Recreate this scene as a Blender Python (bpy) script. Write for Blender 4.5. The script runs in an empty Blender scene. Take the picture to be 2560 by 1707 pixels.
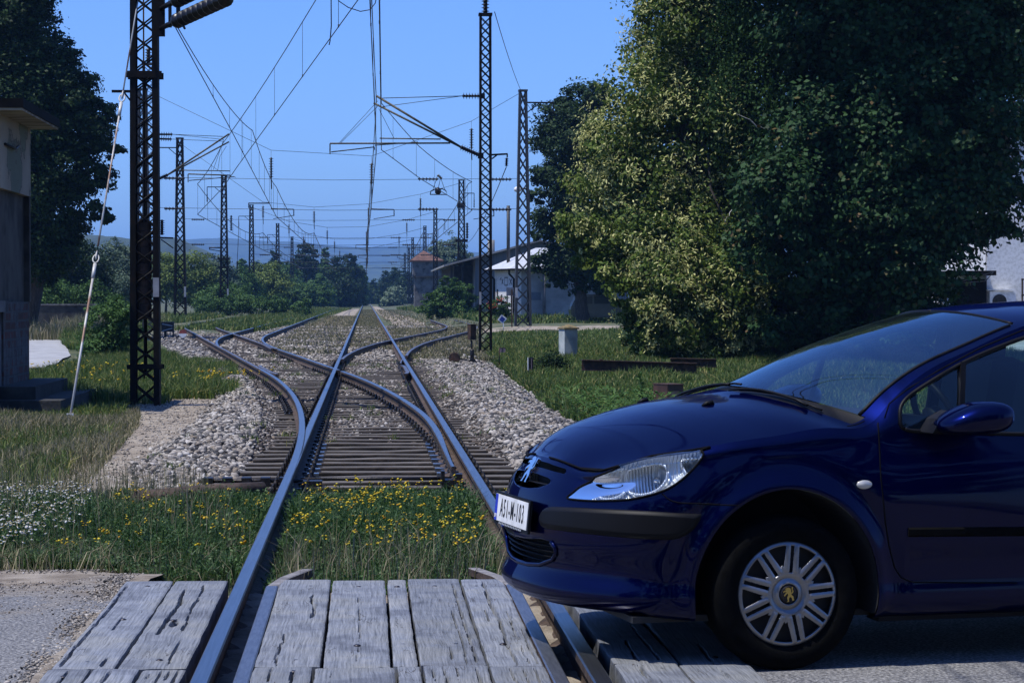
import bpy, bmesh, math, random
import numpy as np
from mathutils import Vector, Matrix
from mathutils.bvhtree import BVHTree

scene = bpy.context.scene
COL = scene.collection
rng = np.random.default_rng(7)
random.seed(7)
R = math.radians

# ---------------------------------------------------------------- camera
# world: X to the right of the main track, Y along it, Z up; rail tops at z = 0
PX_F, PX_CX, PX_CY = 5900.0, 1280.0, 853.5          # the photograph is 2560 x 1707
CAM = np.array([-0.13, 0.0, 1.43])
PSI = math.atan((1280 - 915) / PX_F)                 # the camera is turned right of the track
PHI = math.atan((853.5 - 743) / PX_F)                # and a little down
C_R = np.array([math.cos(PSI), -math.sin(PSI), 0])
C_D = np.array([math.sin(PSI) * math.cos(PHI), math.cos(PSI) * math.cos(PHI), -math.sin(PHI)])
C_U = np.cross(C_R, C_D)
cam_data = bpy.data.cameras.new('camera')
cam = bpy.data.objects.new('camera', cam_data)
COL.objects.link(cam)
cam_data.sensor_fit = 'HORIZONTAL'
cam_data.sensor_width = 36.0
cam_data.lens = PX_F / 2560 * 36.0
cam_data.clip_start = 0.1
cam_data.clip_end = 20000
cam.matrix_world = Matrix(((C_R[0], C_U[0], -C_D[0], CAM[0]),
                           (C_R[1], C_U[1], -C_D[1], CAM[1]),
                           (C_R[2], C_U[2], -C_D[2], CAM[2]),
                           (0, 0, 0, 1)))
scene.camera = cam

# ---------------------------------------------------------------- light
SUN_EL = R(66)
SUN_AZ = R(-18)     # angle from due left (-X) towards +Y, as seen from above
sun_dir = Vector((-math.cos(SUN_AZ) * math.cos(SUN_EL), math.sin(SUN_AZ) * math.cos(SUN_EL), math.sin(SUN_EL)))
ld = bpy.data.lights.new('sun', 'SUN')
ld.energy = 3.9
ld.angle = R(0.53)
ld.color = (1.0, 0.97, 0.93)
sun = bpy.data.objects.new('sun', ld)
COL.objects.link(sun)
sun.rotation_euler = sun_dir.to_track_quat('Z', 'Y').to_euler()

world = bpy.data.worlds.new('World')
scene.world = world
world.use_nodes = True
wn = world.node_tree.nodes
wl = world.node_tree.links
wn.clear()
sky = wn.new('ShaderNodeTexSky')
sky.sky_type = 'NISHITA'
sky.sun_disc = False
sky.sun_elevation = SUN_EL
# Nishita: rotation 0 puts the sun towards +Y, positive turns towards +X
sky.sun_rotation = math.atan2(sun_dir.x, sun_dir.y)
sky.altitude = 300
sky.air_density = 1.0
sky.dust_density = 0.5
sky.ozone_density = 5.0
tint = wn.new('ShaderNodeMix')
tint.data_type = 'RGBA'
tint.blend_type = 'MULTIPLY'
tint.inputs['Factor'].default_value = 1.0
tint.inputs['B'].default_value = (0.58, 0.81, 1.36, 1)      # the cool white balance of the photograph
bg = wn.new('ShaderNodeBackground')
bg.inputs['Strength'].default_value = 0.098
wo = wn.new('ShaderNodeOutputWorld')
wl.new(sky.outputs[0], tint.inputs['A'])
wl.new(tint.outputs['Result'], bg.inputs[0])
wl.new(bg.outputs[0], wo.inputs[0])

scene.view_settings.view_transform = 'Standard'
scene.view_settings.look = 'None'
scene.view_settings.exposure = 0.52
scene.view_settings.gamma = 1.0
scene.cycles.use_denoising = True
scene.cycles.max_bounces = 8
scene.cycles.transparent_max_bounces = 24
scene.cycles.volume_bounces = 0
scene.cycles.sample_clamp_indirect = 6.0
scene.cycles.caustics_reflective = False
scene.cycles.caustics_refractive = False

# ---------------------------------------------------------------- helpers
def ray(u, v):
    return C_D + C_R * ((u - PX_CX) / PX_F) - C_U * ((v - PX_CY) / PX_F)

DK = 2560 / 2352.0
def at(x, y, Y):
    """Point at depth Y (along the track) seen at (x, y) of the 2352 px wide view."""
    r = ray(x * DK, y * DK)
    return CAM + r * (Y / r[1])

def tag(o, label=None, cat=None, group=None, kind=None):
    if label: o['label'] = label
    if cat: o['category'] = cat
    if group: o['group'] = group
    if kind: o['kind'] = kind
    return o

def empty(name, loc=(0, 0, 0), label=None, cat=None, group=None, rz=0.0):
    o = bpy.data.objects.new(name, None)
    COL.objects.link(o)
    o.location = [float(c) for c in loc]
    o.rotation_euler = (0, 0, rz)
    o.empty_display_size = 0.2
    return tag(o, label, cat, group)

def link(o, parent=None):
    COL.objects.link(o)
    if parent is not None:
        o.parent = parent
    return o

def nmesh(name, V, F, mat=None, parent=None, smooth=False, mats=None, mi=None):
    V = np.asarray(V, dtype=np.float32)
    me = bpy.data.meshes.new(name)
    if isinstance(F, np.ndarray):
        n, k = F.shape
        me.vertices.add(len(V)); me.vertices.foreach_set('co', V.ravel())
        me.loops.add(n * k); me.loops.foreach_set('vertex_index', F.astype(np.int32).ravel())
        me.polygons.add(n)
        me.polygons.foreach_set('loop_start', np.arange(0, n * k, k, dtype=np.int32))
        me.update(calc_edges=True)
    else:
        me.from_pydata([tuple(map(float, v)) for v in V], [], [tuple(int(i) for i in f) for f in F])
        me.update()
    for m in (mats or ([mat] if mat else [])):
        me.materials.append(m)
    if mi is not None:
        me.polygons.foreach_set('material_index', np.asarray(mi, dtype=np.int32))
    if smooth:
        me.polygons.foreach_set('use_smooth', np.ones(len(me.polygons), dtype=bool))
    o = bpy.data.objects.new(name, me)
    return link(o, parent)

class MB:
    """Collects simple solids and links them as one mesh object."""
    def __init__(self):
        self.v = []; self.f = []; self.m = []; self.cur = 0; self.s = []
    def add(self, vs, fs, smooth=False):
        b = len(self.v)
        self.v += [tuple(float(c) for c in p) for p in vs]
        for f in fs:
            self.f.append(tuple(int(i) + b for i in f)); self.m.append(self.cur); self.s.append(smooth)
        return self
    def mat(self, i):
        self.cur = i; return self
    def box(self, lo, hi, M=None):
        x0, y0, z0 = lo; x1, y1, z1 = hi
        vs = [(x0, y0, z0), (x1, y0, z0), (x1, y1, z0), (x0, y1, z0), (x0, y0, z1), (x1, y0, z1), (x1, y1, z1), (x0, y1, z1)]
        if M is not None: vs = [M @ Vector(p) for p in vs]
        return self.add(vs, [(0, 3, 2, 1), (4, 5, 6, 7), (0, 1, 5, 4), (1, 2, 6, 5), (2, 3, 7, 6), (3, 0, 4, 7)])
    def bar(self, a, b, w, h=None, up=(0, 0, 1)):
        """rectangular bar from a to b"""
        h = w if h is None else h
        a = Vector([float(c) for c in a]); b = Vector([float(c) for c in b]); d = (b - a).normalized(); u = Vector(up)
        if abs(d.dot(u)) > 0.98: u = Vector((0, 1, 0))
        s = d.cross(u).normalized(); t = s.cross(d).normalized()
        vs = []
        for p in (a, b):
            for (i, j) in ((-1, -1), (1, -1), (1, 1), (-1, 1)):
                vs.append(p + s * (i * w / 2) + t * (j * h / 2))
        return self.add(vs, [(0, 1, 2, 3), (7, 6, 5, 4), (0, 4, 5, 1), (1, 5, 6, 2), (2, 6, 7, 3), (3, 7, 4, 0)])
    def tube(self, pts, r, n=8, cap=True, smooth=True):
        P = [Vector([float(c) for c in p]) for p in pts]
        rs = r if hasattr(r, '__len__') else [r] * len(P)
        vs = []; fs = []
        prev = None
        for i, p in enumerate(P):
            d = (P[min(i + 1, len(P) - 1)] - P[max(i - 1, 0)])
            if d.length < 1e-9: d = Vector((0, 0, 1))
            d.normalize()
            if prev is None:
                u = Vector((0, 0, 1)) if abs(d.z) < 0.9 else Vector((1, 0, 0))
                s = d.cross(u).normalized()
            else:
                s = (prev - d * prev.dot(d))
                s = s.normalized() if s.length > 1e-6 else d.orthogonal().normalized()
            prev = s
            t = d.cross(s)
            for k in range(n):
                a = 2 * math.pi * k / n
                vs.append(p + (s * math.cos(a) + t * math.sin(a)) * rs[i])
        for i in range(len(P) - 1):
            for k in range(n):
                fs.append((i * n + k, i * n + (k + 1) % n, (i + 1) * n + (k + 1) % n, (i + 1) * n + k))
        self.add(vs, fs, smooth)
        if cap:
            b = len(self.v) - len(vs)
            self.f.append(tuple(b + k for k in range(n))[::-1]); self.m.append(self.cur); self.s.append(False)
            e = b + (len(P) - 1) * n
            self.f.append(tuple(e + k for k in range(n))); self.m.append(self.cur); self.s.append(False)
        return self
    def prism(self, poly, z0, z1, M=None):
        n = len(poly)
        vs = [(p[0], p[1], z0) for p in poly] + [(p[0], p[1], z1) for p in poly]
        if M is not None: vs = [M @ Vector(p) for p in vs]
        fs = [tuple(range(n))[::-1], tuple(range(n, 2 * n))] + [(i, (i + 1) % n, n + (i + 1) % n, n + i) for i in range(n)]
        return self.add(vs, fs)
    def lathe(self, prof, a, d, n=12, smooth=True):
        """prof: (distance along d, radius) from point a"""
        a = Vector([float(c) for c in a]); d = Vector([float(c) for c in d]).normalized(); s = d.orthogonal().normalized(); t = d.cross(s)
        vs = []; fs = []
        for (h, r) in prof:
            for k in range(n):
                g = 2 * math.pi * k / n
                vs.append(a + d * h + (s * math.cos(g) + t * math.sin(g)) * r)
        for i in range(len(prof) - 1):
            for k in range(n):
                fs.append((i * n + k, i * n + (k + 1) % n, (i + 1) * n + (k + 1) % n, (i + 1) * n + k))
        fs.append(tuple(range(n))[::-1]); m = (len(prof) - 1) * n; fs.append(tuple(range(m, m + n)))
        return self.add(vs, fs, smooth)
    def build(self, name, mats, parent=None):
        me = bpy.data.meshes.new(name)
        me.from_pydata(self.v, [], self.f)
        for m in (mats if isinstance(mats, (list, tuple)) else [mats]): me.materials.append(m)
        me.polygons.foreach_set('material_index', self.m)
        me.polygons.foreach_set('use_smooth', self.s)
        me.update()
        o = bpy.data.objects.new(name, me)
        return link(o, parent)

def insul(mb, a, b, r=0.09, n=6, core=0.03, seg=10):
    """a disc insulator string between two points"""
    a = Vector([float(c) for c in a]); b = Vector([float(c) for c in b]); L = (b - a).length
    prof = [(0, core)]
    for i in range(n):
        h0 = L * (i + 0.36) / n; h1 = L * (i + 0.48) / n; h2 = L * (i + 0.68) / n
        prof += [(h0, core), (h1, r), (h1 + L * 0.08 / n, r), (h2, core)]
    prof.append((L, core))
    mb.lathe(prof, a, b - a, seg)

# ---------------------------------------------------------------- materials
def newmat(name):
    m = bpy.data.materials.new(name); m.use_nodes = True
    nt = m.node_tree; nt.nodes.clear()
    out = nt.nodes.new('ShaderNodeOutputMaterial'); b = nt.nodes.new('ShaderNodeBsdfPrincipled')
    nt.links.new(b.outputs[0], out.inputs[0])
    return m, nt, b, out

def noise_node(nt, scale, detail=6, rough=0.6, stretch=None, coord='Object', vec=None):
    n = nt.nodes.new('ShaderNodeTexNoise'); n.inputs['Scale'].default_value = scale
    n.inputs['Detail'].default_value = detail; n.inputs['Roughness'].default_value = rough
    if vec is None:
        tc = nt.nodes.new('ShaderNodeTexCoord'); vec = tc.outputs[coord]
    if stretch:
        mp = nt.nodes.new('ShaderNodeMapping'); mp.inputs['Scale'].default_value = stretch
        nt.links.new(vec, mp.inputs[0]); vec = mp.outputs[0]
    nt.links.new(vec, n.inputs['Vector'])
    return n

def ramp_node(nt, src, stops):
    r = nt.nodes.new('ShaderNodeValToRGB'); e = r.color_ramp.elements
    while len(e) < len(stops): e.new(0.5)
    for i, (p, c) in enumerate(stops):
        e[i].position = p; e[i].color = (*c, 1) if len(c) == 3 else c
    nt.links.new(src, r.inputs[0])
    return r

def mat(name, stops, scale=4, rough=0.7, metal=0.0, bump=0.0, bscale=None, stretch=None, coord='Object', spec=0.5, detail=6, coat=0, bdist=0.02):
    """surface whose colour wanders between the given ramp stops"""
    m, nt, b, out = newmat(name)
    if not isinstance(stops[0], (tuple, list)): stops = [(0.0, stops), (1.0, tuple(c * 0.82 for c in stops))]
    n = noise_node(nt, scale, detail, stretch=stretch, coord=coord)
    r = ramp_node(nt, n.outputs[0], [(0.5 + (p - 0.5) * 0.55, c) for p, c in stops])
    nt.links.new(r.outputs[0], b.inputs['Base Color'])
    b.inputs['Roughness'].default_value = rough
    b.inputs['Metallic'].default_value = metal
    b.inputs['Specular IOR Level'].default_value = spec
    if coat: b.inputs['Coat Weight'].default_value = coat; b.inputs['Coat Roughness'].default_value = 0.04
    if bump:
        n2 = noise_node(nt, bscale or scale * 4, 8, 0.65, stretch=stretch, coord=coord)
        bp = nt.nodes.new('ShaderNodeBump'); bp.inputs['Strength'].default_value = bump; bp.inputs['Distance'].default_value = bdist
        nt.links.new(n2.outputs[0], bp.inputs['Height']); nt.links.new(bp.outputs[0], b.inputs['Normal'])
    return m

def island_mat(name, stops, rough=0.6, trans=0.0, spec=0.3, noise=None):
    """colour differs from leaf to leaf (or stone to stone)"""
    m, nt, b, out = newmat(name)
    g = nt.nodes.new('ShaderNodeNewGeometry')
    src = g.outputs['Random Per Island']
    if noise:
        n = noise_node(nt, noise, 3, 0.5)
        mx = nt.nodes.new('ShaderNodeMix'); mx.inputs[0].default_value = 0.55
        nt.links.new(src, mx.inputs[2]); nt.links.new(n.outputs[0], mx.inputs[3]); src = mx.outputs[0]
    r = ramp_node(nt, src, stops)
    nt.links.new(r.outputs[0], b.inputs['Base Color'])
    b.inputs['Roughness'].default_value = rough
    b.inputs['Specular IOR Level'].default_value = spec
    if trans:
        t = nt.nodes.new('ShaderNodeBsdfTranslucent'); mx = nt.nodes.new('ShaderNodeMixShader'); mx.inputs[0].default_value = trans
        nt.links.new(r.outputs[0], t.inputs[0]); nt.links.new(b.outputs[0], mx.inputs[1]); nt.links.new(t.outputs[0], mx.inputs[2])
        nt.links.new(mx.outputs[0], out.inputs[0])
    return m

def flat(name, c, rough=0.6, metal=0.0, spec=0.5):
    return mat(name, [(0.3, tuple(x * 0.8 for x in c)), (0.7, c)], 9, rough, metal, spec=spec)

M = {}
M['shaded_side'] = mat('shaded_creosote_side', [(0.3, (0.010, 0.008, 0.007)), (0.55, (0.022, 0.017, 0.014)), (0.8, (0.045, 0.034, 0.027))], 5, 0.85, bump=0.5, spec=0.2)  # creosote darkened further to carry the shade between the sleepers
M['asphalt'] = mat('asphalt', [(0.2, (0.050, 0.050, 0.052)), (0.42, (0.144, 0.144, 0.144)), (0.6, (0.245, 0.241, 0.234)), (0.85, (0.374, 0.367, 0.353))], 75, 0.85, bump=1.0, bscale=70, detail=3, bdist=0.02)
def asphaltmat():
    """coarse old asphalt that crumbles into dirt towards its far edge"""
    m, nt, b, out = newmat('crumbling_asphalt')
    n = noise_node(nt, 75, 3, 0.6); a = ramp_node(nt, n.outputs[0], [(0.34, (0.045, 0.045, 0.048)), (0.46, (0.135, 0.136, 0.14)), (0.56, (0.235, 0.233, 0.23)), (0.7, (0.40, 0.395, 0.385))])
    big = noise_node(nt, 1.3, 5, 0.6); bs = ramp_node(nt, big.outputs[0], [(0.35, (0.8, 0.8, 0.82)), (0.65, (1.12, 1.1, 1.06))])
    mu = nt.nodes.new('ShaderNodeMix'); mu.data_type = 'RGBA'; mu.blend_type = 'MULTIPLY'; mu.inputs[0].default_value = 1; nt.links.new(a.outputs[0], mu.inputs['A']); nt.links.new(bs.outputs[0], mu.inputs['B'])
    n2 = noise_node(nt, 14, 8, 0.65); d = ramp_node(nt, n2.outputs[0], [(0.38, (0.13, 0.105, 0.078)), (0.5, (0.20, 0.17, 0.135)), (0.64, (0.28, 0.25, 0.205))])
    tc = nt.nodes.new('ShaderNodeTexCoord'); sx = nt.nodes.new('ShaderNodeSeparateXYZ'); nt.links.new(tc.outputs['Object'], sx.inputs[0])
    n3 = noise_node(nt, 2.6, 7, 0.65); k = nt.nodes.new('ShaderNodeMath'); k.operation = 'MULTIPLY_ADD'; nt.links.new(n3.outputs[0], k.inputs[0]); k.inputs[1].default_value = 3.4; nt.links.new(sx.outputs['Y'], k.inputs[2])
    fr = nt.nodes.new('ShaderNodeMapRange'); fr.inputs['From Min'].default_value = 12.9; fr.inputs['From Max'].default_value = 13.7; nt.links.new(k.outputs[0], fr.inputs['Value'])
    mx = nt.nodes.new('ShaderNodeMix'); mx.data_type = 'RGBA'; nt.links.new(fr.outputs[0], mx.inputs[0]); nt.links.new(mu.outputs['Result'], mx.inputs['A']); nt.links.new(d.outputs[0], mx.inputs['B'])
    nt.links.new(mx.outputs['Result'], b.inputs['Base Color']); b.inputs['Roughness'].default_value = 0.88
    nb = noise_node(nt, 70, 4, 0.6); bp = nt.nodes.new('ShaderNodeBump'); bp.inputs['Strength'].default_value = 1.0; bp.inputs['Distance'].default_value = 0.02; nt.links.new(nb.outputs[0], bp.inputs['Height']); nt.links.new(bp.outputs[0], b.inputs['Normal'])
    return m
M['asphalt_edge'] = asphaltmat()
M['dirt'] = mat('dirt', [(0.3, (0.140, 0.112, 0.081)), (0.5, (0.210, 0.175, 0.133)), (0.75, (0.280, 0.241, 0.189))], 5, 0.95, bump=0.8, bscale=40, detail=10)
M['sand'] = mat('sand', [(0.3, (0.175, 0.140, 0.101)), (0.5, (0.252, 0.210, 0.158)), (0.75, (0.322, 0.280, 0.217))], 3, 0.95, bump=0.8, bscale=30, detail=10)
M['soil'] = mat('soil', [(0.3, (0.035, 0.048, 0.017)), (0.5, (0.055, 0.07, 0.026)), (0.68, (0.11, 0.10, 0.05)), (0.85, (0.17, 0.145, 0.085))], 0.6, 0.95, bump=0.6, bscale=20, detail=10)
M['gravel'] = mat('gravel', [(0.3, (0.040, 0.038, 0.036)), (0.5, (0.120, 0.112, 0.104)), (0.7, (0.208, 0.192, 0.176))], 26, 0.9, bump=1.0, bscale=24, detail=6, bdist=0.05)
M['lattice'] = mat('dark_painted_iron', [(0.35, (0.003, 0.003, 0.004)), (0.6, (0.006, 0.005, 0.004)), (0.75, (0.013, 0.007, 0.005))], 7, 0.7, 0.0, bump=0.2, spec=0.15)
M['lattice_grey'] = mat('grey_painted_iron', [(0.35, (0.023, 0.025, 0.027)), (0.65, (0.038, 0.041, 0.043))], 7, 0.6, 0.2)
M['rust'] = mat('rusty_steel', [(0.3, (0.019, 0.011, 0.007)), (0.5, (0.044, 0.021, 0.011)), (0.75, (0.079, 0.039, 0.019))], 9, 0.85, 0.1, bump=0.5)
M['galv'] = mat('galvanised_rod', [(0.35, (0.20, 0.12, 0.08)), (0.5, (0.42, 0.41, 0.38)), (0.8, (0.5, 0.5, 0.47))], 2.2, 0.55, 0.2)
M['wire'] = flat('dark_wire', (0.011, 0.011, 0.013), 0.5, 0.3)
M['insulator'] = mat('brown_glazed_porcelain', [(0.4, (0.004, 0.003, 0.003)), (0.7, (0.008, 0.005, 0.004))], 12, 0.35, spec=0.4)
M['tubeyellow'] = mat('weathered_tube', [(0.35, (0.042, 0.036, 0.021)), (0.65, (0.084, 0.073, 0.042))], 8, 0.6, 0.2)
M['white'] = mat('white_paint', [(0.3, (0.540, 0.540, 0.522)), (0.6, (0.702, 0.702, 0.693))], 8, 0.6)
M['steel'] = mat('polished_rail_head', [(0.3, (0.227, 0.232, 0.244)), (0.7, (0.298, 0.304, 0.314))], 3, 0.32, 1.0, stretch=(30, 0.6, 1), bump=0.06)
M['railside'] = mat('rusty_rail_side', [(0.3, (0.033, 0.021, 0.014)), (0.55, (0.065, 0.042, 0.029)), (0.8, (0.104, 0.072, 0.052))], 12, 0.8, 0.2, bump=0.4)
M['sleeper'] = mat('weathered_oak_sleeper', [(0.3, (0.031, 0.026, 0.021)), (0.5, (0.081, 0.069, 0.057)), (0.7, (0.143, 0.127, 0.108))], 3.0, 0.85, bump=0.9, bscale=5, stretch=(1, 9, 9))
M['plate'] = mat('oily_chair_iron', [(0.35, (0.013, 0.012, 0.012)), (0.65, (0.035, 0.029, 0.025))], 14, 0.42, 0.55, bump=0.3)
M['dark'] = flat('dark_void', (0.006, 0.006, 0.007), 0.9)
M['black'] = flat('black_rubber', (0.010, 0.010, 0.011), 0.65)
M['plaster'] = mat('dirty_plaster', [(0.28, (0.035, 0.032, 0.028)), (0.45, (0.105, 0.098, 0.091)), (0.7, (0.154, 0.147, 0.140))], 1.6, 0.9, bump=0.3, bscale=9, detail=10)
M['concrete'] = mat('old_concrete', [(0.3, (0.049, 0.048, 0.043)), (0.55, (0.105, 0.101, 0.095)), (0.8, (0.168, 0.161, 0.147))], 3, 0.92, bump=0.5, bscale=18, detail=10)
M['concrete_dark'] = mat('dark_concrete', [(0.3, (0.012, 0.012, 0.011)), (0.55, (0.027, 0.026, 0.023)), (0.8, (0.045, 0.043, 0.036))], 3, 0.92, bump=0.5, bscale=18, detail=10)  # one darker concrete tone for steps, low wall, band and porch
M['bark'] = mat('bark', [(0.3, (0.021, 0.017, 0.013)), (0.6, (0.052, 0.042, 0.032)), (0.8, (0.077, 0.063, 0.049))], 8, 0.95, bump=1.0, bscale=20, stretch=(3, 3, 0.5))
M['birchbark'] = mat('birch_bark', [(0.35, (0.05, 0.045, 0.04)), (0.5, (0.42, 0.41, 0.38)), (0.8, (0.55, 0.54, 0.5))], 6, 0.8)
# ================================================================ the setting: ground, road, ballast, hills
def sstep(a, b, x):
    t = np.clip((np.asarray(x, float) - a) / (b - a), 0, 1)
    return t * t * (3 - 2 * t)

def gz(x, y):
    """height of the bare ground"""
    x = np.asarray(x, float); y = np.asarray(y, float)
    side = sstep(1.35, 1.6, np.abs(x))
    z = -0.23 + (0.17 * side) * (1 - sstep(12.6, 14.6, y))
    z = z + 0.10 * sstep(40, 70, y) * sstep(3.5, 6, x) + 0.14 * sstep(80, 130, y) * sstep(3.5, 7, np.abs(x))
    z = z + 0.035 * np.sin(x * 1.7 + y * 0.31) * np.sin(y * 0.83 - x * 0.4) * sstep(2.2, 4, np.abs(x)) * sstep(14, 18, y)
    return z

def sheet(name, xs, ys, zf, m, kind='structure'):
    X, Y = np.meshgrid(xs, ys)
    Z = zf(X, Y)
    V = np.stack([X, Y, Z], -1).reshape(-1, 3)
    nx, ny = len(xs), len(ys)
    i = np.arange(nx - 1)[None, :] + nx * np.arange(ny - 1)[:, None]
    F = np.stack([i, i + 1, i + nx + 1, i + nx], -1).reshape(-1, 4)
    o = nmesh(name, V, F, m, smooth=True)
    o['kind'] = kind
    return o

gx = np.concatenate([[-6000, -2500, -1000, -400, -150, -80], np.arange(-50, -12, 2), np.arange(-12, 12, 0.5), np.arange(12, 50, 2), [50, 80, 150, 400, 1000, 2500, 6000]])
gy = np.concatenate([[-2000, -600, -200, -60], np.arange(-20, 12, 2), np.arange(12, 60, 0.5), np.arange(60, 140, 2), [140, 150, 160, 180, 200, 240, 300, 400, 600, 1000, 2000, 5000, 9000]])
sheet('ground', gx, gy, gz, M['soil'])

def strip(name, ys, xl, xr, m, nx=8, dz=0.004, zf=None, wob=0.0, seed=1, kind='structure'):
    """sheet between two edge lines given as x at the ys"""
    r = np.random.default_rng(seed)
    ys = np.asarray(ys, float)
    yy = np.arange(ys[0], ys[-1] + 1e-6, max(0.15, (ys[-1] - ys[0]) / 400))
    L = np.interp(yy, ys, xl) + wob * np.convolve(r.normal(size=len(yy) + 4), np.ones(5) / 5, 'valid')
    Rr = np.interp(yy, ys, xr) + wob * np.convolve(r.normal(size=len(yy) + 4), np.ones(5) / 5, 'valid')
    s = np.linspace(0, 1, nx)
    X = L[:, None] + (Rr - L)[:, None] * s[None, :]
    Y = np.repeat(yy[:, None], nx, 1)
    Z = (zf(X, Y, s[None, :]) if zf else gz(X, Y) + dz)
    i = np.arange(nx - 1)[None, :] + nx * np.arange(len(yy) - 1)[:, None]
    F = np.stack([i, i + 1, i + nx + 1, i + nx], -1).reshape(-1, 4)
    o = nmesh(name, np.stack([X, Y, Z], -1).reshape(-1, 3), F, m, smooth=True)
    o['kind'] = kind
    return o

# the road over the crossing, left and right of the planks, and its sandy edge
strip('road_left', [-14, 8, 11.2, 12.3, 12.8], [-30] * 5, [-1.355, -1.355, -1.355, -1.36, -1.5], M['asphalt_edge'], 60, wob=0.012, zf=lambda X, Y, s: -0.026 - 0.035 * sstep(11.6, 12.8, Y) + 0.006 * np.sin(X * 3 + Y * 5))
strip('road_right', [-14, 8, 11.2, 12.0, 12.6], [1.38, 1.38, 1.40, 1.6, 2.0], [30] * 5, M['asphalt_edge'], 60, wob=0.03, zf=lambda X, Y, s: -0.037 - 0.02 * sstep(11.5, 12.5, Y) + 0 * X)
strip('dirt_verge', [12.0, 13.3, 14.3, 14.9], [-14] * 4, [-1.3, -1.28, -1.28, -1.5], M['dirt'], 60, wob=0.08, zf=lambda X, Y, s: np.maximum(gz(X, Y) + 0.012, -0.062 - 0.2 * sstep(12.6, 14.5, Y)))
strip('sandy_edge', [4, 9, 11.5, 12.5], [-1.40, -1.40, -1.40, -1.45], [-1.335] * 4, M['dirt'], 8, zf=lambda X, Y, s: -0.020 - 0.03 * sstep(11.8, 12.5, Y) + 0.006 * np.sin(Y * 41 + X * 60) - 0.012 * s, wob=0.03)
strip('dirt_under_crossing', [4, 12.4], [-1.52, -1.52], [1.42, 1.42], M['dirt'], 30, zf=lambda X, Y, s: -0.135 + 0.012 * np.sin(X * 31 + Y * 9) + 0.01 * np.sin(Y * 23))
# dirt path beside the ballast and the light lane behind the hut, tracks in the grass on the far right
strip('gravel_path', [18, 22, 26, 30, 33, 36, 38, 41], [-2.9, -3.1, -3.2, -3.3, -3.9, -4.4, -4.0, -3.0], [-1.9, -2.1, -2.2, -2.2, -2.2, -2.3, -2.5, -2.8], M['sand'], 14, dz=0.02, wob=0.12, seed=5)
M['lanegrey'] = mat('pale_grey_lane', [(0.3, (0.240, 0.240, 0.240)), (0.7, (0.336, 0.336, 0.336))], 2, 0.9)
strip('lane_left', [54, 66, 80, 100, 125], [-30, -30, -30, -30, -30], [-7.4, -8.3, -10.2, -12.6, -15], M['lanegrey'], 10, dz=0.05)
strip('lane_right', [103, 106, 110, 114, 117], [3.2, 3.2, 3.8, 6, 13], [5.5, 10, 20, 25, 26], M['sand'], 10, dz=0.02, wob=0.35, seed=8)
strip('sandy_path', [84, 110, 150, 200, 300, 420], [1.6, 1.6, 1.5, 1.2, 1.0, 0.95], [2.0, 2.7, 3.6, 3.2, 2.4, 1.8], M['sand'], 8, dz=0.03, wob=0.2, seed=9)
strip('sandy_strip', [105, 150, 220, 330], [-3.4, -3.2, -3.0, -2.6], [-1.4, -1.2, -1.1, -1.0], M['sand'], 6, dz=0.03, wob=0.15, seed=4)

# ballast bed (the stones on it are laid further down)
BY = [18.3, 21, 25, 32, 38, 48, 60, 74, 85, 100, 115, 135]
BL = [-2.0, -2.35, -2.55, -2.45, -2.6, -3.3, -4.8, -6.3, -7.6, -9.6, -10.8, -10.9]
BR = [1.9, 2.1, 2.5, 2.75, 2.75, 2.9, 3.1, 3.5, 3.9, 5.0, 6.2, 6.6]
_ty = np.array([0, 19.5, 25, 32, 40, 45.5, 108, 200.0]); _tx = np.array([0, 0, -.06, -.30, -.81, -1.30, -7.55, -8.9])
def bed_z(X, Y, s=None):
    edge = np.minimum(X - np.interp(Y, BY, BL), np.interp(Y, BY, BR) - X)
    z = -0.205 + 0.03 * np.sin(X * 2.1 + Y * 0.7) * np.sin(Y * 1.3) - 0.07 * (1 - sstep(0, 0.5, edge))
    pit = (1 - sstep(1.0, 1.25, np.abs(X))) * (1 - sstep(23.5, 26.5, Y))
    lowish = (1 - sstep(1.2, 1.4, np.abs(X))) * (1 - sstep(48, 56, Y))
    bank = sstep(1.0, 1.25, X) * (1 - sstep(1.7, 2.3, X)) * sstep(22.5, 25.5, Y) * (1 - sstep(48, 53, Y)) + sstep(0.95, 1.25, np.interp(Y, _ty, _tx) - X) * (1 - sstep(1.7, 2.4, np.interp(Y, _ty, _tx) - X)) * sstep(23.0, 25.5, Y)
    fill = (1 - sstep(1.0, 1.2, np.abs(X))) * sstep(26, 29, Y)
    return z - 0.10 * pit - 0.02 * lowish + 0.075 * bank + 0.014 * fill
strip('ballast_bed', BY, BL, BR, M['gravel'], 60, zf=bed_z, wob=0.05)

strip('paved_yard', [50, 58, 70, 84], [11.5, 13.5, 17, 19.5], [30, 30, 34, 36], M['lanegrey'], 8, dz=0.05)

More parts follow.
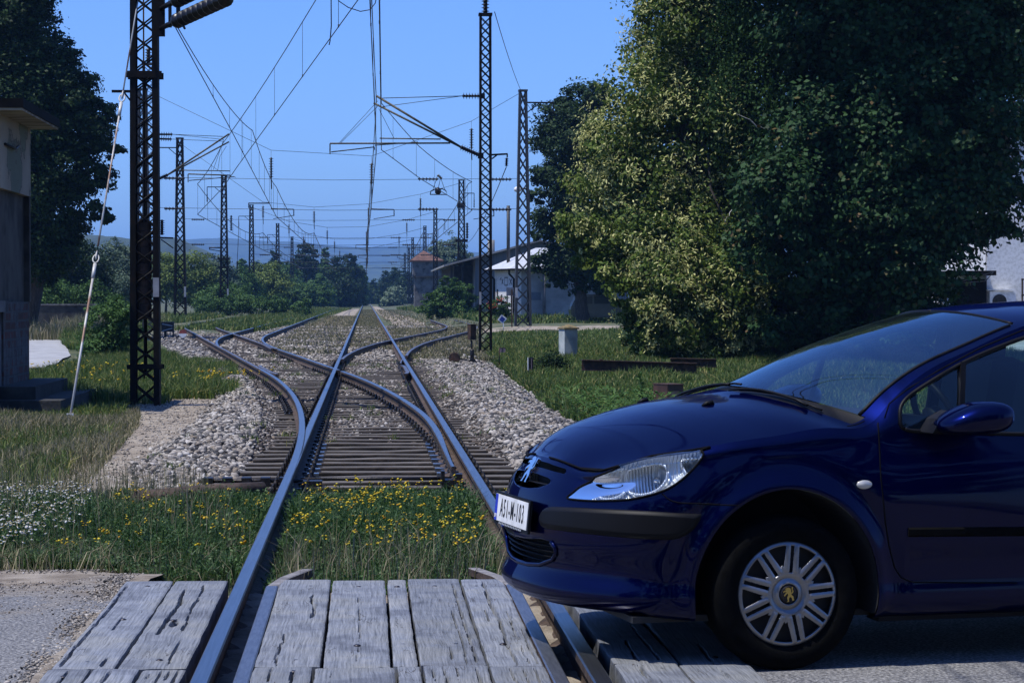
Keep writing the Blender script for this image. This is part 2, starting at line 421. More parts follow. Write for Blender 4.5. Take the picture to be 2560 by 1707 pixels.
# far hills
def ridge(name, Y, prof, depth, m, seed):
    r = np.random.default_rng(seed)
    xs = np.array([p[0] for p in prof], float); ys = np.array([p[1] for p in prof], float)
    u = np.linspace(xs[0], xs[-1], 220)
    top = np.interp(u, xs, ys)
    jag = np.convolve(r.normal(size=len(u) + 4), np.ones(5) / 5, 'valid')
    rows = []
    for k, t in enumerate(np.linspace(0, 1, 14)):
        d = Y - depth * (1 - t) ** 1.0
        z = (682 - top) / 5421 * Y
        zz = z * (t ** 0.8) + (jag * Y * 0.00035 if t > 0 else 0) + (r.normal(size=len(u)) * Y * 0.0005 if 0 < t < 1 else 0)
        rows.append(np.stack([(u - 841) / 5421 * Y, np.full(len(u), d), zz - (6 if t == 0 else 0)], -1))
    rows.append(np.stack([(u - 841) / 5421 * Y, np.full(len(u), Y + depth), np.zeros(len(u)) - 6], -1))
    V = np.concatenate(rows)
    n = len(u); i = np.arange(n - 1)[None, :] + n * np.arange(len(rows) - 1)[:, None]
    F = np.stack([i, i + 1, i + n + 1, i + n], -1).reshape(-1, 4)
    o = nmesh(name, V, F, m, smooth=True); o['kind'] = 'structure'
    return o
M['farwood'] = mat('distant_woodland', [(0.35, (0.018, 0.032, 0.014)), (0.65, (0.045, 0.065, 0.028))], 0.02, 0.95, detail=9)
ridge('hill_far', 5200, [(-900, 560), (-200, 545), (250, 548), (420, 549), (520, 545), (600, 552), (700, 556), (760, 561), (830, 566), (900, 563), (960, 562), (1010, 566), (1060, 575), (1100, 578), (1180, 572), (1400, 575), (2000, 560), (3400, 565)], 900, M['farwood'], 3)
ridge('hill_near', 3400, [(-900, 600), (-100, 590), (600, 600), (830, 606), (900, 604), (1000, 598), (1150, 600), (1500, 610), (3300, 600)], 500, M['farwood'], 4)
ridge('wooded_hill', 1500, [(-700, 540), (-100, 532), (150, 528), (330, 545), (395, 541), (420, 545), (450, 560), (480, 572), (500, 585), (530, 603), (580, 630), (640, 668)], 260, M['farwood'], 5)

# ================================================================ rails
def ctr_main(y): return 0 * y
def bend(y, y0, x0, s0, s1, L):
    """x of a line of slope s0 that eases to slope s1 over length L from (y0, x0)"""
    d = np.clip(y - y0, 0, L)
    return x0 + s0 * np.minimum(y - y0, 0) + s0 * d + (s1 - s0) * d * d / (2 * L) + s1 * np.maximum(y - y0 - L, 0)
def ctr_A(y):
    y = np.asarray(y, float)
    a = bend(y, 19.5, 0.0, 0.0, -0.1, 26.0)
    x1 = -1.3 - 0.1 * (108 - 45.5)
    return np.where(y < 108, a, bend(y, 108, x1, -0.1, 0.0, 26.0))
def ctr_B(y):
    y = np.asarray(y, float)
    return np.where(y < 66, ctr_A(y), bend(y, 66, float(ctr_A(66.0)), -0.1, 0.0, 26.0))
def ctr_C(y):
    y = np.asarray(y, float)
    a = bend(y, 50, 0.0, 0.0, 0.1, 30.0)
    return np.where(y < 100, a, bend(y, 100, 3.5, 0.1, 0.0, 24.0))

HG = 0.7525
def rail(parent, fx, y0, y1, top=None, dz=0.0, hl=None, hr=None, step=0.5, name='rail'):
    ys = np.arange(y0, y1 + 1e-6, step) if y1 - y0 < 160 else np.concatenate([np.arange(y0, y0 + 120, step), np.arange(y0 + 120, y1 + 1, 4)])
    x = fx(ys) + 0 * ys
    L = -0.036 + 0 * ys if hl is None else hl(ys)
    Rr = 0.036 + 0 * ys if hr is None else hr(ys)
    prof = [('l', 0.006, 0.0), ('r', -0.006, 0.0), ('r', 0, -0.006), ('r', 0, -0.038), (0.009, -0.052), (0.009, -0.132), (0.062, -0.150), (0.062, -0.161),
            (-0.062, -0.161), (-0.062, -0.150), (-0.009, -0.132), (-0.009, -0.052), ('l', 0, -0.038), ('l', 0, -0.006)]
    rows = []
    for p in prof:
        if len(p) == 3:
            ox = (L if p[0] == 'l' else Rr) + p[1]; z = p[2]
        else:
            ox = p[0] + 0 * ys; z = p[1]
        rows.append(np.stack([x + ox, ys, np.full(len(ys), z + dz)], -1))
    P = np.stack(rows, 1)                       # ys, prof, 3
    n = len(prof); V = P.reshape(-1, 3)
    F = []; mi = []
    for i in range(len(ys) - 1):
        for k in range(n):
            k2 = (k + 1) % n
            F.append((i * n + k, (i + 1) * n + k, (i + 1) * n + k2, i * n + k2)); mi.append(0 if k in (0, 1, 13) else 1)
    F.append(tuple(range(n))); mi.append(1)
    e = (len(ys) - 1) * n
    F.append(tuple(e + k for k in range(n))[::-1]); mi.append(1)
    return nmesh(name, V, F, parent=parent, mats=[top or M['steel'], M['railside']], mi=mi)

M['steel_rusty'] = mat('dull_brown_rail_head', [(0.35, (0.128, 0.096, 0.080)), (0.65, (0.240, 0.216, 0.208))], 3, 0.38, 0.8, stretch=(20, 0.5, 1), bump=0.05)

main_t = empty('railway_track', (0, 0, 0), 'straight main railway track with bright worn rails leading to the vanishing point', 'railway track')
rail(main_t, lambda y: HG + 0 * y, 4, 520)
# curved stock rail on the left and the two switch blades
stock_x = lambda y: ctr_A(y) - HG
rail(main_t, stock_x, 4, 47.0)
def blade_l(y):
    return np.maximum(-0.036, (stock_x(y) + 0.038) - (-HG))
rail(main_t, lambda y: -HG + 0 * y, 20.0, 520, dz=-0.003, hl=lambda y: np.minimum(blade_l(y), 0.030))
def curved_blade(y):
    return ctr_A(y) + HG - 0.125 * (1 - sstep(20, 30, y))
rail(main_t, curved_blade, 20.0, 46.1, dz=-0.004, hr=lambda y: -0.004 + 0.040 * sstep(20, 26, y))
# check rails beside the frog
rail(main_t, lambda y: HG - 0.085 - 0.06 * (1 - sstep(44.2, 45.2, y)) - 0.06 * sstep(49.0, 50.0, y), 44.2, 50.0, top=M['steel_rusty'], dz=0.004)
rail(main_t, lambda y: ctr_A(y) - HG + 0.085 + 0.06 * (1 - sstep(44.2, 45.2, y)) + 0.06 * sstep(49.0, 50.0, y), 44.2, 50.0, top=M['steel_rusty'], dz=0.004)

def sleeper(parent, y, x0, x1, seats, ang=0.0, pl=True, shiny=()):
    w = 0.235 + rng.uniform(-0.015, 0.02); z1 = -0.167 + rng.uniform(-0.006, 0.0)
    mb = MB()
    xs = np.linspace(x0, x1, 7); jy = rng.normal(0, 0.006, (7, 2)); jz = rng.normal(0, 0.004, 7)
    vs = []; fs = []
    for i, x in enumerate(xs):
        yy = y + ang * (x - (x0 + x1) / 2)
        vs += [(x, yy - w / 2 + jy[i, 0], z1 - 0.16), (x, yy - w / 2 + jy[i, 0], z1 - 0.012 + jz[i]), (x, yy - w / 2 + 0.014, z1 + jz[i]), (x, yy + w / 2 - 0.014, z1 + jz[i]), (x, yy + w / 2 + jy[i, 1], z1 - 0.012 + jz[i]), (x, yy + w / 2, z1 - 0.16)]
    for i in range(6):
        for k in range(5):
            fs.append((i * 6 + k, i * 6 + k + 1, (i + 1) * 6 + k + 1, (i + 1) * 6 + k))
    fs.append((0, 1, 2, 3, 4, 5)[::-1]); fs.append(tuple(36 + k for k in range(6)))
    mb.add(vs, fs)
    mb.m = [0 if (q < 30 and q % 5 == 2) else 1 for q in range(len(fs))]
    s = mb.build('sleeper', [M['sleeper'], M['shaded_side']], parent)
    if pl:
        for (sx, hw) in seats:
            p = MB()
            yy = y + ang * (sx - (x0 + x1) / 2)
            p.box((sx - hw, yy - 0.08, z1 - 0.004), (sx + hw, yy + 0.08, -0.158))
            for q in (-1, 1):
                for t in (-0.05, 0.05):
                    p.lathe([(0, 0.022), (0.03, 0.022), (0.05, 0.013), (0.062, 0.008)], (sx + q * (hw - 0.035), yy + t, -0.158), (0, 0, 1), 6, False)
                p.box((sx + q * 0.075 - 0.02, yy - 0.035, -0.158), (sx + q * 0.075 + 0.02, yy + 0.035, -0.128))
            p.build('baseplate', M['plate'], s)
        for (sx0, sx1) in shiny:
            p = MB(); p.box((sx0, y - 0.06, z1 - 0.003), (sx1, y + 0.06, -0.140))
            p.build('slide_plate', M['slide'], s)
    return s
M['slide'] = mat('greased_slide_plate', [(0.3, (0.16, 0.18, 0.22)), (0.7, (0.30, 0.33, 0.38))], 6, 0.3, 0.9)
y = 18.75
while y < 58:
    A = float(ctr_A(y)); C = float(ctr_C(y))
    seats = [(HG, 0.17), (-HG, 0.17)]
    if y > 22.5 and y < 52: seats += [(A - HG, 0.17)] if abs(A) > 0.3 else []
    if 23 < y < 52: seats.append((A + HG, 0.15))
    x0 = (A - 1.25) if y < 53 else -1.25
    x1 = 1.30 if y < 50 else 1.3 + max(0, C)
    if y < 23.3: x0 -= 0.25; x1 += 0.2
    sh = [(-HG + 0.07, -HG + 0.20), (HG - 0.25, HG - 0.08)] if 19.4 < y < 25.5 else ()
    sleeper(main_t, y, x0 + rng.uniform(-0.06, 0.06), x1 + rng.uniform(-0.06, 0.06), seats if y < 56 else seats[:2], rng.normal(0, 0.006), True, sh)
    y += 0.6 + rng.normal(0, 0.015)
# stretcher and lock gear between the blades
mb = MB()
mb.tube([(-1.55, 20.02, -0.12), (-0.62, 20.02, -0.12)], 0.018)
mb.tube([(-0.66, 20.25, -0.125), (0.60, 20.25, -0.125)], 0.016)
mb.box((0.50, 19.80, -0.165), (0.66, 20.00, -0.105)); mb.box((0.50, 19.80, -0.105), (0.53, 20.00, -0.03)); mb.box((0.62, 19.85, -0.105), (0.68, 20.02, -0.06))
mb.box((-0.66, 19.82, -0.165), (-0.50, 19.98, -0.11))
for q in range(5): mb.box((-1.5 + q * 0.16, 19.95, -0.17), (-1.42 + q * 0.16, 20.1, -0.09))
mb.build('stretcher_bar', M['plate'], main_t)
mb = MB(); mb.tube([(-1.9, 18.35, -0.15), (-1.3, 18.7, -0.12), (-0.95, 18.9, -0.11)], [0.09, 0.085, 0.07], 10)
mb.build('rod_cover', M['railside'], main_t)

branch_t = empty('railway_track', (0, 47, 0), 'left branch track with brownish rails curving away towards the far left', 'railway track')
par = branch_t
def child_rail(par, *a, **k):
    o = rail(None, *a, **k); o.parent = par; o.matrix_parent_inverse = Matrix.Translation(-Vector(par.location)); return o
child_rail(branch_t, lambda y: ctr_A(y) - HG, 47.05, 330, top=M['steel_rusty'])
child_rail(branch_t, lambda y: ctr_A(y) + HG, 46.75, 66, dz=-0.004)
child_rail(branch_t, lambda y: ctr_A(y) + HG - 0.12 * (1 - sstep(66, 74, y)), 66.5, 330, top=M['steel_rusty'], dz=-0.006, hl=lambda y: -0.036 + 0 * y)
def child_sleeper(par, *a, **k):
    s = sleeper(None, *a, **k); s.parent = par; s.matrix_parent_inverse = Matrix.Translation(-Vector(par.location)); return s
y = 58.7
while y < 100:
    A = float(ctr_A(y)); B = float(ctr_B(y))
    child_sleeper(branch_t, y, A - 1.25, (B if B - A < 1.6 else A) + 1.25, [(A - HG, 0.15), (A + HG, 0.15)], 0.1 * 1, y < 74)
    y += 0.68
siding_t = empty('railway_track', (-4, 72, 0), 'middle siding track with bluish rails curving back beside the main track', 'railway track')
child_rail(siding_t, lambda y: ctr_B(y) + HG, 66.1, 330, dz=0.001)
child_rail(siding_t, lambda y: ctr_B(y) - HG, 70.0, 330, dz=0.001)
right_t = empty('railway_track', (1, 60, 0), 'right branch track with rusty rails curving off into the grass', 'railway track')
child_rail(right_t, lambda y: ctr_C(y) + HG, 58.0, 150, top=M['steel_rusty'], dz=-0.002)
child_rail(right_t, lambda y: ctr_C(y) - HG + 0.02, 55.0, 150, top=M['steel_rusty'], dz=-0.005)
child_rail(right_t, lambda y: ctr_C(y) + HG - 0.10 * (1 - sstep(50.5, 58, y)) - 0.02, 51.5, 57.6, top=M['steel_rusty'], dz=-0.006, hr=lambda y: 0.0 * y)
y = 58.6
while y < 92:
    C = float(ctr_C(y))
    child_sleeper(right_t, y, -1.25 if C < 1.8 else C - 1.25, C + 1.25, [(C - HG, 0.15), (C + HG, 0.15)], 0.0, y < 70)
    y += 0.66

# ---------------------------------------------------------------- crossing: guard rails and planks
def guard(sgn, label):
    o = empty('guard_rail', (0, 0, 0), label, 'guard rail', 'guard rails of the crossing')
    xc = sgn * (HG - 0.155)
    pts = [(xc, 4.0, -0.002), (xc, 11.75, -0.002), (xc - sgn * 0.05, 12.1, -0.002), (xc - sgn * 0.155, 12.55, -0.010)]
    mb = MB()
    for i in range(len(pts) - 1):
        a = Vector(pts[i]); b = Vector(pts[i + 1])
    vs = []; fs = []
    sec = [(-0.030, -0.004), (-0.024, 0.0), (0.024, 0.0), (0.030, -0.004), (0.030, -0.04), (0.01, -0.055), (0.01, -0.12), (-0.01, -0.12), (-0.01, -0.055), (-0.030, -0.04)]
    for p in pts:
        for s in sec: vs.append((p[0] + s[0], p[1], p[2] + s[1]))
    n = len(sec)
    mi = []
    for i in range(len(pts) - 1):
        for k in range(n):
            fs.append((i * n + k, (i + 1) * n + k, (i + 1) * n + (k + 1) % n, i * n + (k + 1) % n)); mi.append(0 if (k in (0, 1, 2) and i == 0) else (2 if k in (0, 1, 2) else 1))
    fs.append(tuple(range(n))); mi.append(1); fs.append(tuple(range(len(vs) - n, len(vs)))[::-1]); mi.append(2)
    nmesh('guard_bar', vs, fs, parent=o, mats=[M['guardtop'], M['railside'], M['wornsteel']], mi=mi)
M['guardtop'] = mat('worn_guard_rail_top', [(0.3, (0.160, 0.168, 0.192)), (0.7, (0.240, 0.248, 0.272))], 4, 0.38, 0.85, stretch=(20, 2, 1), bump=0.15)
M['wornsteel'] = mat('dusty_bent_rail_end', [(0.3, (0.150, 0.135, 0.120)), (0.7, (0.270, 0.247, 0.225))], 10, 0.6, 0.3, bump=0.5)
guard(-1, 'inner guard rail beside the left rail of the plank crossing, its end bent inwards')
guard(1, 'inner guard rail beside the right rail, its end bent inwards under the car')

def plank_mat():
    m, nt, b, out = newmat('grey_weathered_plank')
    tc = nt.nodes.new('ShaderNodeTexCoord')
    g = nt.nodes.new('ShaderNodeObjectInfo')
    pr = ramp_node(nt, g.outputs['Random'], [(0.0, (0.80, 0.80, 0.80)), (0.5, (0.98, 0.97, 0.95)), (1.0, (1.12, 1.12, 1.13))])
    off = nt.nodes.new('ShaderNodeVectorMath'); off.operation = 'ADD'
    sc = nt.nodes.new('ShaderNodeVectorMath'); sc.operation = 'SCALE'
    nt.links.new(g.outputs['Location'], sc.inputs[0]); sc.inputs['Scale'].default_value = 3.7
    nt.links.new(tc.outputs['Object'], off.inputs[0]); nt.links.new(sc.outputs[0], off.inputs[1])
    v = off.outputs[0]
    # knots bend the grain
    kn = noise_node(nt, 2.2, 2, 0.5, vec=v)
    warp = nt.nodes.new('ShaderNodeVectorMath'); warp.operation = 'MULTIPLY_ADD'
    nt.links.new(kn.outputs['Color'], warp.inputs[0]); warp.inputs[1].default_value = (0.035, 0.05, 0); nt.links.new(v, warp.inputs[2])
    fine = noise_node(nt, 9, 9, 0.72, stretch=(13, 0.32, 1), vec=warp.outputs[0])
    big = noise_node(nt, 2.5, 4, 0.6, vec=v)
    col = ramp_node(nt, fine.outputs[0], [(0.33, (0.060, 0.064, 0.070)), (0.44, (0.128, 0.139, 0.156)), (0.55, (0.178, 0.192, 0.217)), (0.66, (0.235, 0.248, 0.272))])
    stain = ramp_node(nt, big.outputs[0], [(0.36, (0.66, 0.66, 0.69)), (0.48, (0.97, 0.97, 0.98)), (0.62, (1.12, 1.07, 0.97))])
    mul = nt.nodes.new('ShaderNodeMix'); mul.data_type = 'RGBA'; mul.blend_type = 'MULTIPLY'; mul.inputs[0].default_value = 1
    mul0 = nt.nodes.new('ShaderNodeMix'); mul0.data_type = 'RGBA'; mul0.blend_type = 'MULTIPLY'; mul0.inputs[0].default_value = 1
    nt.links.new(col.outputs[0], mul0.inputs['A']); nt.links.new(pr.outputs[0], mul0.inputs['B'])
    nt.links.new(mul0.outputs['Result'], mul.inputs['A']); nt.links.new(stain.outputs[0], mul.inputs['B'])
    # drying cracks: thin lines of stretched noise, only in some places
    cr = noise_node(nt, 1.9, 3, 0.55, stretch=(9, 0.8, 1), vec=warp.outputs[0])
    ab = nt.nodes.new('ShaderNodeMath'); ab.operation = 'SUBTRACT'; nt.links.new(cr.outputs[0], ab.inputs[0]); ab.inputs[1].default_value = 0.53
    ab2 = nt.nodes.new('ShaderNodeMath'); ab2.operation = 'ABSOLUTE'; nt.links.new(ab.outputs[0], ab2.inputs[0])
    line = ramp_node(nt, ab2.outputs[0], [(0.0, (1, 1, 1)), (0.003, (0.7, 0.7, 0.7)), (0.007, (0, 0, 0))])
    where = noise_node(nt, 2.6, 3, 0.5, vec=v)
    wr = ramp_node(nt, where.outputs[0], [(0.53, (0, 0, 0)), (0.60, (1, 1, 1))])
    mm = nt.nodes.new('ShaderNodeMath'); mm.operation = 'MULTIPLY'; nt.links.new(line.outputs[0], mm.inputs[0]); nt.links.new(wr.outputs[0], mm.inputs[1])
    mx = nt.nodes.new('ShaderNodeMix'); mx.data_type = 'RGBA'; nt.links.new(mm.outputs[0], mx.inputs[0])
    nt.links.new(mul.outputs['Result'], mx.inputs['A']); mx.inputs['B'].default_value = (0.05, 0.042, 0.034, 1)
    nt.links.new(mx.outputs['Result'], b.inputs['Base Color'])
    b.inputs['Roughness'].default_value = 0.72; b.inputs['Specular IOR Level'].default_value = 0.35
    h = nt.nodes.new('ShaderNodeMath'); h.operation = 'MULTIPLY_ADD'; nt.links.new(mm.outputs[0], h.inputs[0]); h.inputs[1].default_value = -3.0; nt.links.new(fine.outputs[0], h.inputs[2])
    bp = nt.nodes.new('ShaderNodeBump'); bp.inputs['Strength'].default_value = 0.5; bp.inputs['Distance'].default_value = 0.004
    nt.links.new(h.outputs[0], bp.inputs['Height']); nt.links.new(bp.outputs[0], b.inputs['Normal'])
    return m
M['plank'] = plank_mat()
M['spike'] = mat('rusty_spike_head', [(0.3, (0.02, 0.018, 0.02)), (0.7, (0.06, 0.055, 0.06))], 20, 0.45, 0.7)

def plank(x0, x1, y0, y1, label, spikes=(), warp=0.0, cracks=(), z=-0.006):
    """a thick board: wandering edges, splits that open at the end grain, sunk spikes"""
    o = empty('timber_plank', ((x0 + x1) / 2, (y0 + y1) / 2, 0), label, 'timber plank', 'planks of the crossing')
    cx0, cy0 = (x0 + x1) / 2, (y0 + y1) / 2
    ny = int((y1 - y0) / 0.02); nx = max(14, int((x1 - x0) / 0.006))
    ys = np.linspace(y0, y1, ny); s = np.linspace(0, 1, nx)
    r = np.random.default_rng(int(abs(x0 * 1000) + y0 * 77))
    def wob(a, k):
        g = np.cumsum(r.normal(size=ny + 40)) ; g = g - np.convolve(g, np.ones(41) / 41, 'same')
        return g[20:20 + ny] * a
    L = x0 + wob(0.0006, 9); Rr = x1 + wob(0.0006, 9)
    X = L[:, None] + (Rr - L)[:, None] * s[None]
    Y = ys[:, None] + 0 * X
    endw = np.interp(np.arange(nx), np.linspace(0, nx - 1, 9), r.normal(0, 0.006, 9))
    Y[0] += endw; Y[-1] += np.interp(np.arange(nx), np.linspace(0, nx - 1, 9), r.normal(0, 0.006, 9))
    e = np.minimum(np.minimum(s, 1 - s)[None] * (x1 - x0), np.minimum(ys - y0, y1 - ys)[:, None])
    Z = z + 0 * X - 0.005 * np.exp(-e / 0.0045) + 0.004 * np.sin(ys * 2.1 + x0 * 9)[:, None] + warp * (s - 0.5)[None]
    for (cs, ya, yb, wd, dp, am) in cracks:      # split: across position, from y, to y, width, depth, wander
        path = cs + am * 0.45 * np.interp(ys, np.linspace(y0, y1, 30), np.convolve(r.normal(0, 1, 34), np.ones(5) / 2.2, 'valid'))
        wd = wd * 0.55 * np.interp(ys, np.linspace(y0, y1, 30), r.uniform(0.35, 1.5, 30))
        taper = np.clip((ys - ya) / 0.08, 0, 1) * np.clip((yb - ys) / 0.15, 0, 1)
        dx = np.abs(X - (x0 + path * (x1 - x0))[:, None])
        Z = Z - dp * taper[:, None] * np.clip(1.3 - dx / np.maximum((wd * taper)[:, None], 1e-4), 0, 1)
    top = np.stack([X - cx0, Y - cy0, Z], -1)
    V = top.reshape(-1, 3)
    i = np.arange(nx - 1)[None] + nx * np.arange(ny - 1)[:, None]
    F = [tuple(q) for q in np.stack([i, i + 1, i + nx + 1, i + nx], -1).reshape(-1, 4)]
    ring = list(range(nx)) + [nx * k + nx - 1 for k in range(1, ny)] + list(range(nx * ny - 2, nx * (ny - 1) - 1, -1)) + [nx * k for k in range(ny - 2, 0, -1)]
    b = len(V)
    V = np.concatenate([V, V[ring] * [1, 1, 0] + [0, 0, -0.11]])
    for k in range(len(ring)):
        k2 = (k + 1) % len(ring)
        F.append((ring[k2], ring[k], b + k, b + k2))
    nmesh('board', V, F, M['plank'], o)
    for (fx, fy) in spikes:
        mb = MB(); px, py = x0 + fx * (x1 - x0) - cx0, fy - cy0
        mb.lathe([(0, 0.016), (0.004, 0.015), (0.008, 0.008)], (px, py, z - 0.004), (0, 0, 1), 8)
        mb.build('spike', M['spike'], o)
    return o
P1, P2, P3 = 12.02, 9.19, 6.4
g = 0.007
plank(-1.345, -1.10 - g, P2 + g, P1, 'outermost weathered plank left of the left rail, far row', [(.55, 11.8), (.55, 10.6), (.5, 9.35)], cracks=[(.12, 9.2, 11.9, .010, .03, .03), (.5, 10.2, 10.75, .005, .02, .02), (.8, 9.2, 9.5, .01, .03, .05)])
plank(-1.10 + g, -0.83, P2 + g, P1, 'badly split plank beside the left rail with a broken patch, far row', [(.4, 10.55), (.55, 9.4)], cracks=[(.30, 10.1, 11.7, .014, .04, .04), (.62, 10.2, 11.9, .008, .03, .05), (.45, 10.35, 10.62, .03, .05, .05), (.7, 9.2, 10.0, .006, .02, .03)])
plank(-0.565, -0.305 - g, P2 + g, P1, 'plank with a big curved knot split beside the left guard rail, far row', [(.62, 11.75), (.62, 9.35)], cracks=[(.75, 10.6, 11.5, .010, .03, .10), (.35, 9.2, 10.2, .007, .025, .10)])
plank(-0.305 + g, -0.03 - g, P2 + g, P1, 'broad smooth plank left of the middle of the track, far row', [(.5, 11.72), (.5, 9.75)], cracks=[(.52, 9.2, 11.4, .004, .012, .03)])
plank(-0.03 + g, 0.075 - g, P2 + g, P1, 'narrowest plank in the middle of the track, far row', [(.5, 11.72), (.5, 9.75)])
plank(0.075 + g, 0.345 - g, P2 + g, P1, 'broad plank right of the narrow one, split at its near end, far row', [(.5, 11.72), (.62, 9.75)], cracks=[(.86, 9.2, 11.9, .009, .03, .02), (.72, 9.2, 10.9, .005, .02, .02), (.5, 9.2, 9.7, .006, .03, .03)])
plank(0.345 + g, 0.562, P2 + g, P1, 'plank beside the right guard rail with long wavy cracks, far row', [(.3, 11.7), (.4, 9.75)], cracks=[(.52, 9.2, 11.9, .013, .04, .05), (.75, 9.2, 10.8, .006, .03, .03), (.3, 10.4, 10.9, .006, .03, .02), (.9, 9.2, 10.3, .006, .03, .02)])
plank(0.84, 1.10 - g, P2 + g, P1, 'shaded plank outside the right rail under the car, far row', [(.5, 9.4)], cracks=[(.4, 9.2, 9.9, .01, .03, .05), (.75, 9.2, 10.4, .008, .03, .04)])
plank(1.10 + g, 1.365, P2 + g, P1, 'outermost plank right of the track beneath the car, far row', [(.6, 9.35)], cracks=[(.5, 9.2, 9.8, .01, .03, .05)])
plank(-1.355, -1.19 - g, P3, P2 - g, 'outermost plank left of the track in the near row, split along its length', [(.5, 9.0)], cracks=[(.55, 8, 9.18, .008, .03, .05)])
plank(-1.19 + g, -1.0 - g, P3, P2 - g, 'second plank left of the left rail in the near row', [], cracks=[(.4, 7.5, 9.18, .008, .03, .03)])
plank(-1.0 + g, -0.83, P3, P2 - g, 'near-row plank against the left rail with short end cracks', [], cracks=[(.2, 8.9, 9.18, .007, .03, .02), (.45, 8.8, 9.18, .007, .03, .02), (.65, 8.9, 9.18, .007, .03, .02), (.85, 8.7, 9.18, .007, .03, .02)])
plank(-0.565, -0.335 - g, P3, P2 - g, 'near-row plank against the left guard rail with a sunk spike', [(.7, 9.08)], cracks=[(.7, 8.0, 9.18, .012, .04, .02), (.3, 8.8, 9.18, .006, .03, .02)])
plank(-0.335 + g, -0.015 - g, P3, P2 - g, 'broadest plank of the near row between the rails', [], cracks=[(.2, 8.6, 9.15, .004, .015, .04)])
plank(-0.015 + g, 0.085 - g, P3, P2 - g, 'narrowest plank of the near row between the rails', [])
plank(0.085 + g, 0.345 - g, P3, P2 - g, 'near-row plank right of the narrow one with a row of end splits', [], cracks=[(.15, 8.8, 9.18, .006, .03, .02), (.32, 8.7, 9.18, .006, .03, .02), (.5, 8.5, 9.18, .007, .03, .02), (.82, 8.7, 9.18, .008, .03, .02)])
plank(0.345 + g, 0.562, P3, P2 - g, 'near-row plank against the right guard rail', [], cracks=[(.35, 8.3, 9.18, .008, .03, .03), (.6, 8.6, 9.18, .006, .03, .02), (.8, 8.6, 9.18, .006, .03, .02)])
plank(0.84, 1.09 - g, P3, P2 - g, 'near-row plank just outside the right rail', [(.7, 9.05)], cracks=[(.4, 8.5, 9.18, .008, .03, .03)])
plank(1.09 + g, 1.37, P3, P2 - g, 'near-row plank at the right edge of the crossing in front of the tyre', [], cracks=[(.5, 8.4, 9.18, .006, .03, .02)])
# ================================================================ stones and ground cover
def ico():
    t = (1 + 5 ** 0.5) / 2
    v = np.array([(-1, t, 0), (1, t, 0), (-1, -t, 0), (1, -t, 0), (0, -1, t), (0, 1, t), (0, -1, -t), (0, 1, -t), (t, 0, -1), (t, 0, 1), (-t, 0, -1), (-t, 0, 1)], float)
    v /= np.linalg.norm(v[0])
    f = np.array([(0, 11, 5), (0, 5, 1), (0, 1, 7), (0, 7, 10), (0, 10, 11), (1, 5, 9), (5, 11, 4), (11, 10, 2), (10, 7, 6), (7, 1, 8), (3, 9, 4), (3, 4, 2), (3, 2, 6), (3, 6, 8), (3, 8, 9), (4, 9, 5), (2, 4, 11), (6, 2, 10), (8, 6, 7), (9, 8, 1)])
    return v, f
def rotmats(n, r):
    q = r.normal(size=(n, 4)); q /= np.linalg.norm(q, axis=1)[:, None]
    w, x, y, z = q.T
    return np.stack([np.stack([1 - 2 * (y * y + z * z), 2 * (x * y - z * w), 2 * (x * z + y * w)], -1),
                     np.stack([2 * (x * y + z * w), 1 - 2 * (x * x + z * z), 2 * (y * z - x * w)], -1),
                     np.stack([2 * (x * z - y * w), 2 * (y * z + x * w), 1 - 2 * (x * x + y * y)], -1)], 1)
def stones(name, P, size, m, seed=3, flatz=0.75):
    r = np.random.default_rng(seed); n = len(P)
    v, f = ico()
    vv = v[None] * (1 + r.uniform(-0.40, 0.36, (n, 12, 1)))
    vv = vv * r.uniform([0.75, 0.6, 0.45], [1.3, 1.0, 0.85], (n, 3))[:, None, :]
    vv = np.einsum('nij,nkj->nki', rotmats(n, r), vv)
    vv[:, :, 2] *= flatz
    V = P[:, None, :] + vv * np.asarray(size).reshape(-1, 1, 1)
    F = (f[None] + 12 * np.arange(n)[:, None, None]).reshape(-1, 3)
    o = nmesh(name, V.reshape(-1, 3), F, m)
    o['kind'] = 'stuff'
    return o
M['stone'] = island_mat('ballast_limestone', [(0.0, (0.022, 0.021, 0.022)), (0.16, (0.055, 0.053, 0.054)), (0.34, (0.12, 0.112, 0.105)), (0.50, (0.20, 0.162, 0.12)), (0.62, (0.22, 0.20, 0.18)), (0.80, (0.31, 0.275, 0.23)), (1.0, (0.43, 0.405, 0.37))], 0.85)
n = 135000
yy = 18.3 + (62 - 18.3) * rng.random(n) ** 1.35
xl = np.interp(yy, BY, BL); xr = np.interp(yy, BY, BR)
xx = xl + 0.03 + (xr - xl - 0.06) * rng.random(n)
# beside the rails and over the sleeper ends the stones thin out
tr = (np.abs(xx) < 1.28) | (np.abs(xx - ctr_A(yy)) < 1.25)
keep = np.where(tr, np.where(yy < 26, rng.random(n) < 0.35, rng.random(n) < 0.62), True)
for c in (HG, -HG):
    keep &= np.abs(xx - c) > 0.10
keep &= np.abs(xx - (ctr_A(yy) - HG)) > 0.10
keep &= np.abs(xx - (ctr_A(yy) + HG)) > 0.10
edge = np.minimum(xx - xl, xr - xx)
keep &= rng.random(n) < (0.35 + 0.65 * sstep(0, 0.35, edge))
xx = xx[keep]; yy = yy[keep]; tr = tr[keep]
sz = 0.022 + 0.027 * rng.random(len(xx)) ** 2
sz = sz * np.where(tr, 0.8, 1.0)
zz = bed_z(xx, yy) + sz * 0.35 + np.where(tr, 0.012, 0.034) * rng.random(len(xx))
zz = np.where(tr & (yy > 26), np.maximum(zz, -0.235 + 0.0 * zz), zz)
